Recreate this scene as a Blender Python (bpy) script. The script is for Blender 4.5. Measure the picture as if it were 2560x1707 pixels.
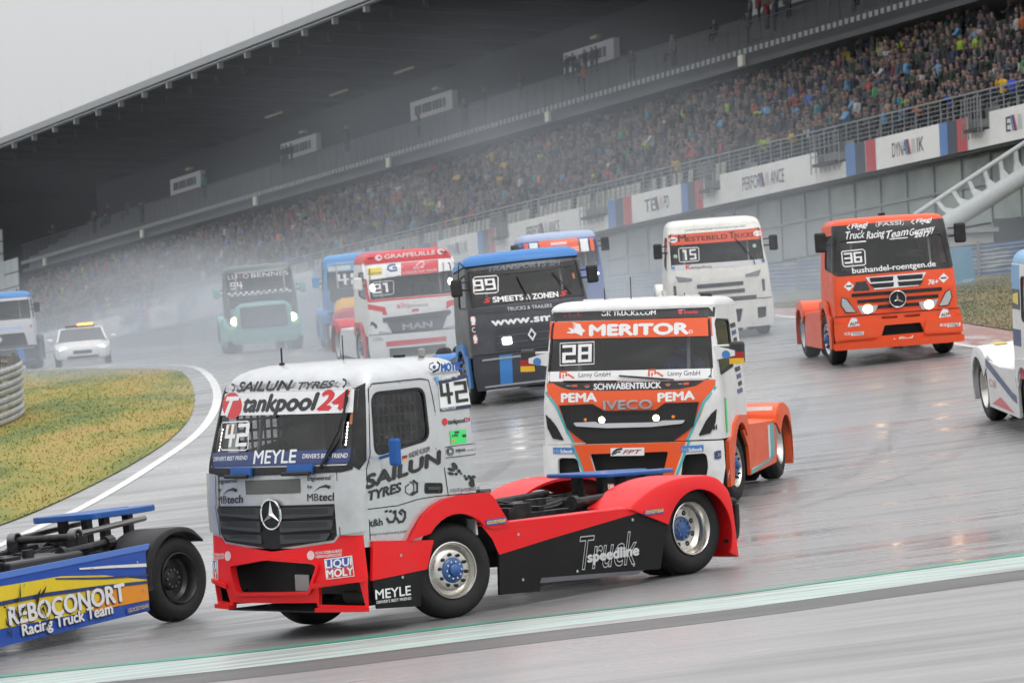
import bpy, bmesh, math, random
import numpy as np
from mathutils import Vector, Matrix
from mathutils.geometry import tessellate_polygon
random.seed(7)
for o in list(bpy.data.objects): bpy.data.objects.remove(o)
sc = bpy.context.scene
COL = sc.collection
R_ = math.radians

# ---------------------------------------------------------------- camera
cam_d = bpy.data.cameras.new('camera'); cam = bpy.data.objects.new('camera', cam_d); COL.objects.link(cam); sc.camera = cam
PITCH, ROLL = math.atan((616-853.5)/10000), R_(2.5)
_f = Vector((0, math.cos(PITCH), math.sin(PITCH))); _u0 = Vector((0, -math.sin(PITCH), math.cos(PITCH))); _r0 = Vector((1, 0, 0))
_r = _r0*math.cos(ROLL)-_u0*math.sin(ROLL); _u = _r0*math.sin(ROLL)+_u0*math.cos(ROLL)
cam.matrix_world = Matrix.Translation((0, 0, 4.0)) @ Matrix((_r, _u, -_f)).transposed().to_4x4()
cam_d.sensor_width = 36; cam_d.lens = 36*10000/2560
cam_d.clip_start = 1; cam_d.clip_end = 6000
cam_d.dof.use_dof = True; cam_d.dof.focus_distance = 43.5; cam_d.dof.aperture_fstop = 6.3

# ---------------------------------------------------------------- sky, sun, exposure
SUN_EL, SUN_AZ = R_(55), R_(150)
w = bpy.data.worlds.new('World'); sc.world = w; w.use_nodes = True
nt = w.node_tree; bg = nt.nodes['Background']
sky = nt.nodes.new('ShaderNodeTexSky'); sky.sky_type = 'NISHITA'; sky.sun_disc = False
sky.sun_elevation = SUN_EL; sky.sun_rotation = SUN_AZ; sky.dust_density = 4; sky.ozone_density = 1
hs = nt.nodes.new('ShaderNodeHueSaturation'); hs.inputs['Saturation'].default_value = .12
mx = nt.nodes.new('ShaderNodeMix'); mx.data_type = 'RGBA'; mx.inputs[0].default_value = .88      # the closed cloud deck
nt.links.new(sky.outputs[0], hs.inputs['Color']); nt.links.new(hs.outputs[0], mx.inputs[6]); 
# overcast luminance: (1 + 2 sin elevation) / 3 of the zenith, the CIE overcast sky
tcw = nt.nodes.new('ShaderNodeTexCoord'); sx_ = nt.nodes.new('ShaderNodeSeparateXYZ'); nt.links.new(tcw.outputs['Generated'], sx_.inputs[0])
mrw = nt.nodes.new('ShaderNodeMapRange'); mrw.inputs[1].default_value = 0; mrw.inputs[2].default_value = 1; mrw.inputs[3].default_value = 1/3; mrw.inputs[4].default_value = 1; nt.links.new(sx_.outputs[2], mrw.inputs[0])
vmw = nt.nodes.new('ShaderNodeVectorMath'); vmw.operation = 'SCALE'; vmw.inputs[0].default_value = (17.6, 17.8, 18.1); nt.links.new(mrw.outputs[0], vmw.inputs['Scale']); nt.links.new(vmw.outputs[0], mx.inputs[7])
nt.links.new(mx.outputs[2], bg.inputs[0]); bg.inputs[1].default_value = .1
sd = bpy.data.lights.new('sun', 'SUN'); so = bpy.data.objects.new('sun', sd); COL.objects.link(so)
sd.energy = .7; sd.angle = R_(25); sd.color = (1, .97, .93)
so.rotation_euler = (R_(90)-SUN_EL, 0, R_(180)-SUN_AZ)
so.location = (0, 0, 60)
sc.view_settings.view_transform = 'Standard'; sc.view_settings.look = 'None'; sc.view_settings.gamma = 1; sc.view_settings.use_curve_mapping = False
sc.view_settings.exposure = 0.14
sc.cycles.max_bounces = 5; sc.cycles.diffuse_bounces = 2; sc.cycles.glossy_bounces = 3; sc.cycles.transparent_max_bounces = 10; sc.cycles.volume_bounces = 0; sc.cycles.use_adaptive_sampling = True; sc.cycles.adaptive_threshold = .04; sc.cycles.use_denoising = True
sc.cycles.sample_clamp_indirect = 4; sc.cycles.caustics_reflective = False; sc.cycles.caustics_refractive = False
sc.cycles.volume_step_rate = 2.5; sc.cycles.volume_max_steps = 16

# ---------------------------------------------------------------- helpers
MATS = {}
def nodes_of(name):
    m = bpy.data.materials.new(name); m.use_nodes = True; t = m.node_tree; b = t.nodes['Principled BSDF']; MATS[name] = m
    return m, t, b
def N(t, kind, **kw):
    n = t.nodes.new('ShaderNode'+kind)
    for k, v in kw.items():
        if k in n.inputs: n.inputs[k].default_value = v
        else: setattr(n, k, v)
    return n
def L(t, a, b): t.links.new(a, b)
def mat(name, col=(.5, .5, .5), rough=.5, metal=0., coat=0., grime=0., bump=0., scale=8., spec=.5, emit=None):
    if name in MATS: return MATS[name]
    m, t, b = nodes_of(name)
    b.inputs['Base Color'].default_value = (*col, 1); b.inputs['Roughness'].default_value = rough; b.inputs['Metallic'].default_value = metal
    b.inputs['Coat Weight'].default_value = coat; b.inputs['Coat Roughness'].default_value = .08; b.inputs['Specular IOR Level'].default_value = spec
    if emit: b.inputs['Emission Color'].default_value = (*emit[:3], 1); b.inputs['Emission Strength'].default_value = emit[3]
    if grime or bump:
        tc = N(t, 'TexCoord'); no = N(t, 'TexNoise', Scale=scale, Detail=6., Roughness=.65); L(t, tc.outputs['Object'], no.inputs['Vector'])
        if grime:
            rp = N(t, 'ValToRGB'); rp.color_ramp.elements[0].position = .45; rp.color_ramp.elements[1].position = .8
            rp.color_ramp.elements[1].color = (grime, grime, grime, 1); rp.color_ramp.elements[0].color = (0, 0, 0, 1)
            mi = N(t, 'Mix', data_type='RGBA'); mi.inputs[6].default_value = (*col, 1); mi.inputs[7].default_value = (.17, .16, .15, 1)
            L(t, no.outputs[0], rp.inputs[0]); L(t, rp.outputs[0], mi.inputs[0]); L(t, mi.outputs[2], b.inputs['Base Color'])
            ma = N(t, 'MapRange'); ma.inputs[3].default_value = max(.05, rough-.1); ma.inputs[4].default_value = rough+.25
            L(t, no.outputs[0], ma.inputs[0]); L(t, ma.outputs[0], b.inputs['Roughness'])
        if bump:
            bp = N(t, 'Bump', Strength=bump, Distance=.02); L(t, no.outputs[0], bp.inputs['Height']); L(t, bp.outputs[0], b.inputs['Normal'])
    return m
def paint(name, col, rough=.28, grime=.35): return mat(name, col, rough+.06, 0, .15, grime*.8, 0, 5., .35)
class MB:
    """collects boxes, tubes, lathes; build() links them as ONE mesh object"""
    def __init__(s): s.v = []; s.f = []
    def add(s, vs, fs):
        n = len(s.v); s.v += [tuple(v) for v in vs]; s.f += [tuple(i+n for i in f) for f in fs]; return s
    def box(s, x0, x1, y0, y1, z0, z1, M=None):
        vs = [Vector((x, y, z)) for x in (x0, x1) for y in (y0, y1) for z in (z0, z1)]
        if M is not None: vs = [M @ v for v in vs]
        return s.add(vs, [(0, 1, 3, 2), (4, 6, 7, 5), (0, 4, 5, 1), (2, 3, 7, 6), (0, 2, 6, 4), (1, 5, 7, 3)])
    def hexa(s, p): return s.add(p, [(0, 1, 2, 3), (7, 6, 5, 4), (0, 4, 5, 1), (1, 5, 6, 2), (2, 6, 7, 3), (3, 7, 4, 0)])
    def tube(s, pts, r, n=8, closed=False):
        pts = [Vector(p) for p in pts]; rs = r if isinstance(r, (list, tuple)) else [r]*len(pts); vs = []; fs = []; m = len(pts)
        for i, p in enumerate(pts):
            a = pts[i-1] if (i or closed) else p; b = pts[(i+1) % m] if (i < m-1 or closed) else p
            d = (b-a).normalized(); q = d.cross(Vector((0, 0, 1)) if abs(d.z) < .9 else Vector((1, 0, 0))).normalized(); k = d.cross(q)
            vs += [p+(q*math.cos(t)+k*math.sin(t))*rs[i] for t in [2*math.pi*j/n for j in range(n)]]
        for i in range(m if closed else m-1):
            for j in range(n):
                i2 = (i+1) % m; fs.append((i*n+j, i*n+(j+1) % n, i2*n+(j+1) % n, i2*n+j))
        if not closed: fs += [tuple(range(n-1, -1, -1)), tuple(range((m-1)*n, m*n))]
        return s.add(vs, fs)
    def lathe(s, prof, n=32, M=None, cap=False):
        """profile (y, r) turned about the y axis"""
        vs = []; fs = []; m = len(prof)
        for j in range(n):
            t = 2*math.pi*j/n
            vs += [Vector((r*math.cos(t), y, r*math.sin(t))) for y, r in prof]
        for j in range(n):
            j2 = (j+1) % n
            for i in range(m-1): fs.append((j*m+i, j*m+i+1, j2*m+i+1, j2*m+i))
        if cap: fs += [tuple(j*m for j in range(n)), tuple(j*m+m-1 for j in range(n-1, -1, -1))]
        if M is not None: vs = [M @ v for v in vs]
        return s.add(vs, fs)
    def prism(s, poly, y0, y1, M=None):
        """polygon in (x, z) pushed from y0 to y1"""
        n = len(poly); vs = [Vector((x, y, z)) for y in (y0, y1) for x, z in poly]
        if M is not None: vs = [M @ v for v in vs]
        return s.add(vs, [tuple(range(n)), tuple(range(2*n-1, n-1, -1))]+[(i, i+n, (i+1) % n+n, (i+1) % n) for i in range(n)])
    def build(s, name, m, parent=None, smooth=False, M=None, bevel=0):
        return mesh_obj(name, s.v, s.f, m, parent, smooth, M, bevel)
def mesh_obj(name, vs, fs, m, parent=None, smooth=False, M=None, bevel=0):
    me = bpy.data.meshes.new(name)
    if M is not None: vs = [M @ Vector(v) for v in vs]
    me.from_pydata([tuple(v) for v in vs], [], fs)
    bm = bmesh.new(); bm.from_mesh(me)
    bmesh.ops.recalc_face_normals(bm, faces=bm.faces)
    if bevel:
        bmesh.ops.bevel(bm, geom=[e for e in bm.edges if len(e.link_faces) == 2 and e.calc_face_angle(0) > .5], offset=bevel, segments=2, affect='EDGES', profile=.5)
    bm.to_mesh(me); bm.free()
    if smooth:
        me.polygons.foreach_set('use_smooth', [True]*len(me.polygons))
        try: me.set_sharp_from_angle(angle=R_(38))
        except Exception: pass
    for q in (m if isinstance(m, (list, tuple)) else [m]): me.materials.append(q)
    o = bpy.data.objects.new(name, me); COL.objects.link(o)
    if parent: o.parent = parent
    return o
def tag(o, label=None, cat=None, group=None, kind=None):
    for k, v in (('label', label), ('category', cat), ('group', group), ('kind', kind)):
        if v: o[k] = v
    return o
def empty(name, M, label, cat, group=None):
    o = bpy.data.objects.new(name, None); COL.objects.link(o); o.empty_display_size = .2; o.matrix_world = M; tag(o, label, cat, group); return o
def catmull(pts, n=6, closed=False):
    P = [Vector(p) for p in pts]; out = []; m = len(P); rng = range(m if closed else m-1)
    for i in rng:
        p0 = P[i-1] if (i or closed) else P[0]*2-P[1]; p1 = P[i]; p2 = P[(i+1) % m]; p3 = P[(i+2) % m] if (i+2 < m or closed) else P[-1]*2-P[-2]
        for k in range(n):
            t = k/n; out.append(.5*((2*p1)+(p2-p0)*t+(2*p0-5*p1+4*p2-p3)*t*t+(3*p1-p0-3*p2+p3)*t**3))
    if not closed: out.append(P[-1])
    return out
def rpoly(pts, r=.06, n=4):
    """polygon with rounded corners"""
    P = [Vector((p[0], p[1])) for p in pts]; out = []; m = len(P)
    for i in range(m):
        a, b, c = P[i-1], P[i], P[(i+1) % m]; d1 = (a-b); d2 = (c-b); k = min(r, d1.length*.45, d2.length*.45)
        s = b+d1.normalized()*k; e = b+d2.normalized()*k
        for j in range(n+1):
            t = j/n; out.append((1-t)**2*s+2*t*(1-t)*b+t*t*e)
    return [(p.x, p.y) for p in out]
def grow(poly, k):
    """polygon pushed outwards by k"""
    A = sum(poly[i-1][0]*poly[i][1]-poly[i][0]*poly[i-1][1] for i in range(len(poly))); sg = 1 if A > 0 else -1
    out = []; m = len(poly)
    for i in range(m):
        a, b, c = Vector(poly[i-1]), Vector(poly[i]), Vector(poly[(i+1) % m]); d1 = (b-a); d2 = (c-b)
        d1 = d1.normalized() if d1.length > 1e-6 else d2.normalized(); d2 = d2.normalized() if d2.length > 1e-6 else d1
        nn = Vector((d1.y+d2.y, -d1.x-d2.x)); nn = nn.normalized() if nn.length > 1e-6 else Vector((d1.y, -d1.x))
        out.append(tuple(b+nn*k*sg))
    return out
def flat(loops, grid=.1):
    """tessellate loops (first outer, rest holes), cut along a grid -> (points2d, faces)"""
    bm = bmesh.new(); pts = [Vector((p[0], p[1], 0)) for l in loops for p in l]
    vs = [bm.verts.new(p) for p in pts]
    for tri in tessellate_polygon([[Vector((p[0], p[1], 0)) for p in l] for l in loops]):
        try: bm.faces.new([vs[i] for i in tri])
        except ValueError: pass
    if grid:
        xs = [p.x for p in pts]; ys = [p.y for p in pts]
        gx, gy = grid if isinstance(grid, tuple) else (grid, grid)
        for lo, hi, ax, g in ((min(xs), max(xs), 0, gx), (min(ys), max(ys), 1, gy)):
            k = math.floor(lo/g)+1
            while k*g < hi:
                co = Vector((0, 0, 0)); no = Vector((0, 0, 0)); co[ax] = k*g; no[ax] = 1
                bmesh.ops.bisect_plane(bm, geom=bm.verts[:]+bm.edges[:]+bm.faces[:], plane_co=co, plane_no=no, dist=1e-5); k += 1
    bmesh.ops.remove_doubles(bm, verts=bm.verts, dist=1e-5)
    bm.verts.index_update()
    P = [(v.co.x, v.co.y) for v in bm.verts]; Fc = [tuple(v.index for v in f.verts) for f in bm.faces]
    bd = [(e.verts[0].index, e.verts[1].index) for e in bm.edges if len(e.link_faces) == 1]
    bm.free(); return P, Fc, bd
def sheet(name, loops, fn, m, parent=None, thick=0., off=0., grid=.1, smooth=True, M=None):
    """2-D loops laid on a surface fn(u, v, offset) with an optional thickness behind"""
    P, Fc, bd = flat(loops, grid); vs = [fn(u, v, off) for u, v in P]; fs = list(Fc)
    if thick:
        n = len(P); vs += [fn(u, v, off-thick) for u, v in P]; fs += [tuple(i+n for i in reversed(f)) for f in Fc]+[(a, b, b+n, a+n) for a, b in bd]
    return mesh_obj(name, vs, fs, m, parent, smooth, M)
# lettering ----------------------------------------------------------------
_TX = {}
def text2d(s, bold=0., shear=0., outline=0):
    k = (s, bold, shear, outline)
    if k in _TX: return _TX[k]
    cu = bpy.data.curves.new('t', 'FONT'); cu.body = s; cu.resolution_u = 3; cu.shear = shear; cu.size = 1
    if outline: cu.fill_mode = 'NONE'; cu.bevel_depth = .012; cu.bevel_resolution = 0
    o = bpy.data.objects.new('t', cu); COL.objects.link(o)
    dg = bpy.context.evaluated_depsgraph_get(); me = bpy.data.meshes.new_from_object(o.evaluated_get(dg))
    vs = [(v.co.x, v.co.y) for v in me.vertices]; fs = [tuple(p.vertices) for p in me.polygons]
    bpy.data.objects.remove(o); bpy.data.curves.remove(cu); bpy.data.meshes.remove(me)
    if not vs: vs = [(0, 0), (1, 0), (0, 1)]; fs = [(0, 1, 2)]
    _TX[k] = (vs, fs); return vs, fs
def lay_text(s, p0, p1, h, bold=0., shear=0., outline=0):
    vs, fs = text2d(s, bold, shear, outline); x0 = min(v[0] for v in vs); x1 = max(v[0] for v in vs); cap = .70
    e1 = Vector(p1)-Vector(p0); ln = e1.length; d = e1.normalized()
    e2 = Vector((0, 1)) if abs(d.x) > .6 else Vector((d.y, -d.x))*(-1)
    return [tuple(Vector(p0)+e1*((x-x0)/(x1-x0))+e2*(y/cap*h)) for x, y in vs], fs
_B = .155; _V = .25
_SEG = {'t': (0, 1, 1-_B, 1), 'm': (0, 1, .5-_B/2, .5+_B/2), 'b': (0, 1, 0, _B), 'ul': (0, _V, .5+_B/2, 1-_B), 'ur': (1-_V, 1, .5+_B/2, 1-_B), 'll': (0, _V, _B, .5-_B/2), 'lr': (1-_V, 1, _B, .5-_B/2)}
_DIG = {'0': 't b ul ur ll lr', '2': 't m b ur ll', '3': 't m b ur lr', '5': 't m b ul lr', '6': 't m b ul ll lr', '8': 't m b ul ur ll lr', '9': 't m b ul ur lr'}
def number2d(s):
    rects = []; n = len(s); wd = 1/(n+(n-1)*.16)
    for i, ch in enumerate(s):
        o = i*wd*1.16
        if ch == '4': rr = [(0, _V, .38, 1), (_V, .52, .38, .55), (.52, .52+_V, 0, 1), (.52+_V, 1, .38, .55)]
        elif ch == '1': rr = [(.4, .72, 0, 1), (.12, .4, .8, 1)]
        else: rr = [_SEG[k] for k in _DIG[ch].split()]
        rects += [(o+a*wd, o+b*wd, c, d) for a, b, c, d in rr]
    vs = []; fs = []
    for a, b, c, d in rects:
        k = len(vs); vs += [(a, c), (b, c), (b, d), (a, d)]; fs.append((k, k+1, k+2, k+3))
    return vs, fs
def strip2d(pts, w):
    P = [Vector(p) for p in pts]; closed = (P[0]-P[-1]).length < 1e-4; vs = []; fs = []
    if closed: P = P[:-1]
    m = len(P)
    for i, p in enumerate(P):
        a = P[i-1] if (i or closed) else p; b = P[(i+1) % m] if (i < m-1 or closed) else p
        d = (b-a); d = d.normalized() if d.length > 1e-7 else Vector((1, 0)); nn = Vector((-d.y, d.x))*w/2
        vs += [tuple(p+nn), tuple(p-nn)]
    for i in range(m if closed else m-1):
        j = (i+1) % m; fs.append((2*i, 2*j, 2*j+1, 2*i+1))
    return vs, fs
# ---------------------------------------------------------------- cab shapes
# levels: (height, nose x on the centre line, half width); bow: how far the corners sit back
CABS = {
 '42': dict(lv=[(.75,1.48,1.19),(1.25,1.5,1.205),(1.6,1.485,1.205),(1.72,1.465,1.2),(2.43,1.275,1.14),(2.52,1.235,1.125)], bow=.125, r=.12, xr=-.34),
 '28': dict(lv=[(.88,1.45,1.225),(1.4,1.45,1.22),(1.68,1.41,1.2),(2.52,1.18,1.14),(2.62,1.14,1.13)], bow=.12, r=.13, xr=-.62),
 '36': dict(lv=[(.75,1.38,1.19),(1.3,1.38,1.185),(1.62,1.34,1.17),(2.45,1.14,1.10),(2.6,1.08,1.08)], bow=.13, r=.14, xr=-.6),
 '15': dict(lv=[(.8,1.40,1.22),(1.4,1.38,1.2),(1.62,1.34,1.18),(2.5,1.12,1.10),(2.6,1.06,1.08)], bow=.14, r=.14, xr=-.7),
 '99': dict(lv=[(.8,1.42,1.22),(1.4,1.40,1.21),(1.72,1.36,1.19),(2.5,1.15,1.13),(2.6,1.10,1.12)], bow=.12, r=.13, xr=-.6),
 '21': dict(lv=[(.8,1.42,1.2),(1.4,1.40,1.19),(1.7,1.36,1.17),(2.5,1.14,1.12),(2.62,1.08,1.10)], bow=.13, r=.14, xr=-.7),
}
def _lerp_lv(lv, z):
    if z <= lv[0][0]: return lv[0][1], lv[0][2]
    for (z0, a0, b0), (z1, a1, b1) in zip(lv, lv[1:]):
        if z <= z1:
            t = (z-z0)/(z1-z0); return a0+(a1-a0)*t, b0+(b1-b0)*t
    return lv[-1][1], lv[-1][2]
def front_x(c, y, z):
    xf, w = _lerp_lv(c['lv'], z); r = c['r']; a = abs(y)
    if a <= w-r: return xf-c['bow']*(a/(w-r))**2
    t = min(a-(w-r), r*.999)
    return xf-c['bow']-r+(r*r-t*t)**.5
def side_y(c, x, z):
    xf, w = _lerp_lv(c['lv'], z); xc = xf-c['bow']-c['r']
    if x <= xc: return w
    t = min(x-xc, c['r']*.999)
    return w-c['r']+(c['r']**2-t*t)**.5
for _k, _e in (('42', .045), ('28', .04), ('36', .09), ('15', .05), ('99', .06), ('21', .05)):
    _c = CABS[_k]
    CABS[_k+'b'] = dict(lv=[(.1, _c['lv'][0][1]+_e-.03, _c['lv'][0][2]+.045), (.45, _c['lv'][0][1]+_e+.01, _c['lv'][0][2]+.05), (.9, _c['lv'][0][1]+_e, _c['lv'][0][2]+.045)], bow=_c['bow']+.03, r=_c['r']+.06, xr=.4)
# ---------------------------------------------------------------- terrain: a smooth surface through surveyed heights
CTRL = np.array([[-0.73, 42.1, 0.18], [-2.46, 43.6, -0.02], [1.91, 44.7, 0.2], [3.04, 54.9, 0.45], [3.9, 58.6, 0.41], [6.25, 77.6, 1.49], [8.52, 77.8, 1.58], [6.05, 81.2, 1.44], [6.03, 94.3, 1.72], [-0.75, 78.6, 0.97], [-9.17, 125.0, 1.0], [-15.2, 135.0, 0.6], [-14.49, 122.0, 0.81], [-4.09, 47.0, -0.29], [7.34, 63.3, 0.9], [17.64, 150.0, 2.09], [11.23, 155.0, 1.67], [7.85, 150.0, 1.35], [-0.46, 165.0, 0.99], [-10.72, 185.0, 0.14], [-19.57, 190.0, 0.03], [-12.04, 96.0, 0.38], [-5, 25, -0.19], [0, 25, 0.21], [6, 25, 0.69], [-4, 33, -0.06], [5, 33, 0.66], [21.34, 175.0, 2.9], [5.15, 211.58, 0.36], [-15.08, 257.3, -2.09], [-39.35, 312.17, -4.66], [-68.73, 353.85, -7.71]])
def _tps(r2): return np.where(r2 > 1e-9, .5*r2*np.log(np.maximum(r2, 1e-9)), 0.)
def _solve():
    P = CTRL[:, :2]/50; n = len(P); K = _tps(((P[:, None]-P[None])**2).sum(-1))+np.eye(n)*.02
    A = np.zeros((n+3, n+3)); A[:n, :n] = K; A[:n, n] = 1; A[:n, n+1:] = P; A[n, :n] = 1; A[n+1:, :n] = P.T
    return np.linalg.solve(A, np.r_[CTRL[:, 2], 0, 0, 0])
_W = _solve()
def terrain(x, y):
    x = np.asarray(x, float); y = np.asarray(y, float); P = CTRL[:, :2]/50
    cx = np.clip(x, -70, 70)/50; cy = np.clip(y, 22, 330)/50
    r2 = (cx[..., None]-P[:, 0])**2+(cy[..., None]-P[:, 1])**2
    return (_tps(r2)*_W[:-3]).sum(-1)+_W[-3]+_W[-2]*cx+_W[-1]*cy
def tz(x, y): return float(terrain(x, y))
# ---------------------------------------------------------------- ground
def drape(name, loops, m, off, grid=1.0, parent=None):
    P, Fc, bd = flat(loops, grid); A = np.array(P); Z = terrain(A[:, 0], A[:, 1])+off
    return mesh_obj(name, [(A[i, 0], A[i, 1], Z[i]) for i in range(len(A))], Fc, m, parent, True)
def asphalt(name, base, wet0, wet1, con=1.):
    m, t, b = nodes_of(name); tc = N(t, 'TexCoord')
    mp = N(t, 'Mapping'); mp.inputs['Rotation'].default_value = (0, 0, R_(3)); mp.inputs['Scale'].default_value = (.10, 1.6, 1); L(t, tc.outputs['Object'], mp.inputs[0])
    st = N(t, 'TexNoise', Scale=1.1, Detail=7., Roughness=.62); L(t, mp.outputs[0], st.inputs['Vector'])          # streaks along the driving line
    bl = N(t, 'TexNoise', Scale=.13, Detail=4.); L(t, tc.outputs['Object'], bl.inputs['Vector'])                 # large damp patches
    fi = N(t, 'TexNoise', Scale=90., Detail=3., Roughness=.8); L(t, tc.outputs['Object'], fi.inputs['Vector'])    # stones
    ad = N(t, 'Math', operation='ADD'); L(t, st.outputs[0], ad.inputs[0]); L(t, bl.outputs[0], ad.inputs[1])
    mr = N(t, 'MapRange'); mr.inputs[1].default_value = .82; mr.inputs[2].default_value = 1.18; L(t, ad.outputs[0], mr.inputs[0])
    cr = N(t, 'Mix', data_type='RGBA'); cr.inputs[6].default_value = (*[c*(1-.2*con) for c in base], 1); cr.inputs[7].default_value = (*[min(1, c*(1+.25*con)) for c in base], 1); L(t, mr.outputs[0], cr.inputs[0])
    c2 = N(t, 'Mix', data_type='RGBA', blend_type='MULTIPLY'); c2.inputs[0].default_value = .5; L(t, cr.outputs[2], c2.inputs[6]); L(t, fi.outputs[0], c2.inputs[7])
    L(t, c2.outputs[2], b.inputs['Base Color'])
    rr = N(t, 'MapRange'); rr.inputs[3].default_value = wet1; rr.inputs[4].default_value = wet0; L(t, mr.outputs[0], rr.inputs[0]); L(t, rr.outputs[0], b.inputs['Coat Roughness']); b.inputs['Roughness'].default_value = .6; b.inputs['Coat Weight'].default_value = 1; b.inputs['Coat IOR'].default_value = 1.4     # film of water
    b.inputs['Specular IOR Level'].default_value = .5
    bp = N(t, 'Bump', Strength=.3, Distance=.012); L(t, fi.outputs[0], bp.inputs['Height']); L(t, bp.outputs[0], b.inputs['Normal'])
    return m
M_ASPH = asphalt('wet asphalt', (.285, .283, .284), .13, .55, 1.5)
M_APRON = asphalt('run-off asphalt', (.32, .315, .315), .25, .5, 1.6); M_STRIP = asphalt('dark asphalt strip', (.12, .117, .115), .4, .6); M_STRIP.node_tree.nodes['Principled BSDF'].inputs['Coat Weight'].default_value = .45
def terrain_sheet():
    xs = np.r_[-600, -400, -200, np.arange(-120, -30, 6.), np.arange(-30, 30, .8), np.arange(30, 121, 6.), 200, 400, 600]
    ys = np.r_[np.arange(8, 20, 4.), np.arange(20, 130, .8), np.arange(130, 340, 5.), 400, 600, 900]
    X, Y = np.meshgrid(xs, ys); Z = terrain(X, Y); nx, ny = len(xs), len(ys)
    me = bpy.data.meshes.new('track'); vs = np.stack([X, Y, Z], -1).reshape(-1, 3)
    fs = [(j*nx+i, j*nx+i+1, (j+1)*nx+i+1, (j+1)*nx+i) for j in range(ny-1) for i in range(nx-1)]
    me.from_pydata(vs.tolist(), [], fs); me.polygons.foreach_set('use_smooth', [True]*len(fs)); me.materials.append(M_ASPH)
    o = bpy.data.objects.new('track', me); COL.objects.link(o); tag(o, 'wet grey asphalt race track running to the grandstand', None, None, 'structure')
terrain_sheet()
def line_pts(pts, n=5): return [(p.x, p.y) for p in catmull([(x, y, 0) for x, y in pts], n)]
def ribbon(name, pts, w, m, off):
    P = [Vector(p) for p in line_pts(pts)]; vs = []; fs = []
    ws = w if isinstance(w, list) else [w]*len(P)
    for i, p in enumerate(P):
        d = (P[min(i+1, len(P)-1)]-P[max(i-1, 0)]).normalized(); nn = Vector((-d.y, d.x)); wi = ws[min(i, len(ws)-1)]
        for k in (-.5, -.17, .17, .5):
            q = p+nn*wi*k; vs.append((q.x, q.y, tz(q.x, q.y)+off))
    for i in range(len(P)-1):
        for k in range(3): fs.append((i*4+k, i*4+k+1, i*4+5+k, i*4+4+k))
    return tag(mesh_obj(name, vs, fs, m, None, True), None, None, None, 'structure')
def worn(name, col, col2, th, scale=(.35, 3., 1)):
    m, t, b = nodes_of(name); tc = N(t, 'TexCoord'); mp = N(t, 'Mapping'); mp.inputs['Scale'].default_value = scale; L(t, tc.outputs['Object'], mp.inputs[0])
    no = N(t, 'TexNoise', Scale=1.6, Detail=8., Roughness=.7); L(t, mp.outputs[0], no.inputs['Vector'])
    rp = N(t, 'ValToRGB'); rp.color_ramp.elements[0].position = th; rp.color_ramp.elements[1].position = th+.1; rp.color_ramp.elements[0].color = (*col2, 1); rp.color_ramp.elements[1].color = (*col, 1)
    L(t, no.outputs[0], rp.inputs[0]); L(t, rp.outputs[0], b.inputs['Base Color']); b.inputs['Roughness'].default_value = .35
    return m
M_LINE = worn('line paint', (.74, .74, .72), (.5, .5, .49), .36)
M_MINT = worn('pale mint paint', (.48, .62, .58), (.34, .33, .32), .44, (.16, 4., 1))
M_GREEN = worn('green paint', (.05, .34, .22), (.12, .2, .17), .38, (.16, 4., 1))
# near side: painted run-off border and apron
gl = [(-16, 42.6), (-9, 42.0), (-5.5, 41.55), (-2.7, 40.75), (-.1, 40.75), (2, 40.75), (3.5, 41.1), (5.2, 41.4), (9, 41.6), (18, 42)]
tag(drape('apron', [[(x, y-1.75) for x, y in gl]+[(30, 40), (40, 9), (-40, 9), (-30, 42)]], M_APRON, .004), 'dark wet asphalt apron in the foreground', None, None, 'structure')
o = ribbon('asphalt_strip', [(x, y-2.35) for x, y in gl], 1.15, M_STRIP, .007); o['label'] = 'dark strip of asphalt below the painted border'
o = ribbon('painted_border', [(x, y-.95) for x, y in gl], 1.75, M_MINT, .009); o['label'] = 'pale mint painted border band across the foreground'
o = ribbon('painted_edge_line', gl, .26, M_GREEN, .014); o['label'] = 'thin green line along the painted border'
o = ribbon('thin_edge_line', [(x, y+.16) for x, y in gl], .05, M_LINE, .010); o['label'] = 'hairline of white paint beside the green line'
# rubber lines and an old seam on the track
M_RUBL, t, b = nodes_of('rubber line'); out_ = [n for n in t.nodes if n.type == 'OUTPUT_MATERIAL'][0]; b.inputs['Base Color'].default_value = (.10, .098, .096, 1); b.inputs['Roughness'].default_value = .3
tc = N(t, 'TexCoord'); mp = N(t, 'Mapping'); mp.inputs['Scale'].default_value = (1.2, .35, 1); L(t, tc.outputs['Object'], mp.inputs[0]); no = N(t, 'TexNoise', Scale=1.4, Detail=6.); L(t, mp.outputs[0], no.inputs['Vector'])
mr = N(t, 'MapRange'); mr.inputs[1].default_value = .4; mr.inputs[2].default_value = .72; mr.inputs[4].default_value = .16; L(t, no.outputs[0], mr.inputs[0]); tr = N(t, 'BsdfTransparent'); ms = N(t, 'MixShader'); L(t, mr.outputs[0], ms.inputs[0]); L(t, tr.outputs[0], ms.inputs[1]); L(t, b.outputs[0], ms.inputs[2]); L(t, ms.outputs[0], out_.inputs[0])
rl0 = [(3.5, 130), (6.0, 104), (6.3, 88), (5.2, 72), (3.4, 60), (1.2, 51.5), (-2.5, 46), (-7, 43.6), (-14, 42.9)]
for k, (dx, dy, w_) in enumerate(((0, 0, .34), (2.0, 1.2, .3), (-2.6, .9, .36), (3.4, 2.6, .25), (-4.6, 3.2, .3))):
    o = ribbon('tyre_line', [(x+dx, y+dy*(1 if y < 60 else 0)) for x, y in rl0], w_, M_RUBL, .005+k*.0012); o['label'] = 'faint dark tyre line on the wet track'
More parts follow.
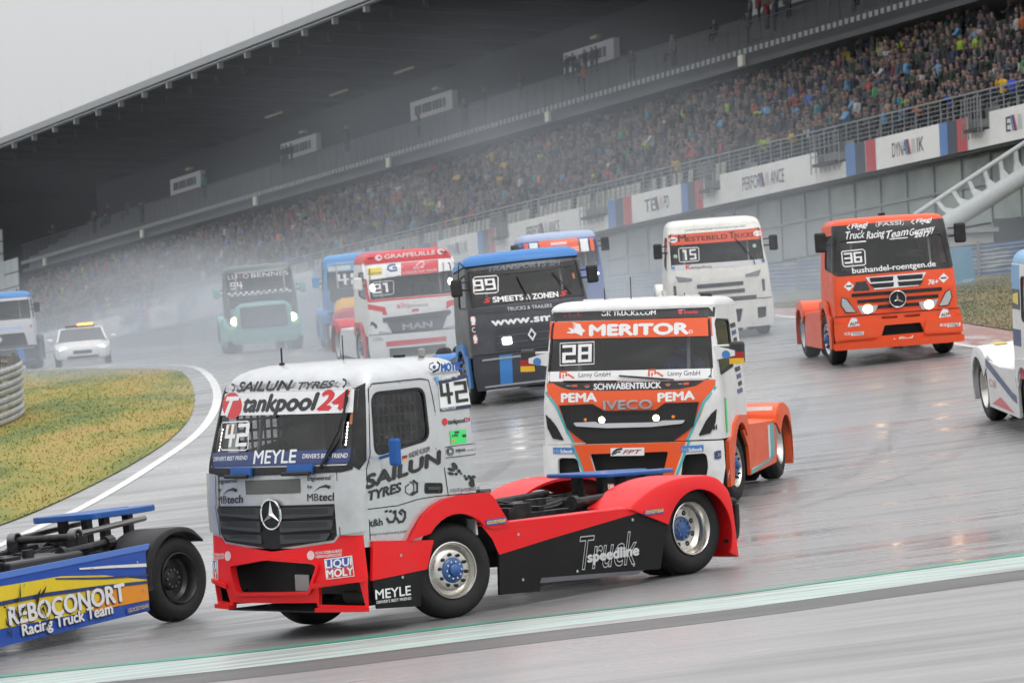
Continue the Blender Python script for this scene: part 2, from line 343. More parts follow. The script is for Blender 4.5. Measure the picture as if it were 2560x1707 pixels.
o = ribbon('track_seam', [(6.2, 66), (5.6, 60), (5.3, 55), (5.5, 50), (6.4, 46)], .05, M_RUBL, .0125); o['label'] = 'thin dark seam in the asphalt on the right'
# inside of the corner: grass with its white line
M_GRASS, t, b = nodes_of('wet autumn grass')
tc = N(t, 'TexCoord'); mp = N(t, 'Mapping'); mp.inputs['Scale'].default_value = (.5, .16, 1); L(t, tc.outputs['Object'], mp.inputs[0])
n1 = N(t, 'TexNoise', Scale=.9, Detail=6., Roughness=.6); L(t, mp.outputs[0], n1.inputs['Vector'])
rp = N(t, 'ValToRGB'); e = rp.color_ramp.elements; e[0].position = .36; e[0].color = (.105, .145, .03, 1); e[1].position = .68; e[1].color = (.34, .225, .075, 1)
x_ = e.new(.46); x_.color = (.20, .20, .036, 1); x_ = e.new(.55); x_.color = (.30, .235, .05, 1)
n2 = N(t, 'TexNoise', Scale=34., Detail=5., Roughness=.8); L(t, tc.outputs['Object'], n2.inputs['Vector'])
mu = N(t, 'Mix', data_type='RGBA', blend_type='OVERLAY'); mu.inputs[0].default_value = .18; L(t, n1.outputs[0], rp.inputs[0]); L(t, rp.outputs[0], mu.inputs[6]); L(t, n2.outputs[0], mu.inputs[7])
L(t, mu.outputs[2], b.inputs['Base Color']); b.inputs['Roughness'].default_value = .8
bp = N(t, 'Bump', Strength=.25, Distance=.05); L(t, n2.outputs[0], bp.inputs['Height']); L(t, bp.outputs[0], b.inputs['Normal'])
wl = [(-60, 160), (-34, 144), (-21, 134.5), (-14.9, 127.5), (-11.6, 120.5), (-9.9, 116.5), (-8.9, 112.5), (-7.9, 104.5), (-7.05, 95), (-6.5, 85.5), (-6.38, 78.5), (-6.73, 72), (-7.21, 66.8), (-7.66, 63.9), (-8.1, 61.0), (-9.4, 54), (-11.5, 46), (-15, 38)]
o = ribbon('edge_line', wl, .2, M_LINE, .008); o['label'] = 'white line bending round the grass on the inside of the corner'
gi = [(-60, 158), (-34, 142), (-21.5, 132.5), (-15.3, 125.5), (-12, 118.6), (-10.4, 114.8), (-9.3, 111.2), (-8.4, 104), (-7.6, 95), (-7.0, 86), (-6.85, 79), (-7.1, 74), (-7.6, 69.5), (-8.1, 66.3), (-8.7, 63.8), (-9.8, 60), (-12.5, 52), (-17, 44)]
GRASS_L = line_pts(gi)+[(-90, 44), (-90, 158)]
tag(drape('grass_verge', [GRASS_L], M_GRASS, .02, 2.0), 'patchy yellow green grass inside the bend on the left', None, None, 'structure')
rl = [(30, 34), (16, 57), (11.2, 69), (9.5, 76), (8.95, 79.5), (8.3, 88), (7.6, 98), (6.6, 112), (4.6, 130), (1, 150), (-6, 175), (-16, 205), (-30, 245)]
o = ribbon('edge_line', rl, .22, M_LINE, .008); o['label'] = 'faint white line at the outer edge of the track on the right'
M_KERB = worn('faded kerb paint', (.45, .40, .38), (.30, .14, .12), .5, (1, .25, 1))
o = ribbon('kerb', [(x+.85, y) for x, y in rl[:9]], 1.5, M_KERB, .012); o['label'] = 'flat kerb in faded red and white along the right edge'
gr = line_pts([(x+1.65, y) for x, y in rl])
GRASS_R = gr+[(-10, 250), (10, 206), (18, 190), (26, 172), (34, 160), (60, 150), (60, 34)]
M_GRASS2 = M_GRASS.copy(); M_GRASS2.name = 'dull wet grass'
for e_ in [n for n in M_GRASS2.node_tree.nodes if n.type == 'VALTORGB'][0].color_ramp.elements: c_ = e_.color; g_ = (c_[0]+c_[1]+c_[2])/3; e_.color = (c_[0]*.35+g_*.25, c_[1]*.35+g_*.25, c_[2]*.35+g_*.2, 1)
tag(drape('grass_strip', [GRASS_R], M_GRASS2, .02, 3.0), 'grass strip between the track and the guard rail on the right', None, None, 'structure')
def inside(p, poly):
    r = False; n = len(poly); x, y = p
    for i in range(n):
        (x1, y1), (x2, y2) = poly[i-1], poly[i]
        if (y1 > y) != (y2 > y) and x < (x2-x1)*(y-y1)/(y2-y1)+x1: r = not r
    return r
def blades(name, poly, box, n, label, m=None):
    rnd = random.Random(3); vs = []; fs = []; pts = []
    while len(pts) < n:
        y = box[2]+(box[3]-box[2])*rnd.random()**1.7; x = rnd.uniform(box[0], box[1])
        if inside((x, y), poly) and abs(x/y) < .15: pts.append((x, y))
    A = np.array(pts); Z = terrain(A[:, 0], A[:, 1])+.015
    for (x, y), z in zip(pts, Z):
        h = rnd.uniform(.02, .055); a = rnd.uniform(0, 6.28); w_ = .018; dx, dy = math.cos(a)*w_, math.sin(a)*w_; lx, ly = rnd.uniform(-.05, .05), rnd.uniform(-.05, .05); k = len(vs)
        vs += [(x-dx, y-dy, z), (x+dx, y+dy, z), (x+lx+dx*.3, y+ly+dy*.3, z+h)]; fs.append((k, k+1, k+2))
    me = bpy.data.meshes.new(name); me.from_pydata(vs, [], fs); me.materials.append(m or M_GRASS); o = bpy.data.objects.new(name, me); COL.objects.link(o); tag(o, label, 'grass', None, 'stuff')
blades('grass', GRASS_L, (-26, -6, 60, 125), 14000, 'short grass blades on the verge inside the bend')
blades('grass', GRASS_R, (8, 30, 76, 150), 25000, 'short grass blades on the strip along the right', M_GRASS2)

# ---------------------------------------------------------------- guard rails
M_ZINC = mat('weathered zinc', (.42, .43, .43), .5, .35, 0, .8, .2, 3.)
M_POST = mat('rail post', (.22, .23, .23), .6, .4, 0, .5)
def guard_rail(name, pts, nrail, h0, rh, pitch, label, M1=None):
    P = [Vector((x, y, 0)) for x, y in line_pts(pts, 8)]
    root = empty(name, Matrix.Translation((P[0].x, P[0].y, tz(P[0].x, P[0].y))), label, 'guard rail'); Mi = root.matrix_world.inverted()
    prof = [(0, -.5), (.045, -.32), (.045, -.14), (-.01, 0), (.045, .14), (.045, .32), (0, .5)]
    for k in range(nrail):
        vs = []; fs = []; m = len(prof)
        for i, p in enumerate(P):
            d = (P[min(i+1, len(P)-1)]-P[max(i-1, 0)]).normalized(); nn = Vector((d.y, -d.x, 0)); z = tz(p.x, p.y)+h0+k*pitch
            vs += [Mi @ (Vector((p.x, p.y, z))+nn*a+Vector((0, 0, c*rh))) for a, c in prof]
        for i in range(len(P)-1):
            for j in range(m-1): fs.append((i*m+j, i*m+j+1, (i+1)*m+j+1, (i+1)*m+j))
        mesh_obj('rail', vs, fs, M1 or M_ZINC, root, True)
    acc = 0
    for i in range(1, len(P)):
        acc += (P[i]-P[i-1]).length
        if acc > 2.0:
            acc = 0; d = (P[i]-P[i-1]).normalized(); nn = Vector((d.y, -d.x, 0)); q = P[i]-nn*.09; z = tz(q.x, q.y)
            b_ = MB(); b_.box(q.x-.05, q.x+.05, q.y-.05, q.y+.05, z-.3, z+h0+nrail*pitch-.05); b_.build('post', M_POST, root, M=Mi)
    return root
guard_rail('guard_rail', [(-12.3, 88.2), (-12.05, 90), (-11.85, 92.5), (-11.85, 96), (-12.25, 99), (-13.2, 101.5), (-15, 103)], 4, .17, .3, .335, 'weathered grey guard rail curving in at the left edge of the picture')
M_RAILBLUE = worn('faded blue and grey rail', (.42, .44, .46), (.16, .22, .36), .5, (.3, .3, 1))
guard_rail('guard_rail', [(40, 137), (30, 142.5), (22, 146.5), (17.6, 149.5), (14, 153), (11, 157.5), (7, 165), (1, 179), (-6, 196)], 4, .17, .28, .31, 'long grey and blue guard rail behind the orange truck', M_RAILBLUE)

# ---------------------------------------------------------------- grandstand
SB = Vector((21.34, 175.0, 7.5)); SU = Vector((-.4046, .9145, -.071)); SN = Vector((.9145, .4046, 0))
def SP(s, d, h): return SB+SU*s+SN*d+Vector((0, 0, h))
stand = empty('grandstand', Matrix.Translation(SP(0, 0, -4.6)), 'long covered grandstand packed with spectators behind the track', 'grandstand')
SMI = stand.matrix_world.inverted()
def sbox(name, s0, s1, d0, d1, h0, h1, m, parent=stand):
    p = [SP(s0, d0, h0), SP(s1, d0, h0), SP(s1, d1, h0), SP(s0, d1, h0), SP(s0, d0, h1), SP(s1, d0, h1), SP(s1, d1, h1), SP(s0, d1, h1)]
    return MB().hexa(p).build(name, m, parent, M=SMI)
def sbeam(mb, a, b, r):
    """square bar between two stand points"""
    a, b = SP(*a), SP(*b); d = (b-a).normalized(); q = d.cross(Vector((0, 0, 1)) if abs(d.z) < .9 else Vector((1, 0, 0))).normalized()*r; k = d.cross(q).normalized()*r
    return mb.hexa([a-q-k, a+q-k, a+q+k, a-q+k, b-q-k, b+q-k, b+q+k, b-q+k])
M_CONC = mat('stand concrete', (.30, .30, .29), .8, 0, 0, .6, .2, 1.5)
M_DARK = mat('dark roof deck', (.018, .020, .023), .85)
M_STEEL = mat('grey stand steel', (.28, .30, .31), .5, .3, 0, .3)
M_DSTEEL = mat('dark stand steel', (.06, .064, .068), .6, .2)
M_FASC = mat('roof fascia', (.36, .38, .39), .5, .2, 0, .3)
M_WHITE = mat('white banner', (.84, .84, .83), .6, 0, 0, .2, 0, .6)
M_SEAT = mat('cream seat', (.55, .54, .46), .6)
S0, S1 = -14, 168
# terraces
for k in range(12): sbox('terrace_step', S0, S1, .5+k*.82, .5+(k+1)*.82, -.01, 1.3+k*.55, M_CONC)
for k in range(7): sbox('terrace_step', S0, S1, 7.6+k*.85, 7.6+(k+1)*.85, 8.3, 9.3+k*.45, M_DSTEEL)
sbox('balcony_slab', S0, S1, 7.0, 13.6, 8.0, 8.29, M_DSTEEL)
sbox('balcony_edge', S0, S1, 10.0, 10.2, 8.44-.06, 8.44+.06, M_STEEL)
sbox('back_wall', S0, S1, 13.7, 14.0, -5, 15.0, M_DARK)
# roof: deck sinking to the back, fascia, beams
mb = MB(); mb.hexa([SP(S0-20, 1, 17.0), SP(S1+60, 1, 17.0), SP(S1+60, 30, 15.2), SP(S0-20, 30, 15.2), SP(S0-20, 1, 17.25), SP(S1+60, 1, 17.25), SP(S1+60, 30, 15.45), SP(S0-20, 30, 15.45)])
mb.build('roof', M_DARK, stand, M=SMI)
sbox('roof_fascia', S0-20, S1+60, .72, .97, 17.02, 17.5, M_FASC)
sbox('roof_gutter', S0-20, S1+60, .78, 1.2, 16.82, 16.9, M_FASC)
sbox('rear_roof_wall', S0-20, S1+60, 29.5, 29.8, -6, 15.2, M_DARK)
k = 0
for i in range(-6, 38):
    s = 80.07+(i-21)*5.31
    if not S0-15 < s < S1+16: continue
    mb = MB(); sbeam(mb, (s, 1.25, 16.72), (s, 29, 15.0), .11); mb.build('roof_beam', M_DSTEEL, stand, M=SMI)
    sbox('beam_end', s-.13, s+.13, .86, 1.22, 16.42, 16.81, M_FASC)
    mb = MB(); mb.tube([SP(s, 1.6, 17.45), SP(s, 1.6, 19.0)], .006, 5); mb.build('rain_rod', M_STEEL, stand, M=SMI)
    sbox('hanging_bracket', s-.12, s+.12, 2.6, 2.85, 16.05, 16.55, M_DSTEEL)
# balcony rail of the upper tier
def railing(name, s0, s1, d, h0, h1, mat_, post=1.4, bars=6, r=.018):
    mb = MB(); s = s0
    while s <= s1+.01: sbeam(mb, (s, d, h0), (s, d, h1), r*1.3); s += post
    mb.build(name+'_posts', mat_, stand, M=SMI)['kind'] = 'stuff'
    for k in range(bars):
        h = h0+(h1-h0)*(k+1)/bars
        mb = MB(); sbeam(mb, (s0, d, h), (s1, d, h), r*(1.6 if k == bars-1 else .8)); mb.build('rail_bar', mat_, stand, M=SMI)
railing('balcony_rail', S0, S1, 7.0, 8.95, 10.3, M_DSTEEL, 1.25, 8, .014)
mb = MB()
for i in range(0, 300):
    s = S0+i*.62
    if s > S1: break
    mb.hexa([SP(s, 6.9, 8.68), SP(s+.34, 6.9, 8.68), SP(s+.34, 6.98, 8.68), SP(s, 6.98, 8.68), SP(s, 6.9, 8.95), SP(s+.34, 6.9, 8.95), SP(s+.34, 6.98, 8.95), SP(s, 6.98, 8.95)])
o = mb.build('balcony_edge_blocks', M_STEEL, stand, M=SMI); o['kind'] = 'stuff'
# white boxes at the back of the upper tier (entrance fronts) with grey panels of print
M_BOX = mat('white entrance box', (.62, .63, .64), .6); M_PRINT = mat('dark print', (.10, .11, .12), .7)
for k in range(-2, 5):
    s = 68.6+k*24.9
    if not S0 < s < S1: continue
    f = sbox('entrance_box', s-3.6, s+3.6, 12.9, 13.3, 11.95, 13.3, M_BOX)
    for j in range(9): sbox('print_bar', s-2.55+j*.6, s-2.15+j*.6+(.1 if j % 3 else 0), 12.86, 12.88, 12.35, 12.95, M_PRINT, f)
    sbox('ceiling_lamp', s-1.9, s-1.0, 12.6, 12.9, 13.55, 13.72, mat('lamp cream', (.45, .42, .22), .6))
for k in range(-3, 6):
    s = 61.5+k*24.9/1.0
    sbox('service_box', s-.28, s+.28, 6.7, 6.86, 8.05, 8.62, mat('service box', (.6, .6, .5), .6))
for i in range(14):
    s = S0+9+i*12.4; sbox('deck_lamp', s-.14, s+.14, 9.6, 9.85, 7.75, 8.0, mat('lamp cream', (.45, .42, .22), .6))
for (s, d) in ((96, 12), (108, 12), (121, 12)): sbox('roof_lamp', s-1.6, s+1.6, d, d+.2, 15.3, 15.42, mat('lamp cream', (.45, .42, .22), .6))
# front: banners, their print, gaps with exits, railing
M_BB = mat('banner blue', (.13, .25, .52), .6); M_BD = mat('banner slate', (.07, .085, .12), .6); M_BR = mat('banner red', (.52, .09, .10), .6); M_INK = mat('banner ink', (.03, .03, .035), .6)
def banner_text(parent, s0, s1, txt, h0=.42, h1=1.08, m=M_INK, d=-.012):
    vs, fs = lay_text(txt, (s0, h0), (s1, h0), h1-h0, .015)
    mesh_obj('lettering', [SMI @ SP(x, d, y) for x, y in vs], fs, m, parent)
def emblem(parent, s, w_):
    """slanted blue and red strokes that stand for the M"""
    for a, c in ((0, M_BB), (.28, mat('banner navy', (.02, .04, .16), .6)), (.5, M_BR)):
        p = [SP(s-a*w_, -.012, .40), SP(s-(a+.22)*w_, -.012, .40), SP(s-(a+.22)*w_+.22, -.012, 1.1), SP(s-a*w_+.22, -.012, 1.1)]
        mesh_obj('stroke', [SMI @ q for q in p], [(0, 1, 2, 3)], c, parent)
    p = [SP(s-.75*w_, -.012, .42), SP(s-1.5*w_, -.012, .42), SP(s-1.35*w_, -.012, 1.06), SP(s-.8*w_, -.012, 1.06)]
    mesh_obj('stroke', [SMI @ q for q in p], [(0, 1, 2, 3)], mat('banner silver', (.55, .56, .58), .5), parent)
WORDS = [('DYNA', 'IK'), ('TE', 'PO'), ('DYNA', 'IK'), ('TE', 'PO')]
k = 0
for base in np.arange(-26.2, 140, 26.2):
    a, c = WORDS[k % 4] if base >= 0 else ('', ''); k += (base >= 0)
    # striped banner 2.1 .. 13.2
    f = sbox('banner', base+2.1, base+13.2, .0, .12, 0, 1.46, M_WHITE)
    for s_, m_ in ((2.1, M_BR), (2.95, M_BD), (3.7, M_BB)): sbox('stripe', base+s_, base+s_+.85 if s_ < 3.5 else base+4.53, -.008, -.002, .004, 1.456, m_, f)
    for s_, m_ in ((10.4, M_BR), (11.4, M_BD), (12.35, M_BB)): sbox('stripe', base+s_, base+s_+.95, -.008, -.002, .004, 1.456, m_, f)
    if a:
        banner_text(f, base+8.85, base+7.55, a); emblem(f, base+7.5, .55); banner_text(f, base+6.55, base+5.95, c)
    # plain banner
    g = sbox('banner', base+16.28, base+26.35, .0, .12, 0, 1.47, M_WHITE)
    if base < 0: banner_text(g, base+24.95, base+24.55, 'E'); emblem(g, base+24.4, .55)
    if 0 <= base < 60: banner_text(g, base+23.9, base+21.95, 'PERFOR'); emblem(g, base+21.9, .55); banner_text(g, base+20.9, base+19.5, 'ANCE')
    for s_ in (13.2, 26.35):
        e_ = base+(16.28 if s_ < 20 else 28.3)
        sbox('low_banner', base+s_+.01, e_-.01, .03, .12, 0, .74, M_WHITE)
        # exit stair with a little landing
        sbox('exit_landing', base+s_+.5, e_-.3, -.35, .5, .72, .86, M_DSTEEL)
        mb = MB()
        for q in np.linspace(base+s_+.2, e_-.1, 7): sbeam(mb, (q, -.3, .4), (q, -.3, 2.2), .025)
        for h in (1.2, 1.6, 2.2): sbeam(mb, (base+s_+.2, -.3, h), (e_-.1, -.3, h), .022)
        mb.build('exit_rail', M_STEEL, stand, M=SMI)
railing('front_rail', S0, S1, .2, 1.46, 2.5, M_STEEL, 1.1, 5, .02)
# empty cream seats behind the rail, further along
mb = MB()
for i in range(180):
    s = 27+i*.62
    if s > 130: break
    if (s-28) % 26.2 < 2.4 or random.random() < .12: continue
    mb.hexa([SP(s, .62, 1.3), SP(s+.42, .62, 1.3), SP(s+.42, .7, 1.3), SP(s, .7, 1.3), SP(s, .68, 2.15), SP(s+.42, .68, 2.15), SP(s+.42, .74, 2.15), SP(s, .74, 2.15)])
o = mb.build('seat_backs', M_SEAT, stand, M=SMI); o['kind'] = 'stuff'
# ground floor: glazed front, mullions, concrete base
M_GLAZ, t, b = nodes_of('grey green glazing'); b.inputs['Base Color'].default_value = (.13, .17, .16, 1); b.inputs['Roughness'].default_value = .12; b.inputs['Specular IOR Level'].default_value = .5
tc = N(t, 'TexCoord'); no = N(t, 'TexNoise', Scale=.35, Detail=3.); L(t, tc.outputs['Object'], no.inputs['Vector']); rp = N(t, 'ValToRGB')
rp.color_ramp.elements[0].position = .35; rp.color_ramp.elements[0].color = (.16, .20, .19, 1); rp.color_ramp.elements[1].position = .7; rp.color_ramp.elements[1].color = (.34, .39, .37, 1)
L(t, no.outputs[0], rp.inputs[0]); L(t, rp.outputs[0], b.inputs['Base Color'])
i = 0; s = S0+.85
while s < 112:
    sbox('glass_pane', s+.05, s+2.45, 1.0, 1.05, -3.2, -.05, M_GLAZ); sbox('mullion', s-.045, s+.045, .92, 1.04, -3.3, -.02, M_STEEL); s += 2.5; i += 1
sbox('transom', S0, 112, .9, .995, -1.55, -1.45, M_STEEL)
sbox('base_wall', S0, S1, .95, 1.5, -9, -3.3, M_CONC)
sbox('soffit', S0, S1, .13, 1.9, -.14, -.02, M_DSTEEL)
sbox('far_front_wall', 112, S1, 1.0, 1.4, -3.3, -.02, M_CONC)
# glazed end screen of the far wing
for i in range(3):
    for j in range(4): sbox('end_screen_pane', 176.9+i*2.3, 179.05+i*2.3, 8.0, 8.08, 8.3+j*1.05, 9.25+j*1.05, mat('end screen', (.55, .6, .6), .3))
for i in range(3):
    for j in range(3): sbox('end_screen_pane', 169.4+i*1.9, 171.15+i*1.9, 7.0, 7.08, 5.9+j*1.2, 7.0+j*1.2, mat('end screen', (.55, .6, .6), .3))
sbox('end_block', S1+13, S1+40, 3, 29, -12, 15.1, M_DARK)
# big tubular mast with its ribbed back stay, at the right
M_TUBE = mat('grey painted tube', (.40, .42, .42), .45, .1, 0, .3)
mast = empty('support_mast', Matrix.Translation((16.4, 156.2, tz(16.4, 156.2))), 'thick grey tubular strut with a ribbed back stay leaning at the right', 'strut'); MMI = mast.matrix_world.inverted()
ta, tb = Vector((17.26, 157.0, 4.13)), Vector((20.74, 160.0, 5.91))
MB().tube([ta-(tb-ta)*.25, tb+(tb-ta)*1.5], .36, 24).build('tube', M_TUBE, mast, True, MMI)
sa, sb_ = Vector((16.23, 157.5, 4.65)), Vector((20.86, 160.5, 7.23))
MB().tube([sa-(sb_-sa)*.05, sb_+(sb_-sa)*1.2], .1, 12).build('stay', M_TUBE, mast, True, MMI)
dt = (tb-ta); up = Vector((0, 0, 1)); e1 = dt.normalized()
for k in range(9):
    p = ta+dt*(.08+k*.17); q = sa+(sb_-sa)*(.16+k*.15)
    pts = [p-e1*.3+up*.3, p+e1*.3+up*.3, p.lerp(q, .6)+e1*.1, q+e1*.13, q-e1*.1, p.lerp(q, .6)-e1*.12]; n = len(pts)
    vs = [MMI @ (v+Vector((.02, -.04, 0))) for v in pts]+[MMI @ (v+Vector((-.02, .04, 0))) for v in pts]
    mesh_obj('fin', vs, [tuple(range(n)), tuple(range(2*n-1, n-1, -1))]+[(i, i+n, (i+1) % n+n, (i+1) % n) for i in range(n)], M_TUBE, mast)
# pale service hut and dark gate at the foot of the mast
hut = empty('service_hut', Matrix.Translation((16.3, 155, tz(16.3, 155))), 'pale grey service hut with a flat roof under the strut', 'hut'); HMI = hut.matrix_world.inverted()
MB().box(15.9, 18.75, 154.5, 157.5, tz(16.3, 155)-.5, 3.75).build('wall', mat('hut wall', (.36, .37, .37), .7, 0, 0, .4), hut, M=HMI)
MB().box(15.7, 18.95, 154.3, 157.7, 3.75, 3.92).build('roof', M_STEEL, hut, M=HMI)
for x in (16.9, 17.9): MB().box(x, x+.16, 154.46, 154.495, 3.2, 3.36).build('marker_plate', mat('ochre plate', (.5, .3, .12), .6), hut, M=HMI)
gate = MB().box(19.05, 24.5, 156.5, 156.8, 1.6, 4.25).build('dark_gate', M_DSTEEL); tag(gate, 'dark grey gate beside the service hut at the right edge', 'gate')
# blue sponsor board on the grass
bd = empty('sponsor_board', Matrix.Translation((14.2, 137, tz(14.2, 137))), 'light blue board with white print standing behind the orange truck', 'board'); BMI = bd.matrix_world.inverted()
bl_, br_, blb, brb = Vector((14.55, 137.6, 3.22)), Vector((15.74, 136, 3.32)), Vector((14.5, 137.6, 1.78)), Vector((15.84, 136, 1.95))
e_ = Vector((0, .08, 0)); MB().hexa([blb, brb, brb+e_, blb+e_, bl_, br_, br_+e_, bl_+e_]).build('panel', mat('board blue', (.10, .30, .46), .5), bd, M=BMI)
fr = Vector((0, -.01, 0))
def on_board(u, v): return bl_.lerp(br_, u).lerp(blb.lerp(brb, u), v)+fr
vs, fs = lay_text('IONSHIP', (.06, .87), (.97, .87), -.08, .01); mesh_obj('lettering', [BMI @ on_board(x, y) for x, y in vs], fs, M_WHITE, bd)
for q in ([(.1, .26), (.92, .2), (.7, .28), (.1, .3)], [(.2, .34), (.82, .3), (.66, .42), (.5, .4), (.3, .44), (.15, .4)], [(.1, .48), (.6, .44), (.5, .52), (.1, .55)]):
    mesh_obj('emblem', [BMI @ on_board(*p) for p in q], [tuple(range(len(q)))], M_WHITE, bd)
for x in (.15, .85):
    a_ = blb.lerp(brb, x)+Vector((0, .12, 0)); MB().box(a_.x-.04, a_.x+.04, a_.y-.03, a_.y+.03, tz(a_.x, a_.y)-.1, a_.z+1.2).build('post', M_POST, bd, M=BMI)
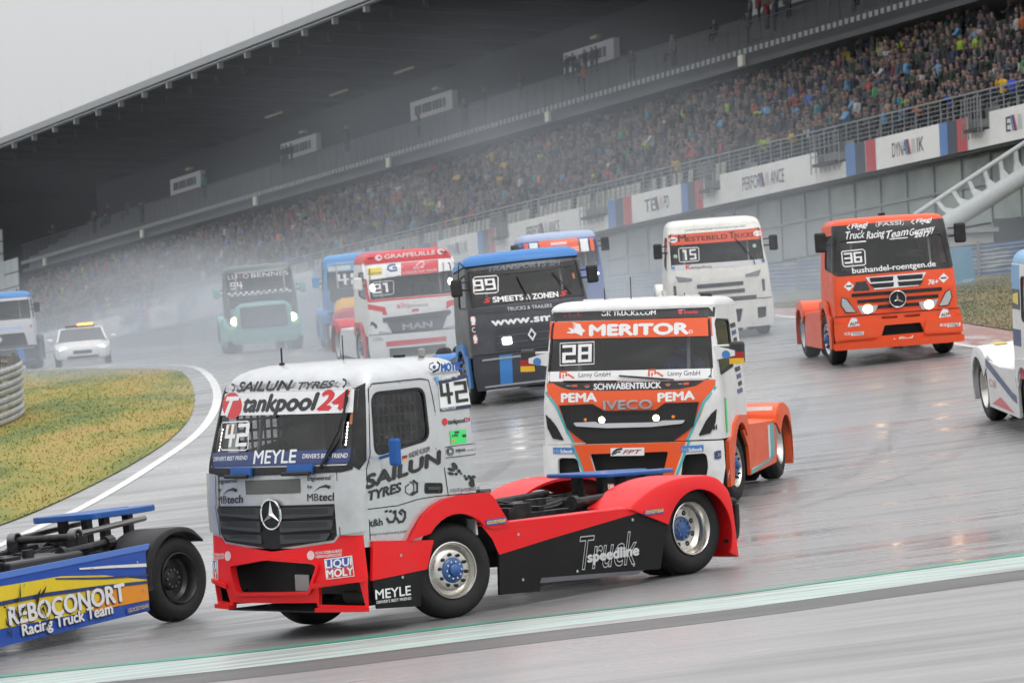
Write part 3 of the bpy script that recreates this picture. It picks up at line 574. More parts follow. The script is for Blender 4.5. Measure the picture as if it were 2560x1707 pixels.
# flat print on the trucks: (kind, surface, ...) in truck metres
DEC = {}
DEC['42'] = [
 ('P','F',[(-1.16,2.422),(1.078,2.425),(1.098,2.191),(-1.109,2.193)],'white',{'o': 1}),
 ('T','F','SAILUN',(-0.799,2.446),(0.169,2.45),0.096,'ink',{'i': 0.25,'b': 0.042,'o': 1}),
 ('T','F','TYRES',(0.26,2.45),(0.748,2.456),0.071,'ink',{'i': 0.25,'b': 0.03,'o': 1}),
 ('L','F',[(-0.953,2.523),(-0.887,2.51),(-0.856,2.474),(-0.899,2.449)],0.022,'ink',{'o': 1}),
 ('L','F',[(0.851,2.536),(0.888,2.523),(0.906,2.484),(0.874,2.454)],0.022,'ink',{'o': 1}),
 ('L','F',[(0.801,2.51),(0.771,2.5),(0.782,2.469),(0.816,2.456)],0.01,'ink',{'o': 1}),
 ('P','F',[(-0.633,2.294),(-0.63,2.251),(-0.647,2.213),(-0.682,2.183),(-0.731,2.163),(-0.792,2.157),(-0.858,2.164),(-0.924,2.184),(-0.983,2.215),(-1.028,2.254),(-1.05,2.297),(-1.053,2.34),(-1.037,2.379),(-1.001,2.409),(-0.945,2.429),(-0.882,2.435),(-0.812,2.428),(-0.749,2.408),(-0.694,2.376),(-0.655,2.337)],'red',{'o': 2}),
 ('P','F',[(-0.975,2.392),(-0.685,2.394),(-0.718,2.35),(-0.827,2.347),(-0.902,2.173),(-0.971,2.205),(-0.901,2.348),(-0.993,2.344)],'white',{'o': 3}),
 ('T','F','tankpool',(-0.594,2.233),(0.582,2.235),0.174,'ink',{'i': 0.2,'b': 0.045,'o': 2,'cap': 'l'}),
 ('T','F','24',(0.595,2.234),(0.962,2.232),0.191,'red',{'i': 0.22,'b': 0.05,'o': 2}),
 ('L','F',[(-0.988,2.119),(-0.49,2.131),(-0.445,2.107),(-0.406,1.847),(-0.445,1.828),(-0.894,1.832),(-0.954,1.855),(-1.003,2.1),(-0.988,2.119)],0.012,'white',{'o': 1}),
 ('N','F','42',(-0.89,1.86),(-0.439,1.871),0.238,'white',{'o': 1}),
 ('P','F',[(-1.109,1.799),(1.138,1.827),(1.155,1.681),(-1.074,1.648)],'navy',{'o': 1}),
 ('T','F',"DRIVER'S BEST FRIEND",(-1.05,1.712),(-0.386,1.732),0.044,'white',{'b': 0.01,'o': 2}),
 ('T','F','MEYLE',(-0.27,1.688),(0.389,1.694),0.137,'white',{'b': 0.015,'o': 2}),
 ('T','F',"DRIVER'S BEST FRIEND",(0.485,1.736),(1.072,1.732),0.046,'white',{'b': 0.01,'o': 2}),
 ('T','F','Engineered',(-0.966,1.476),(-0.557,1.493),0.051,'ink',{'b': 0.012,'i': 0.2,'o': 1}),
 ('T','F','by',(-0.97,1.396),(-0.873,1.399),0.034,'ink',{'b': 0.012,'i': 0.2,'o': 1}),
 ('P','F',[(-0.859,1.353),(-0.752,1.41),(-0.639,1.435),(-0.56,1.42),(-0.586,1.387),(-0.643,1.405),(-0.741,1.398)],'ink',{'o': 1}),
 ('T','F','MB',(-0.976,1.261),(-0.769,1.27),0.08,'ink',{'o': 1}),
 ('T','F','tech',(-0.758,1.268),(-0.463,1.279),0.084,'ink',{'b': 0.02,'i': 0.1,'o': 1,'cap': 'l'}),
 ('T','F','Engineered',(0.56,1.506),(0.872,1.509),0.049,'ink',{'b': 0.012,'i': 0.2,'o': 1}),
 ('T','F','by',(0.557,1.427),(0.629,1.428),0.034,'ink',{'b': 0.012,'i': 0.2,'o': 1}),
 ('P','F',[(0.64,1.386),(0.721,1.439),(0.808,1.462),(0.87,1.445),(0.85,1.414),(0.805,1.432),(0.73,1.428)],'ink',{'o': 1}),
 ('T','F','MB',(0.553,1.291),(0.708,1.295),0.078,'ink',{'o': 1}),
 ('T','F','tech',(0.717,1.293),(0.947,1.298),0.082,'ink',{'b': 0.02,'i': 0.1,'o': 1,'cap': 'l'}),
 ('P','F',[(-0.413,1.512),(0.457,1.527),(0.458,1.378),(-0.405,1.363)],'plate',{'o': 1}),
 ('T','B','SCHLOSSBRAUEREI',(0.643,0.74),(0.97,0.762),0.029,'white',{'b': 0.01,'o': 1}),
 ('T','B','HERRNGIERSDORF',(0.646,0.701),(0.973,0.723),0.029,'white',{'b': 0.01,'o': 1}),
 ('P','B',[(0.631,0.73),(0.628,0.715),(0.62,0.702),(0.608,0.691),(0.594,0.684),(0.579,0.682),(0.563,0.684),(0.549,0.691),(0.539,0.702),(0.532,0.716),(0.531,0.731),(0.534,0.746),(0.542,0.76),(0.553,0.77),(0.568,0.777),(0.583,0.78),(0.599,0.777),(0.612,0.77),(0.623,0.759),(0.629,0.745)],'pinkwhite',{'o': 1}),
 ('T','B','SCHLOSSBRAUEREI',(-1.2,0.693),(-0.881,0.708),0.029,'white',{'b': 0.01,'o': 1}),
 ('T','B','HERRNGIERSDORF',(-1.2,0.657),(-0.884,0.676),0.028,'white',{'b': 0.01,'o': 1}),
 ('P','B',[(-0.726,0.711),(-0.73,0.694),(-0.741,0.68),(-0.758,0.668),(-0.778,0.66),(-0.8,0.656),(-0.822,0.658),(-0.842,0.665),(-0.857,0.676),(-0.866,0.691),(-0.868,0.707),(-0.864,0.723),(-0.852,0.738),(-0.835,0.75),(-0.814,0.758),(-0.792,0.761),(-0.77,0.759),(-0.751,0.752),(-0.737,0.741),(-0.728,0.727)],'pinkwhite',{'o': 1}),
 ('P','B',[(0.752,0.69),(1.096,0.726),(1.116,0.511),(0.769,0.479)],'white',{'o': 1}),
 ('P','B',[(0.766,0.68),(1.086,0.714),(1.097,0.62),(0.771,0.588)],'bluevio',{'o': 2}),
 ('P','B',[(0.771,0.585),(1.096,0.617),(1.106,0.519),(0.779,0.489)],'red',{'o': 2}),
 ('T','B','LIQUI',(0.772,0.598),(1.087,0.628),0.078,'white',{'b': 0.03,'o': 3}),
 ('T','B','MOLY',(0.782,0.498),(1.102,0.529),0.079,'white',{'b': 0.03,'o': 3}),
 ('P','B',[(-1.2,0.652),(-1.03,0.659),(-1.039,0.449),(-1.2,0.438)],'white',{'o': 1}),
 ('P','B',[(-1.2,0.644),(-1.05,0.65),(-1.053,0.558),(-1.2,0.546)],'bluevio',{'o': 2}),
 ('P','B',[(-1.2,0.54),(-1.054,0.551),(-1.052,0.459),(-1.2,0.447)],'red',{'o': 2}),
 ('T','B','IQUI',(-1.2,0.552),(-1.061,0.563),0.078,'white',{'b': 0.03,'o': 3}),
 ('T','B','OLY',(-1.2,0.453),(-1.061,0.464),0.077,'white',{'b': 0.03,'o': 3}),
 ('T','S','SAILUN',(1.228,1.403),(0.151,1.596),0.132,'ink',{'b': 0.055,'i': 0.1,'o': 1}),
 ('T','S','TYRES',(1.203,1.278),(0.741,1.34),0.094,'ink',{'b': 0.04,'i': 0.15,'o': 1}),
 ('L','S',[(0.621,1.408),(0.676,1.382),(0.681,1.324),(0.642,1.307)],0.012,'ink',{'o': 1}),
 ('L','S',[(0.57,1.44),(0.508,1.404),(0.514,1.321),(0.602,1.292)],0.03,'ink',{'o': 1}),
 ('L','S',[(0.614,1.431),(0.557,1.399),(0.562,1.325),(0.635,1.291)],0.014,'ink',{'o': 1}),
 ('P','S',[(0.697,1.701),(0.626,1.71),(0.625,1.694),(0.696,1.685)],'ink',{'o': 1}),
 ('P','S',[(0.696,1.685),(0.625,1.694),(0.624,1.678),(0.695,1.669)],'red',{'o': 1}),
 ('P','S',[(0.695,1.669),(0.624,1.678),(0.623,1.664),(0.694,1.655)],'gold',{'o': 1}),
 ('T','S','ANDRÉ KURSIM',(0.606,1.675),(0.297,1.727),0.055,'ink',{'b': 0.005,'o': 1}),
 ('T','S','t&h',(1.201,1.009),(1.023,1.01),0.074,'ink',{'b': 0.02,'o': 1,'cap': 'l'}),
 ('L','S',[(0.962,1.08),(0.927,1.034),(0.873,1.034),(0.839,1.07),(0.832,1.119),(0.874,1.136)],0.03,'ink',{'o': 1}),
 ('L','S',[(0.823,1.073),(0.788,1.023),(0.734,1.027),(0.7,1.067),(0.698,1.118),(0.745,1.145),(0.783,1.129),(0.742,1.098)],0.03,'ink',{'o': 1}),
 ('L','S',[(0.985,1.148),(0.942,1.153)],0.02,'ink',{'o': 1}),
 ('L','S',[(0.963,1.162),(0.964,1.135)],0.012,'ink',{'o': 1}),
 ('L','S',[(0.927,1.144),(0.884,1.148)],0.02,'ink',{'o': 1}),
 ('L','S',[(0.905,1.158),(0.906,1.13)],0.012,'ink',{'o': 1}),
 ('L','S',[(0.863,1.139),(0.82,1.143)],0.02,'ink',{'o': 1}),
 ('L','S',[(0.841,1.153),(0.842,1.125)],0.012,'ink',{'o': 1}),
 ('T','S','rudolph trucking & handling GmbH',(1.213,0.916),(0.684,0.908),0.025,'ink',{'o': 1}),
 ('P','S',[(0.071,2.451),(-0.345,2.509),(-0.364,2.142),(0.079,2.129)],'white',{'o': 1}),
 ('P','S',[(0.071,2.451),(-0.345,2.509),(-0.344,2.46),(0.062,2.415)],'navyd',{'o': 2}),
 ('P','S',[(0.079,2.164),(-0.359,2.182),(-0.364,2.142),(0.079,2.129)],'navyd',{'o': 2}),
 ('P','S',[(0.103,2.501),(0.054,2.502),(0.049,2.45),(0.081,2.394)],'skyblue',{'o': 2}),
 ('T','S','ATRC',(0.015,2.454),(-0.139,2.467),0.035,'white',{'i': 0.3,'b': 0.02,'o': 3}),
 ('T','S','FIA',(-0.181,2.469),(-0.22,2.473),0.024,'white',{'o': 3}),
 ('T','S','FIRETRC.COM',(0.066,2.14),(-0.141,2.147),0.023,'white',{'b': 0.01,'o': 3}),
 ('N','S','42',(0.062,2.199),(-0.337,2.214),0.222,'ink',{'o': 3}),
 ('T','S','MOTEC',(-0.002,2.547),(-0.311,2.554),0.083,'blue',{'b': 0.05,'o': 1}),
 ('T','S','Heavy-Duty Camera Solutions',(0.125,2.514),(-0.309,2.527),0.025,'grey',{'o': 1}),
 ('L','S',[(0.128,2.57),(0.175,2.592),(0.166,2.635),(0.105,2.648)],0.012,'ink',{'o': 1}),
 ('L','S',[(0.056,2.653),(0.019,2.628),(0.04,2.573),(0.129,2.546)],0.025,'ink',{'o': 1}),
 ('P','S',[(0.076,2.599),(0.078,2.592),(0.082,2.586),(0.088,2.582),(0.095,2.579),(0.102,2.578),(0.11,2.58),(0.117,2.583),(0.122,2.588),(0.125,2.595),(0.125,2.601),(0.124,2.608),(0.12,2.614),(0.114,2.618),(0.107,2.621),(0.099,2.622),(0.092,2.62),(0.085,2.617),(0.08,2.612),(0.077,2.606)],'blue',{'o': 1}),
 ('P','S',[(-0.003,2.018),(0.001,2.006),(0.008,1.996),(0.018,1.989),(0.029,1.984),(0.041,1.983),(0.053,1.985),(0.063,1.991),(0.07,2.0),(0.073,2.011),(0.073,2.023),(0.07,2.034),(0.063,2.044),(0.053,2.052),(0.042,2.057),(0.03,2.058),(0.018,2.055),(0.008,2.049),(0.001,2.04),(-0.003,2.03)],'red',{'o': 1}),
 ('T','S','tankpool',(-0.009,1.992),(-0.261,1.996),0.051,'ink',{'b': 0.02,'i': 0.2,'o': 1,'cap': 'l'}),
 ('T','S','24',(-0.264,2.0),(-0.334,2.003),0.047,'red',{'b': 0.02,'i': 0.2,'o': 1}),
 ('P','S',[(-0.023,1.919),(-0.258,1.924),(-0.244,1.783),(-0.015,1.778)],'green',{'o': 1}),
 ('T','S','ATRC',(-0.035,1.854),(-0.137,1.858),0.024,'ink',{'i': 0.3,'b': 0.03,'o': 2}),
 ('P','S',[(-0.078,1.812),(-0.076,1.806),(-0.072,1.801),(-0.067,1.798),(-0.062,1.796),(-0.056,1.795),(-0.05,1.796),(-0.045,1.799),(-0.041,1.803),(-0.04,1.809),(-0.039,1.814),(-0.041,1.82),(-0.045,1.824),(-0.05,1.828),(-0.055,1.83),(-0.061,1.831),(-0.067,1.829),(-0.072,1.827),(-0.076,1.822),(-0.077,1.817)],'orangeflag',{'o': 2}),
 ('L','S',[(-0.192,1.856),(-0.247,1.857)],0.03,'ink',{'o': 2}),
 ('L','S',[(-0.083,1.899),(-0.149,1.901)],0.02,'ink',{'o': 2}),
 ('L','S',[(0.071,1.756),(-0.366,1.767),(-0.359,1.651),(0.078,1.641),(0.071,1.756)],0.008,'ink',{'o': 1}),
 ('P','S',[(-0.028,1.703),(-0.025,1.694),(-0.02,1.686),(-0.011,1.68),(-0.001,1.677),(0.011,1.676),(0.021,1.678),(0.031,1.683),(0.038,1.69),(0.042,1.699),(0.043,1.708),(0.04,1.717),(0.034,1.725),(0.025,1.731),(0.014,1.734),(0.003,1.735),(-0.008,1.733),(-0.017,1.728),(-0.024,1.721),(-0.028,1.712)],'ink',{'o': 1}),
 ('P','S',[(-0.015,1.704),(-0.013,1.698),(-0.009,1.693),(-0.004,1.689),(0.003,1.686),(0.009,1.686),(0.016,1.687),(0.022,1.69),(0.026,1.695),(0.029,1.701),(0.029,1.707),(0.027,1.713),(0.023,1.718),(0.018,1.722),(0.011,1.725),(0.005,1.725),(-0.002,1.724),(-0.008,1.721),(-0.012,1.716),(-0.014,1.71)],'silver',{'o': 2}),
 ('L','S',[(-0.034,1.703),(-0.05,1.702)],0.012,'ink',{'o': 1}),
 ('L','S',[(-0.028,1.688),(-0.042,1.681)],0.012,'ink',{'o': 1}),
 ('L','S',[(-0.015,1.676),(-0.024,1.665)],0.012,'ink',{'o': 1}),
 ('L','S',[(0.002,1.67),(-0.0,1.657)],0.012,'ink',{'o': 1}),
 ('L','S',[(0.02,1.672),(0.025,1.658)],0.012,'ink',{'o': 1}),
 ('L','S',[(0.036,1.68),(0.047,1.669)],0.012,'ink',{'o': 1}),
 ('L','S',[(0.046,1.693),(0.061,1.688)],0.012,'ink',{'o': 1}),
 ('L','S',[(0.048,1.708),(0.064,1.709)],0.012,'ink',{'o': 1}),
 ('L','S',[(0.042,1.723),(0.056,1.73)],0.012,'ink',{'o': 1}),
 ('L','S',[(0.029,1.735),(0.037,1.747)],0.012,'ink',{'o': 1}),
 ('L','S',[(0.011,1.741),(0.013,1.755)],0.012,'ink',{'o': 1}),
 ('L','S',[(-0.007,1.74),(-0.012,1.753)],0.012,'ink',{'o': 1}),
 ('L','S',[(-0.022,1.732),(-0.034,1.742)],0.012,'ink',{'o': 1}),
 ('L','S',[(-0.031,1.719),(-0.047,1.724)],0.012,'ink',{'o': 1}),
 ('T','S','MBHA',(-0.079,1.688),(-0.215,1.693),0.035,'ink',{'b': 0.015,'o': 1}),
 ('T','S','Composites',(-0.228,1.694),(-0.345,1.698),0.016,'ink',{'o': 1}),
 ('P','S',[(-0.073,1.562),(-0.081,1.549),(-0.086,1.537),(-0.086,1.525),(-0.082,1.516),(-0.075,1.511),(-0.064,1.509),(-0.051,1.51),(-0.037,1.516),(-0.024,1.525),(-0.013,1.536),(-0.004,1.548),(0.0,1.561),(0.001,1.572),(-0.003,1.581),(-0.011,1.587),(-0.022,1.589),(-0.035,1.587),(-0.049,1.582),(-0.062,1.573)],'ink',{'o': 1}),
 ('P','S',[(-0.041,1.497),(-0.036,1.493),(-0.026,1.491),(-0.012,1.491),(0.003,1.494),(0.019,1.498),(0.034,1.505),(0.047,1.512),(0.056,1.519),(0.06,1.526),(0.06,1.532),(0.054,1.536),(0.044,1.538),(0.031,1.538),(0.016,1.535),(-0.0,1.531),(-0.015,1.525),(-0.028,1.518),(-0.037,1.51),(-0.042,1.503)],'ink',{'o': 1}),
 ('P','S',[(-0.026,1.461),(-0.022,1.457),(-0.014,1.455),(-0.003,1.454),(0.011,1.456),(0.025,1.458),(0.038,1.463),(0.049,1.468),(0.058,1.474),(0.062,1.48),(0.062,1.485),(0.058,1.489),(0.05,1.492),(0.038,1.492),(0.025,1.491),(0.011,1.488),(-0.002,1.484),(-0.014,1.478),(-0.022,1.473),(-0.026,1.467)],'ink',{'o': 1}),
 ('P','S',[(-0.125,1.495),(-0.127,1.489),(-0.126,1.482),(-0.123,1.476),(-0.117,1.472),(-0.11,1.47),(-0.103,1.469),(-0.095,1.471),(-0.088,1.475),(-0.082,1.48),(-0.078,1.486),(-0.076,1.493),(-0.077,1.5),(-0.081,1.505),(-0.086,1.51),(-0.093,1.512),(-0.101,1.512),(-0.108,1.511),(-0.116,1.507),(-0.121,1.502)],'ink',{'o': 1}),
 ('P','S',[(-0.083,1.462),(-0.081,1.457),(-0.078,1.453),(-0.072,1.45),(-0.065,1.448),(-0.057,1.448),(-0.05,1.449),(-0.043,1.452),(-0.038,1.456),(-0.035,1.461),(-0.034,1.466),(-0.035,1.471),(-0.039,1.475),(-0.045,1.478),(-0.052,1.48),(-0.06,1.48),(-0.067,1.479),(-0.074,1.476),(-0.079,1.472),(-0.082,1.467)],'ink',{'o': 1}),
 ('P','S',[(-0.146,1.462),(-0.145,1.458),(-0.143,1.455),(-0.14,1.452),(-0.136,1.451),(-0.132,1.451),(-0.128,1.452),(-0.124,1.454),(-0.121,1.456),(-0.119,1.46),(-0.119,1.464),(-0.12,1.467),(-0.122,1.47),(-0.125,1.473),(-0.129,1.474),(-0.134,1.475),(-0.138,1.474),(-0.141,1.472),(-0.144,1.469),(-0.146,1.465)],'ink',{'o': 1}),
 ('P','S',[(-0.197,1.432),(-0.195,1.428),(-0.193,1.424),(-0.189,1.421),(-0.184,1.42),(-0.179,1.419),(-0.174,1.421),(-0.17,1.423),(-0.166,1.426),(-0.164,1.43),(-0.164,1.435),(-0.165,1.439),(-0.167,1.442),(-0.171,1.445),(-0.176,1.447),(-0.181,1.447),(-0.186,1.446),(-0.191,1.444),(-0.194,1.441),(-0.196,1.437)],'ink',{'o': 1}),
 ('P','S',[(-0.23,1.402),(-0.229,1.396),(-0.225,1.392),(-0.219,1.388),(-0.212,1.386),(-0.204,1.386),(-0.197,1.387),(-0.19,1.39),(-0.185,1.395),(-0.182,1.4),(-0.181,1.405),(-0.182,1.411),(-0.186,1.416),(-0.192,1.419),(-0.199,1.421),(-0.207,1.421),(-0.214,1.42),(-0.221,1.417),(-0.226,1.413),(-0.229,1.407)],'ink',{'o': 1}),
 ('P','S',[(-0.264,1.42),(-0.26,1.416),(-0.255,1.414),(-0.249,1.413),(-0.242,1.413),(-0.236,1.414),(-0.23,1.417),(-0.225,1.421),(-0.222,1.425),(-0.222,1.43),(-0.223,1.434),(-0.226,1.437),(-0.231,1.44),(-0.237,1.441),(-0.244,1.441),(-0.251,1.439),(-0.257,1.437),(-0.261,1.433),(-0.264,1.429),(-0.265,1.424)],'ink',{'o': 1}),
 ('P','S',[(-0.305,1.4),(-0.313,1.389),(-0.317,1.379),(-0.318,1.369),(-0.316,1.362),(-0.31,1.357),(-0.301,1.356),(-0.291,1.358),(-0.279,1.363),(-0.268,1.371),(-0.259,1.38),(-0.251,1.391),(-0.247,1.402),(-0.246,1.411),(-0.248,1.419),(-0.254,1.423),(-0.263,1.425),(-0.273,1.423),(-0.285,1.417),(-0.296,1.41)],'ink',{'o': 1}),
 ('P','S',[(-0.344,1.404),(-0.339,1.4),(-0.333,1.399),(-0.324,1.399),(-0.315,1.401),(-0.305,1.404),(-0.297,1.408),(-0.29,1.413),(-0.285,1.419),(-0.284,1.424),(-0.285,1.428),(-0.289,1.431),(-0.296,1.433),(-0.305,1.433),(-0.314,1.431),(-0.324,1.428),(-0.332,1.423),(-0.339,1.418),(-0.343,1.413),(-0.345,1.408)],'ink',{'o': 1}),
 ('P','S',[(-0.315,1.355),(-0.321,1.343),(-0.322,1.332),(-0.319,1.322),(-0.312,1.313),(-0.302,1.308),(-0.289,1.306),(-0.276,1.307),(-0.262,1.312),(-0.251,1.32),(-0.241,1.33),(-0.236,1.341),(-0.235,1.353),(-0.237,1.363),(-0.244,1.371),(-0.255,1.377),(-0.267,1.379),(-0.281,1.378),(-0.294,1.373),(-0.306,1.365)],'ink',{'o': 1}),
 ('T','S','LIQUID',(0.044,1.28),(-0.105,1.281),0.034,'ink',{'o': 1}),
 ('T','S','HYDRAULIK',(-0.129,1.269),(-0.395,1.274),0.036,'ink',{'o': 1}),
 ('L','S',[(-0.118,1.31),(-0.117,1.254)],0.006,'ink',{'o': 1}),
 ('P','K',[(-0.401,0.953),(-0.696,0.959),(-0.696,0.893),(-0.402,0.888)],'bluevio',{'o': 12}),
 ('T','K','GOODYEAR',(-0.411,0.904),(-0.683,0.91),0.036,'yellow',{'b': 0.03,'i': 0.2,'o': 13}),
 ('T','K','MEYLE',(1.219,0.261),(0.723,0.263),0.097,'white',{'b': 0.015,'o': 3}),
 ('T','K',"DRIVER'S BEST FRIEND",(1.209,0.214),(0.722,0.213),0.029,'white',{'b': 0.01,'o': 3}),
 ('T','K','Truck',(-1.807,0.301),(-2.702,0.293),0.363,'white',{'i': 0.35,'o': 2,'out': 1}),
 ('T','K','speedline',(-1.912,0.374),(-2.714,0.387),0.112,'paleg',{'b': 0.04,'i': 0.05,'o': 4,'cap': 'l'}),
 ('P','K',[(-2.815,0.864),(-3.127,0.868),(-3.125,0.811),(-2.816,0.812)],'bluevio',{'o': 16}),
 ('T','K','GOODYEAR',(-2.826,0.825),(-3.115,0.828),0.035,'yellow',{'b': 0.03,'i': 0.2,'o': 17}),
 ('P','K',[(-1.196,0.267),(-2.782,0.211),(-2.693,0.174),(-1.166,0.211)],'slate',{'o': 2}),
 ('P','K',[(-0.902,0.758),(-0.901,0.753),(-0.898,0.749),(-0.894,0.745),(-0.889,0.743),(-0.883,0.743),(-0.878,0.744),(-0.874,0.747),(-0.87,0.751),(-0.868,0.756),(-0.868,0.761),(-0.869,0.766),(-0.872,0.771),(-0.876,0.774),(-0.881,0.776),(-0.886,0.776),(-0.891,0.775),(-0.896,0.772),(-0.899,0.768),(-0.901,0.764)],'steel',{'o': 3}),
 ('P','K',[(-2.667,0.775),(-2.666,0.769),(-2.663,0.765),(-2.659,0.761),(-2.654,0.759),(-2.648,0.759),(-2.642,0.76),(-2.638,0.763),(-2.634,0.767),(-2.632,0.772),(-2.631,0.778),(-2.633,0.783),(-2.636,0.787),(-2.64,0.791),(-2.645,0.793),(-2.651,0.793),(-2.656,0.792),(-2.661,0.789),(-2.665,0.785),(-2.667,0.78)],'steel',{'o': 3}),
 ('P','K',[(-1.766,0.289),(-1.765,0.284),(-1.762,0.28),(-1.758,0.276),(-1.753,0.274),(-1.747,0.274),(-1.742,0.275),(-1.737,0.278),(-1.733,0.282),(-1.731,0.287),(-1.731,0.292),(-1.732,0.297),(-1.735,0.302),(-1.739,0.305),(-1.744,0.307),(-1.75,0.308),(-1.755,0.306),(-1.76,0.304),(-1.763,0.299),(-1.765,0.295)],'steel',{'o': 3}),
 ('P','K',[(-0.935,0.271),(-0.934,0.265),(-0.931,0.261),(-0.927,0.258),(-0.922,0.256),(-0.917,0.255),(-0.912,0.257),(-0.907,0.259),(-0.904,0.263),(-0.902,0.268),(-0.901,0.274),(-0.902,0.279),(-0.905,0.283),(-0.909,0.286),(-0.914,0.288),(-0.919,0.289),(-0.925,0.287),(-0.929,0.285),(-0.933,0.281),(-0.935,0.276)],'steel',{'o': 3}),
 ('P','K',[(-2.647,0.279),(-2.645,0.274),(-2.642,0.269),(-2.638,0.266),(-2.633,0.264),(-2.627,0.264),(-2.622,0.265),(-2.617,0.268),(-2.613,0.272),(-2.611,0.277),(-2.611,0.282),(-2.612,0.288),(-2.615,0.292),(-2.619,0.296),(-2.624,0.298),(-2.63,0.298),(-2.636,0.297),(-2.64,0.294),(-2.644,0.29),(-2.646,0.285)],'steel',{'o': 3}),
 ('P','K',[(0.815,0.68),(0.816,0.675),(0.819,0.671),(0.823,0.667),(0.827,0.666),(0.832,0.665),(0.837,0.667),(0.841,0.669),(0.845,0.673),(0.847,0.677),(0.847,0.682),(0.846,0.687),(0.843,0.691),(0.84,0.694),(0.835,0.696),(0.83,0.697),(0.825,0.695),(0.821,0.693),(0.818,0.689),(0.816,0.684)],'steel',{'o': 3}),
 ('P','K',[(0.808,0.453),(0.809,0.448),(0.812,0.444),(0.816,0.441),(0.82,0.439),(0.825,0.439),(0.83,0.44),(0.834,0.443),(0.838,0.446),(0.84,0.451),(0.84,0.456),(0.839,0.461),(0.836,0.465),(0.832,0.468),(0.828,0.47),(0.823,0.47),(0.818,0.469),(0.814,0.466),(0.81,0.462),(0.809,0.458)],'steel',{'o': 3}),
]
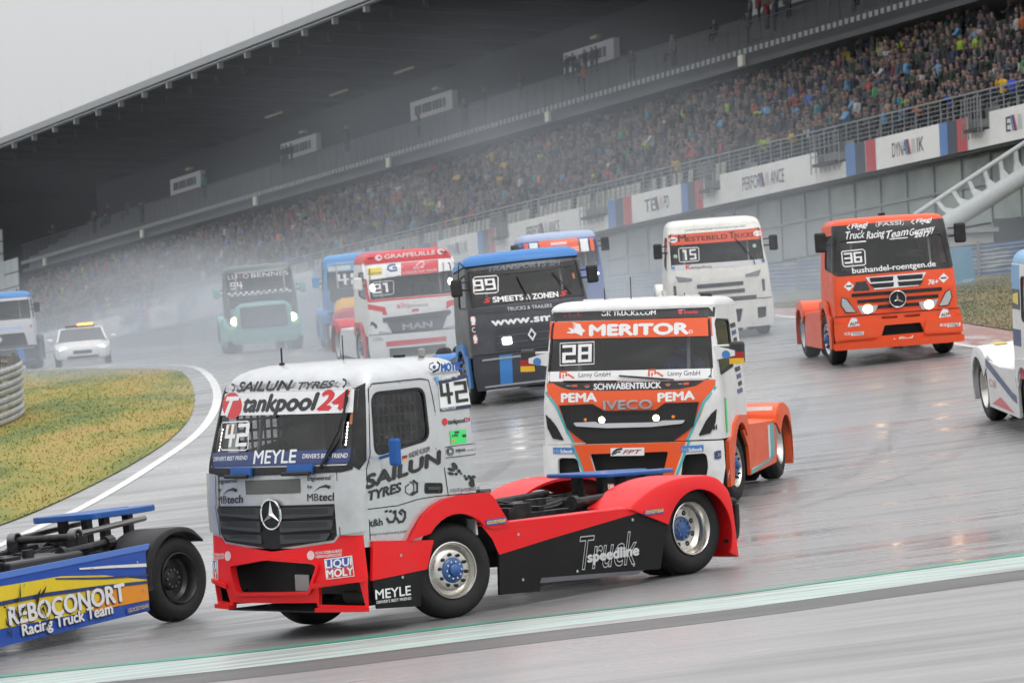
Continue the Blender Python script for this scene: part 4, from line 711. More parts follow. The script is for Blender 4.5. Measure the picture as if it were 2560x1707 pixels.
DEC['28'] = [
 ('P','F',[(-1.15,2.655),(1.13,2.64),(1.13,2.512),(-1.15,2.535)],'blackgloss',{'o': 1}),
 ('P','F',[(-1.151,2.526),(1.098,2.505),(1.116,2.256),(-1.148,2.296)],'orange',{'o': 1}),
 ('T','F','OK TRUCKS.COM',(-0.385,2.582),(0.36,2.569),0.06,'white',{'b': 0.025,'o': 2}),
 ('T','F','brembo',(-0.846,2.6),(-0.662,2.6),0.041,'red',{'b': 0.03,'o': 2}),
 ('P','F',[(-0.877,2.62),(-0.878,2.61),(-0.882,2.602),(-0.888,2.596),(-0.896,2.592),(-0.905,2.591),(-0.915,2.593),(-0.923,2.597),(-0.931,2.604),(-0.935,2.613),(-0.937,2.622),(-0.935,2.631),(-0.931,2.639),(-0.924,2.645),(-0.915,2.649),(-0.906,2.65),(-0.896,2.649),(-0.888,2.644),(-0.882,2.637),(-0.878,2.629)],'red',{'o': 2}),
 ('T','F','brembo',(0.746,2.568),(0.922,2.566),0.041,'red',{'b': 0.03,'o': 2}),
 ('P','F',[(0.718,2.589),(0.717,2.58),(0.713,2.572),(0.707,2.566),(0.7,2.562),(0.691,2.561),(0.683,2.563),(0.675,2.567),(0.669,2.574),(0.665,2.582),(0.663,2.592),(0.664,2.601),(0.667,2.609),(0.673,2.615),(0.681,2.619),(0.689,2.62),(0.698,2.618),(0.705,2.614),(0.712,2.607),(0.716,2.599)],'red',{'o': 2}),
 ('T','F','MERITOR',(-0.54,2.325),(0.8,2.3),0.141,'white',{'b': 0.055,'o': 2,'serif': 1}),
 ('P','F',[(0.859,2.322),(0.858,2.314),(0.854,2.308),(0.848,2.303),(0.841,2.3),(0.833,2.299),(0.824,2.3),(0.816,2.304),(0.81,2.31),(0.806,2.317),(0.805,2.324),(0.806,2.331),(0.81,2.338),(0.816,2.343),(0.823,2.346),(0.832,2.347),(0.84,2.345),(0.848,2.342),(0.854,2.336),(0.858,2.329)],'white',{'o': 2}),
 ('P','F',[(0.849,2.322),(0.848,2.318),(0.846,2.314),(0.842,2.311),(0.837,2.309),(0.832,2.308),(0.827,2.309),(0.823,2.311),(0.819,2.315),(0.817,2.319),(0.816,2.324),(0.817,2.328),(0.819,2.332),(0.822,2.335),(0.827,2.337),(0.832,2.338),(0.837,2.337),(0.842,2.334),(0.845,2.331),(0.848,2.327)],'orange',{'o': 3}),
 ('P','F',[(-0.805,2.511),(-0.681,2.484),(-0.656,2.431),(-0.604,2.392),(-0.639,2.371),(-0.654,2.32),(-0.708,2.35),(-0.758,2.37),(-0.788,2.362),(-0.858,2.368),(-0.878,2.38),(-0.808,2.396),(-0.859,2.439),(-0.809,2.433),(-0.759,2.407),(-0.79,2.446),(-0.739,2.434),(-0.796,2.477),(-0.736,2.462)],'white',{'o': 2}),
 ('L','F',[(-0.969,2.235),(-0.48,2.24),(-0.474,1.944),(-0.961,1.938),(-0.969,2.235)],0.014,'white',{'o': 1}),
 ('N','F','28',(-0.932,1.969),(-0.51,1.973),0.241,'white',{'o': 1}),
 ('P','F',[(-1.151,1.861),(1.135,1.823),(1.142,1.69),(-1.134,1.726)],'white',{'o': 1}),
 ('L','F',[(-0.955,1.767),(-0.957,1.85),(-0.869,1.851),(-0.868,1.791)],0.03,'redor',{'o': 2}),
 ('L','F',[(-0.911,1.765),(-0.912,1.821)],0.02,'redor',{'o': 2}),
 ('L','F',[(-0.849,1.819),(-0.752,1.76)],0.025,'redor',{'o': 2}),
 ('L','F',[(0.285,1.75),(0.284,1.832),(0.366,1.833),(0.367,1.774)],0.03,'redor',{'o': 2}),
 ('L','F',[(0.326,1.748),(0.325,1.803)],0.02,'redor',{'o': 2}),
 ('L','F',[(0.385,1.801),(0.474,1.743)],0.025,'redor',{'o': 2}),
 ('T','F','Lanny GmbH',(-0.691,1.773),(-0.245,1.769),0.063,'ink',{'o': 2}),
 ('T','F','Lanny GmbH',(0.537,1.749),(0.963,1.739),0.063,'ink',{'o': 2}),
 ('P','F',[(-1.062,1.705),(1.03,1.671),(0.912,1.599),(0.676,1.562),(-0.277,1.579),(-0.822,1.609),(-0.941,1.646)],'blackgloss',{'o': 2}),
 ('T','F','SCHWABENTRUCK',(-0.47,1.598),(0.446,1.589),0.081,'white',{'b': 0.03,'o': 3}),
 ('L','F',[(-0.786,1.66),(-0.707,1.661)],0.03,'redor',{'o': 3}),
 ('L','F',[(-0.861,1.662),(-0.802,1.659)],0.008,'silver',{'o': 3}),
 ('L','F',[(0.746,1.633),(0.818,1.634)],0.03,'redor',{'o': 3}),
 ('L','F',[(0.676,1.636),(0.731,1.632)],0.008,'silver',{'o': 3}),
 ('L','F',[(-0.609,1.645),(-0.57,1.662),(-0.531,1.654)],0.012,'redor',{'o': 3}),
 ('L','F',[(-0.59,1.633),(-0.539,1.639)],0.01,'silver',{'o': 3}),
 ('L','F',[(0.502,1.63),(0.539,1.647),(0.576,1.638)],0.012,'redor',{'o': 3}),
 ('L','F',[(0.52,1.618),(0.568,1.623)],0.01,'silver',{'o': 3}),
 ('P','F',[(-1.154,1.708),(1.16,1.672),(1.16,1.596),(1.073,1.482),(1.026,1.374),(0.956,1.192),(0.869,1.049),(0.743,0.873),(-0.777,0.897),(-0.894,1.154),(-0.967,1.304),(-1.053,1.446),(-1.132,1.559)],'orange',{'o': 1}),
 ('L','F',[(-1.16,1.587),(-1.092,1.493),(-1.019,1.408),(-0.95,1.248),(-0.869,1.051),(-0.783,0.897)],0.035,'teal',{'o': 2}),
 ('L','F',[(1.16,1.578),(1.082,1.463),(1.009,1.384),(0.949,1.248),(0.86,1.049),(0.771,0.878)],0.035,'teal',{'o': 2}),
 ('T','F','PEMA',(-0.933,1.446),(-0.437,1.442),0.115,'white',{'b': 0.04,'o': 3}),
 ('T','F','PEMA',(0.407,1.406),(0.887,1.424),0.113,'white',{'b': 0.04,'o': 3}),
 ('T','F','IVECO',(-0.336,1.328),(0.326,1.32),0.118,'chromeletter',{'b': 0.03,'o': 3,'thick': 0.012}),
 ('T','F','CNH',(1.053,1.004),(1.16,1.007),0.066,'ink',{'b': 0.03,'o': 3}),
 ('T','F','FPT',(1.13,1.121),(1.16,1.122),0.033,'red',{'i': 0.2,'o': 3}),
 ('P','S',[(0.98,1.42),(0.86,1.41),(0.86,0.95),(0.98,0.95)],'green',{'o': 2}),
 ('P','B',[(-0.26,0.813),(0.203,0.806),(0.199,0.699),(-0.26,0.706)],'white',{'o': 2}),
 ('T','B','FPT',(-0.092,0.729),(0.168,0.728),0.052,'darkred',{'b': 0.02,'i': 0.35,'o': 3}),
 ('L','B',[(-0.239,0.72),(-0.206,0.766),(-0.169,0.789),(-0.095,0.798)],0.03,'ink',{'o': 3}),
 ('L','B',[(-0.208,0.73),(-0.17,0.755),(-0.121,0.759)],0.02,'ink',{'o': 3}),
 ('P','B',[(-1.083,0.841),(-0.773,0.832),(-0.779,0.749),(-1.084,0.757)],'bluesign',{'o': 2}),
 ('T','B','Schoch',(-0.973,0.764),(-0.802,0.759),0.048,'white',{'b': 0.03,'o': 3}),
 ('T','B','HS',(-1.068,0.771),(-0.986,0.769),0.042,'paleblue',{'b': 0.01,'o': 3}),
 ('P','B',[(0.69,0.806),(0.987,0.811),(0.982,0.72),(0.689,0.723)],'bluesign',{'o': 2}),
 ('T','B','Schoch',(0.788,0.728),(0.962,0.731),0.048,'white',{'b': 0.03,'o': 3}),
 ('T','B','HS',(0.704,0.737),(0.777,0.734),0.042,'paleblue',{'b': 0.01,'o': 3}),
 ('T','B','tech-dok',(-0.335,0.27),(0.139,0.266),0.072,'white',{'b': 0.03,'o': 3,'cap': 'l'}),
 ('T','B','IVECO',(1.124,0.61),(1.2,0.625),0.107,'navy',{'b': 0.02,'o': 3}),
 ('T','K','MERITOR.',(1.073,0.343),(0.451,0.731),0.058,'white',{'b': 0.04,'o': 3}),
]
DEC['36'] = [
 ('T','F','Fliegl',(-0.73,2.53),(-0.409,2.549),0.082,'white',{'b': 0.03,'i': 0.3,'o': 1}),
 ('T','F','Fliegl',(0.516,2.546),(0.843,2.556),0.078,'white',{'b': 0.03,'i': 0.3,'o': 1}),
 ('L','F',[(-0.753,2.597),(-0.806,2.558),(-0.773,2.518),(-0.606,2.505),(-0.456,2.52)],0.02,'white',{'o': 1}),
 ('L','F',[(0.479,2.603),(0.424,2.574),(0.458,2.535),(0.635,2.523),(0.794,2.534)],0.02,'white',{'o': 1}),
 ('L','F',[(-0.252,2.613),(0.27,2.614),(0.269,2.542),(0.236,2.522),(-0.241,2.525),(-0.263,2.553),(-0.252,2.613)],0.014,'paleg',{'o': 1}),
 ('T','F','FASSI',(-0.223,2.535),(0.227,2.538),0.068,'paleg',{'b': 0.02,'i': 0.1,'o': 1}),
 ('T','F','Truck',(-0.848,2.329),(-0.498,2.338),0.146,'white',{'b': 0.01,'i': 0.4,'o': 1}),
 ('T','F','Racing',(-0.47,2.304),(-0.113,2.337),0.142,'white',{'b': 0.01,'i': 0.4,'o': 1}),
 ('T','F','Team',(-0.086,2.286),(0.344,2.33),0.146,'white',{'b': 0.01,'i': 0.4,'o': 1}),
 ('T','F','Germany',(0.364,2.307),(0.874,2.369),0.129,'white',{'b': 0.01,'i': 0.4,'o': 1}),
 ('T','F','2017',(0.448,2.269),(0.772,2.274),0.094,'white',{'b': 0.03,'i': 0.3,'o': 1}),
 ('L','F',[(-0.849,2.262),(-0.485,2.266)],0.025,'white',{'o': 1}),
 ('L','F',[(-0.034,2.271),(0.316,2.278)],0.02,'white',{'o': 1}),
 ('L','F',[(-0.946,2.103),(-0.565,2.116),(-0.53,2.081),(-0.542,1.834),(-0.576,1.815),(-0.935,1.81),(-0.963,1.844),(-0.964,2.082),(-0.946,2.103)],0.02,'white',{'o': 2}),
 ('N','F','36',(-0.925,1.863),(-0.596,1.87),0.204,'white',{'o': 2}),
 ('T','F','bushandel-roentgen.de',(-0.803,1.67),(0.803,1.692),0.107,'white',{'b': 0.015,'o': 2}),
 ('P','F',[(-0.989,1.432),(-0.886,1.526),(-0.8,1.433),(-0.903,1.34)],'white',{'o': 1}),
 ('L','F',[(-0.947,1.434),(-0.842,1.434)],0.03,'ink',{'o': 2}),
 ('P','F',[(0.834,1.454),(0.945,1.548),(1.037,1.455),(0.926,1.362)],'white',{'o': 1}),
 ('L','F',[(0.879,1.455),(0.992,1.456)],0.03,'ink',{'o': 2}),
 ('L','F',[(-0.822,1.359),(-0.515,1.358)],0.07,'ink',{'o': 1}),
 ('L','F',[(-0.796,1.413),(-0.536,1.415)],0.07,'ink',{'o': 1}),
 ('L','F',[(-0.77,1.467),(-0.556,1.473)],0.07,'ink',{'o': 1}),
 ('T','F','76+',(0.623,1.349),(0.824,1.356),0.09,'white',{'b': 0.03,'i': 0.2,'o': 1}),
 ('P','B',[(-0.977,0.66),(-0.939,0.756),(-0.892,0.827),(-0.805,0.814),(-0.77,0.7),(-0.747,0.672)],'white',{'o': 20}),
 ('T','B','ALM',(-0.932,0.682),(-0.789,0.693),0.064,'grey',{'b': 0.02,'o': 22}),
 ('P','B',[(0.749,0.703),(0.79,0.799),(0.841,0.87),(0.935,0.857),(0.974,0.742),(0.999,0.715)],'white',{'o': 20}),
 ('T','B','ALM',(0.798,0.725),(0.953,0.735),0.064,'grey',{'b': 0.02,'o': 22}),
 ('P','B',[(-0.922,0.555),(-0.693,0.555),(-0.697,0.491),(-0.928,0.486)],'white',{'o': 20}),
 ('T','B','TOOLS',(-0.906,0.5),(-0.717,0.505),0.047,'grey',{'b': 0.02,'o': 22}),
 ('T','B','KS',(-1.051,0.508),(-0.941,0.504),0.052,'white',{'b': 0.03,'o': 20}),
 ('P','B',[(0.909,0.586),(1.16,0.584),(1.155,0.52),(0.903,0.517)],'white',{'o': 20}),
 ('T','B','TOOLS',(0.927,0.531),(1.132,0.535),0.047,'grey',{'b': 0.02,'o': 22}),
 ('T','B','KS',(0.769,0.54),(0.889,0.536),0.051,'white',{'b': 0.03,'o': 20}),
 ('T','B','Fliegl',(-0.06,0.31),(0.223,0.325),0.086,'white',{'b': 0.03,'i': 0.3,'o': 20}),
 ('L','B',[(-0.121,0.373),(-0.177,0.334),(-0.136,0.294),(0.057,0.28),(0.189,0.3)],0.022,'white',{'o': 20}),
]
DEC['15'] = [
 ('P','F',[(-1.073,2.478),(1.14,2.471),(1.125,2.22),(-1.07,2.234)],'orangered',{'o': 1}),
 ('T','F','M',(-0.85,2.311),(-0.674,2.309),0.156,'ink',{'b': 0.015,'o': 2}),
 ('T','F','ESTEBELD',(-0.655,2.3),(0.283,2.298),0.104,'ink',{'b': 0.015,'o': 2}),
 ('T','F','T',(0.333,2.294),(0.456,2.296),0.148,'ink',{'b': 0.015,'o': 2}),
 ('T','F','RUCKS',(0.456,2.296),(0.892,2.296),0.1,'ink',{'b': 0.015,'o': 2}),
 ('P','F',[(-0.874,2.353),(-0.881,2.333),(-0.896,2.315),(-0.918,2.302),(-0.946,2.295),(-0.975,2.294),(-1.005,2.299),(-1.03,2.311),(-1.05,2.327),(-1.061,2.346),(-1.064,2.367),(-1.057,2.387),(-1.043,2.404),(-1.02,2.418),(-0.993,2.425),(-0.963,2.426),(-0.934,2.42),(-0.908,2.409),(-0.889,2.393),(-0.877,2.374)],'white',{'o': 2}),
 ('L','F',[(-1.03,2.356),(-0.91,2.355)],0.03,'navy',{'o': 3}),
 ('P','F',[(1.104,2.35),(1.096,2.33),(1.078,2.313),(1.054,2.301),(1.025,2.294),(0.994,2.293),(0.965,2.299),(0.938,2.311),(0.918,2.327),(0.906,2.347),(0.903,2.368),(0.91,2.388),(0.926,2.405),(0.949,2.418),(0.977,2.425),(1.008,2.425),(1.038,2.419),(1.066,2.407),(1.088,2.391),(1.101,2.371)],'white',{'o': 2}),
 ('L','F',[(0.939,2.356),(1.064,2.354)],0.03,'navy',{'o': 3}),
 ('T','F','www.heckertransporte.de',(-0.692,2.54),(0.727,2.537),0.048,'grey',{'b': 0.01,'o': 1}),
 ('L','F',[(-0.838,2.159),(-0.429,2.148),(-0.402,2.115),(-0.416,1.859),(-0.448,1.838),(-0.842,1.837),(-0.871,1.866),(-0.866,2.135),(-0.838,2.159)],0.018,'white',{'o': 1}),
 ('N','F','15',(-0.795,1.874),(-0.474,1.876),0.24,'white',{'o': 1}),
 ('P','F',[(-1.103,1.774),(1.119,1.757),(1.122,1.644),(-1.097,1.669)],'paleg',{'o': 1}),
 ('T','F','K',(-0.734,1.667),(-0.614,1.666),0.099,'red',{'b': 0.03,'o': 2}),
 ('T','F','empshuis',(-0.61,1.669),(-0.142,1.661),0.064,'grey',{'b': 0.01,'o': 2}),
 ('P','F',[(-1.066,1.752),(-0.986,1.746),(-0.992,1.686),(-1.071,1.692)],'bluesign',{'o': 2}),
 ('P','F',[(1.028,1.745),(1.111,1.738),(1.104,1.678),(1.022,1.685)],'bluesign',{'o': 2}),
]
DEC['99'] = [
 ('L','F',[(-0.952,2.38),(-0.549,2.361),(-0.522,2.315),(-0.565,2.05),(-0.603,2.026),(-1.005,2.05),(-1.028,2.084),(-0.991,2.35),(-0.952,2.38)],0.02,'white',{'o': 2}),
 ('N','F','99',(-1.015,2.101),(-0.593,2.088),0.226,'white',{'o': 2}),
 ('T','F','TRANSPORTS SM',(-0.681,2.457),(0.751,2.44),0.093,'slate2',{'b': 0.03,'i': 0.3,'o': 2}),
 ('T','F','SMEETS',(-0.689,1.842),(-0.104,1.825),0.106,'white',{'b': 0.03,'o': 2}),
 ('T','F','& ZONEN',(-0.051,1.819),(0.589,1.814),0.106,'white',{'b': 0.03,'o': 2}),
 ('T','F','S',(-0.867,1.854),(-0.732,1.852),0.088,'red',{'b': 0.05,'i': 0.3,'o': 2}),
 ('T','F','S',(0.632,1.826),(0.769,1.829),0.088,'red',{'b': 0.05,'i': 0.3,'o': 2}),
 ('P','F',[(-1.16,1.757),(1.14,1.685),(1.135,1.576),(-1.16,1.643)],'slate3',{'o': 1}),
 ('T','F','TRUCKS & TRAILERS',(-0.446,1.645),(0.433,1.624),0.068,'paleg',{'b': 0.01,'o': 2}),
 ('T','F','www.smz.nl',(-0.776,1.388),(0.86,1.362),0.141,'white',{'b': 0.04,'o': 1,'cap': 'l'}),
 ('P','F',[(-1.16,1.618),(-1.075,1.605),(-1.083,1.444),(-1.16,1.455)],'white',{'o': 1}),
 ('L','F',[(-1.16,1.483),(-1.085,1.468)],0.07,'red',{'o': 2}),
 ('L','F',[(-1.16,1.601),(-1.077,1.587)],0.05,'red',{'o': 2}),
 ('P','F',[(-1.16,1.256),(-1.083,1.244),(-1.09,1.084),(-1.16,1.095)],'white',{'o': 1}),
 ('L','F',[(-1.16,1.122),(-1.091,1.108)],0.07,'red',{'o': 2}),
 ('L','F',[(-1.16,1.239),(-1.086,1.226)],0.05,'red',{'o': 2}),
 ('T','F','C',(-1.16,1.309),(-1.108,1.302),0.099,'white',{'b': 0.01,'o': 2}),
]
DEC['21'] = [
 ('T','F','GRAFFEUILLE',(-0.612,2.726),(0.674,2.74),0.103,'white',{'b': 0.03,'o': 1}),
 ('P','F',[(-0.669,2.759),(-0.676,2.735),(-0.69,2.715),(-0.711,2.699),(-0.737,2.69),(-0.764,2.688),(-0.791,2.694),(-0.815,2.708),(-0.833,2.726),(-0.844,2.749),(-0.847,2.773),(-0.84,2.797),(-0.826,2.818),(-0.805,2.833),(-0.78,2.842),(-0.752,2.844),(-0.725,2.838),(-0.701,2.825),(-0.683,2.806),(-0.672,2.783)],'white',{'o': 1}),
 ('P','F',[(-0.707,2.766),(-0.709,2.758),(-0.715,2.752),(-0.723,2.746),(-0.732,2.744),(-0.743,2.743),(-0.753,2.745),(-0.762,2.75),(-0.769,2.756),(-0.774,2.764),(-0.775,2.772),(-0.772,2.78),(-0.767,2.786),(-0.759,2.792),(-0.749,2.794),(-0.739,2.795),(-0.728,2.793),(-0.719,2.788),(-0.712,2.782),(-0.708,2.774)],'red',{'o': 2}),
 ('P','F',[(0.926,2.783),(0.919,2.759),(0.904,2.739),(0.881,2.723),(0.853,2.714),(0.822,2.713),(0.793,2.719),(0.767,2.733),(0.747,2.751),(0.735,2.774),(0.732,2.799),(0.739,2.822),(0.755,2.843),(0.777,2.859),(0.805,2.867),(0.836,2.869),(0.865,2.863),(0.892,2.849),(0.912,2.83),(0.924,2.808)],'white',{'o': 1}),
 ('P','F',[(0.885,2.791),(0.882,2.783),(0.876,2.776),(0.868,2.771),(0.857,2.768),(0.846,2.768),(0.834,2.77),(0.824,2.775),(0.817,2.781),(0.812,2.789),(0.811,2.797),(0.813,2.805),(0.819,2.811),(0.828,2.817),(0.838,2.819),(0.85,2.82),(0.861,2.818),(0.871,2.813),(0.879,2.807),(0.884,2.799)],'red',{'o': 2}),
 ('P','F',[(-1.16,2.645),(1.16,2.66),(1.16,2.277),(0.937,2.305),(0.587,2.28),(-0.304,2.277),(-1.124,2.225),(-1.16,2.232)],'white',{'o': 1}),
 ('P','F',[(-1.049,2.527),(-0.715,2.528),(-0.732,2.341),(-1.069,2.329)],'yellow',{'o': 2}),
 ('T','F','RESSTAR',(-1.057,2.361),(-0.733,2.367),0.047,'grey',{'b': 0.02,'o': 3}),
 ('L','F',[(-0.574,2.582),(-0.271,2.585),(-0.302,2.288),(-0.605,2.281),(-0.623,2.314),(-0.574,2.582)],0.012,'greyl',{'o': 2}),
 ('L','F',[(-0.363,2.553),(-0.446,2.571),(-0.551,2.525),(-0.571,2.462),(-0.502,2.413),(-0.35,2.422),(-0.352,2.487),(-0.449,2.491)],0.055,'bluegrey',{'o': 2}),
 ('P','F',[(-0.224,2.603),(0.687,2.624),(0.737,2.583),(0.705,2.303),(0.656,2.285),(-0.26,2.28)],'redsoft',{'o': 2}),
 ('L','F',[(0.141,2.479),(0.246,2.569),(0.34,2.594),(0.356,2.494),(0.25,2.46),(0.336,2.431)],0.03,'pinkwhite',{'o': 3}),
 ('T','F','V.TRUCK.TOP TRUCK',(-0.212,2.313),(0.674,2.327),0.052,'pinkwhite',{'b': 0.02,'o': 3}),
 ('T','F','B2V',(0.076,2.409),(0.334,2.42),0.056,'pinkwhite',{'b': 0.02,'o': 3}),
 ('L','F',[(0.831,2.503),(1.16,2.499),(1.16,2.434),(0.821,2.439),(0.831,2.503)],0.015,'redsoft',{'o': 2}),
 ('L','F',[(-0.96,2.169),(-0.512,2.175),(-0.473,2.14),(-0.498,1.871),(-0.534,1.842),(-0.972,1.828),(-1.01,1.859),(-0.985,2.138),(-0.96,2.169)],0.018,'paleg',{'o': 2}),
 ('N','F','21',(-0.986,1.885),(-0.569,1.899),0.236,'white',{'o': 2}),
 ('T','F','allo',(-0.458,1.474),(-0.164,1.476),0.137,'redsoft',{'o': 1,'cap': 'l'}),
 ('T','F','pneus',(-0.175,1.481),(0.323,1.478),0.086,'greyl',{'b': 0.01,'o': 1}),
 ('P','F',[(-0.099,1.431),(0.073,1.434),(0.066,1.365),(-0.106,1.362)],'redsoft',{'o': 1}),
 ('P','F',[(-1.16,1.64),(-0.752,1.529),(-0.718,1.338),(-0.824,1.346),(-0.838,1.423),(-1.16,1.509)],'red',{'o': 1}),
 ('P','F',[(0.808,1.545),(1.16,1.608),(1.16,1.448),(0.909,1.427),(0.786,1.351)],'red',{'o': 1}),
 ('P','F',[(-1.16,2.209),(-1.112,2.224),(-1.111,1.878),(-1.079,1.735),(1.085,1.727),(1.09,1.683),(-0.618,1.686),(-1.106,1.679),(-1.16,1.709),(-1.16,1.929)],'red',{'o': 1}),
 ('T','F','MAN',(-0.362,0.933),(0.375,0.948),0.147,'chromeletter',{'b': 0.04,'o': 4,'thick': 0.012}),
 ('P','B',[(-0.812,0.681),(0.718,0.684),(0.707,0.566),(-0.812,0.551)],'red',{'o': 2}),
 ('P','F',[(-1.16,1.083),(-1.121,1.208),(-1.07,1.193),(-0.992,1.111),(-0.987,1.046),(-1.043,1.007),(-1.058,1.084),(-1.128,1.122)],'ink',{'o': 1}),
 ('T','B','Diffa',(-1.135,0.707),(-0.883,0.713),0.091,'greyl',{'i': 0.2,'o': 2}),
]
# ---------------------------------------------------------------- truck kit
C_ = dict(white=(.80, .80, .80), ink=(.018, .018, .02), red=(.62, .022, .03), navy=(.022, .045, .16), navyd=(.02, .03, .07), grey=(.10, .10, .10), greyl=(.30, .31, .33), plate=(.10, .10, .095),
  pinkwhite=(.78, .55, .55), bluevio=(.03, .06, .38), gold=(.75, .45, .02), skyblue=(.13, .35, .62), blue=(.03, .12, .42), green=(.05, .72, .17), orangeflag=(.85, .25, .04), silver=(.5, .51, .52),
  yellow=(.80, .62, .08), paleg=(.60, .61, .62), slate=(.10, .105, .12), steel=(.4, .4, .4), orange=(.80, .095, .012), blackgloss=(.014, .014, .016), redor=(.70, .10, .04), teal=(.06, .42, .44),
  darkred=(.32, .02, .03), bluesign=(.05, .20, .50), paleblue=(.35, .5, .75), orangered=(.72, .10, .04), slate2=(.11, .13, .17), slate3=(.025, .028, .038), bluegrey=(.06, .10, .26), redsoft=(.62, .05, .07),
  chromeletter=(.42, .42, .43))
def ink(c): return mat('print '+c, C_[c], .35 if c not in ('chromeletter',) else .3, .6 if c == 'chromeletter' else 0, .25, .12)
M_RUB = mat('tyre rubber', (.010, .010, .0105), .6, 0, 0, .1, .12, 14., .35)
M_BLK = mat('black plastic', (.014, .014, .015), .45, 0, 0, .15, 0, 8., .35)
M_CHA = mat('chassis black', (.012, .012, .013), .4, .2, 0, .3, .3, 10.)
M_ALU = mat('polished aluminium', (.62, .60, .56), .16, 1., 0, .15, 0, 6.)
M_CHROME = mat('chrome', (.75, .75, .76), .08, 1.)
M_HUB = mat('blue hub paint', (.014, .09, .30), .3, 0, .4, .3)
M_INT = mat('cab interior', (.035, .036, .038), .7)
M_MESHG = mat('mesh backing', (.008, .008, .009), .6)
M_SEAM = mat('panel gap', (.01, .01, .011), .7)
M_AMB = mat('amber lens', (.75, .2, .02), .3, 0, 0, 0, 0, 1, .5, (1, .3, .03, .25))
M_LAMP = mat('lit lamp', (1, .9, .7), .3, emit=(1, .72, .36, 14))
M_LAMPW = mat('lit white lamp', (1, 1, .95), .3, emit=(1, .95, .85, 20))
M_LENS = mat('lamp lens', (.5, .52, .54), .12, .3, .5)
def glass_mat(name, tint, refl):
    m, t, b = nodes_of(name); out = [n for n in t.nodes if n.type == 'OUTPUT_MATERIAL'][0]
    tr = N(t, 'BsdfTransparent'); tr.inputs[0].default_value = (tint, tint*1.01, tint*1.02, 1); gl = N(t, 'BsdfGlossy'); gl.inputs['Roughness'].default_value = .03
    no = N(t, 'TexNoise', Scale=3., Detail=5.); df = N(t, 'BsdfDiffuse'); df.inputs[0].default_value = (.4, .4, .4, 1)
    fr = N(t, 'Fresnel', IOR=1.5); ma = N(t, 'Math', operation='MULTIPLY_ADD'); ma.inputs[1].default_value = 1.0; ma.inputs[2].default_value = refl; L(t, fr.outputs[0], ma.inputs[0])
    mx = N(t, 'MixShader'); L(t, ma.outputs[0], mx.inputs[0]); L(t, tr.outputs[0], mx.inputs[1]); L(t, gl.outputs[0], mx.inputs[2])
    mr = N(t, 'MapRange'); mr.inputs[1].default_value = .45; mr.inputs[2].default_value = .8; mr.inputs[4].default_value = .1; L(t, no.outputs[0], mr.inputs[0])   # film of spray
    m2 = N(t, 'MixShader'); L(t, mr.outputs[0], m2.inputs[0]); L(t, mx.outputs[0], m2.inputs[1]); L(t, df.outputs[0], m2.inputs[2]); L(t, m2.outputs[0], out.inputs[0])
    return m
M_GLASS = glass_mat('windscreen glass', .8, .02); M_SGLASS = glass_mat('tinted side glass', .22, .05); M_CGLASS = glass_mat('clear side glass', .85, .02)
WB = 3.7
def root_pose(X, Y, yaw, wb=WB):
    """stands the wheels on the terrain"""
    a = R_(yaw); h = Vector((math.cos(a), math.sin(a))); l = Vector((-math.sin(a), math.cos(a)))
    P = []
    for fx in (0, -wb):
        for fy in (-1.05, 1.05): q = Vector((X, Y))+h*fx+l*fy; P.append((fx, fy, tz(q.x, q.y)))
    A = np.array([[1, p[0], p[1]] for p in P]); k = np.linalg.lstsq(A, np.array([p[2] for p in P]), rcond=None)[0]
    ex = Vector((h.x, h.y, k[1])).normalized(); ey = Vector((l.x, l.y, k[2])); ez = ex.cross(ey).normalized(); ey = ez.cross(ex)
    M = Matrix((ex, ey, ez)).transposed().to_4x4(); M.translation = Vector((X, Y, k[0])); return M
def fit_pose(p, yaw, pitch, roll):
    return Matrix.Translation(p) @ Matrix.Rotation(R_(yaw), 4, 'Z') @ Matrix.Rotation(R_(pitch), 4, 'Y') @ Matrix.Rotation(R_(roll), 4, 'X')
def embolden(f, vs, fs, off, b):
    """heavier letters: the same outline laid down a few times, each a hair further out"""
    V = []; Fs = []; n = len(vs)
    for k, (a, c) in enumerate(((0, 0), (b, 0), (-b, 0), (0, b*.7), (0, -b*.7))):
        V += [f(u+a, v+c, off+k*.00025) for u, v in vs]; Fs += [tuple(i+k*n for i in q) for q in fs]
    return V, Fs
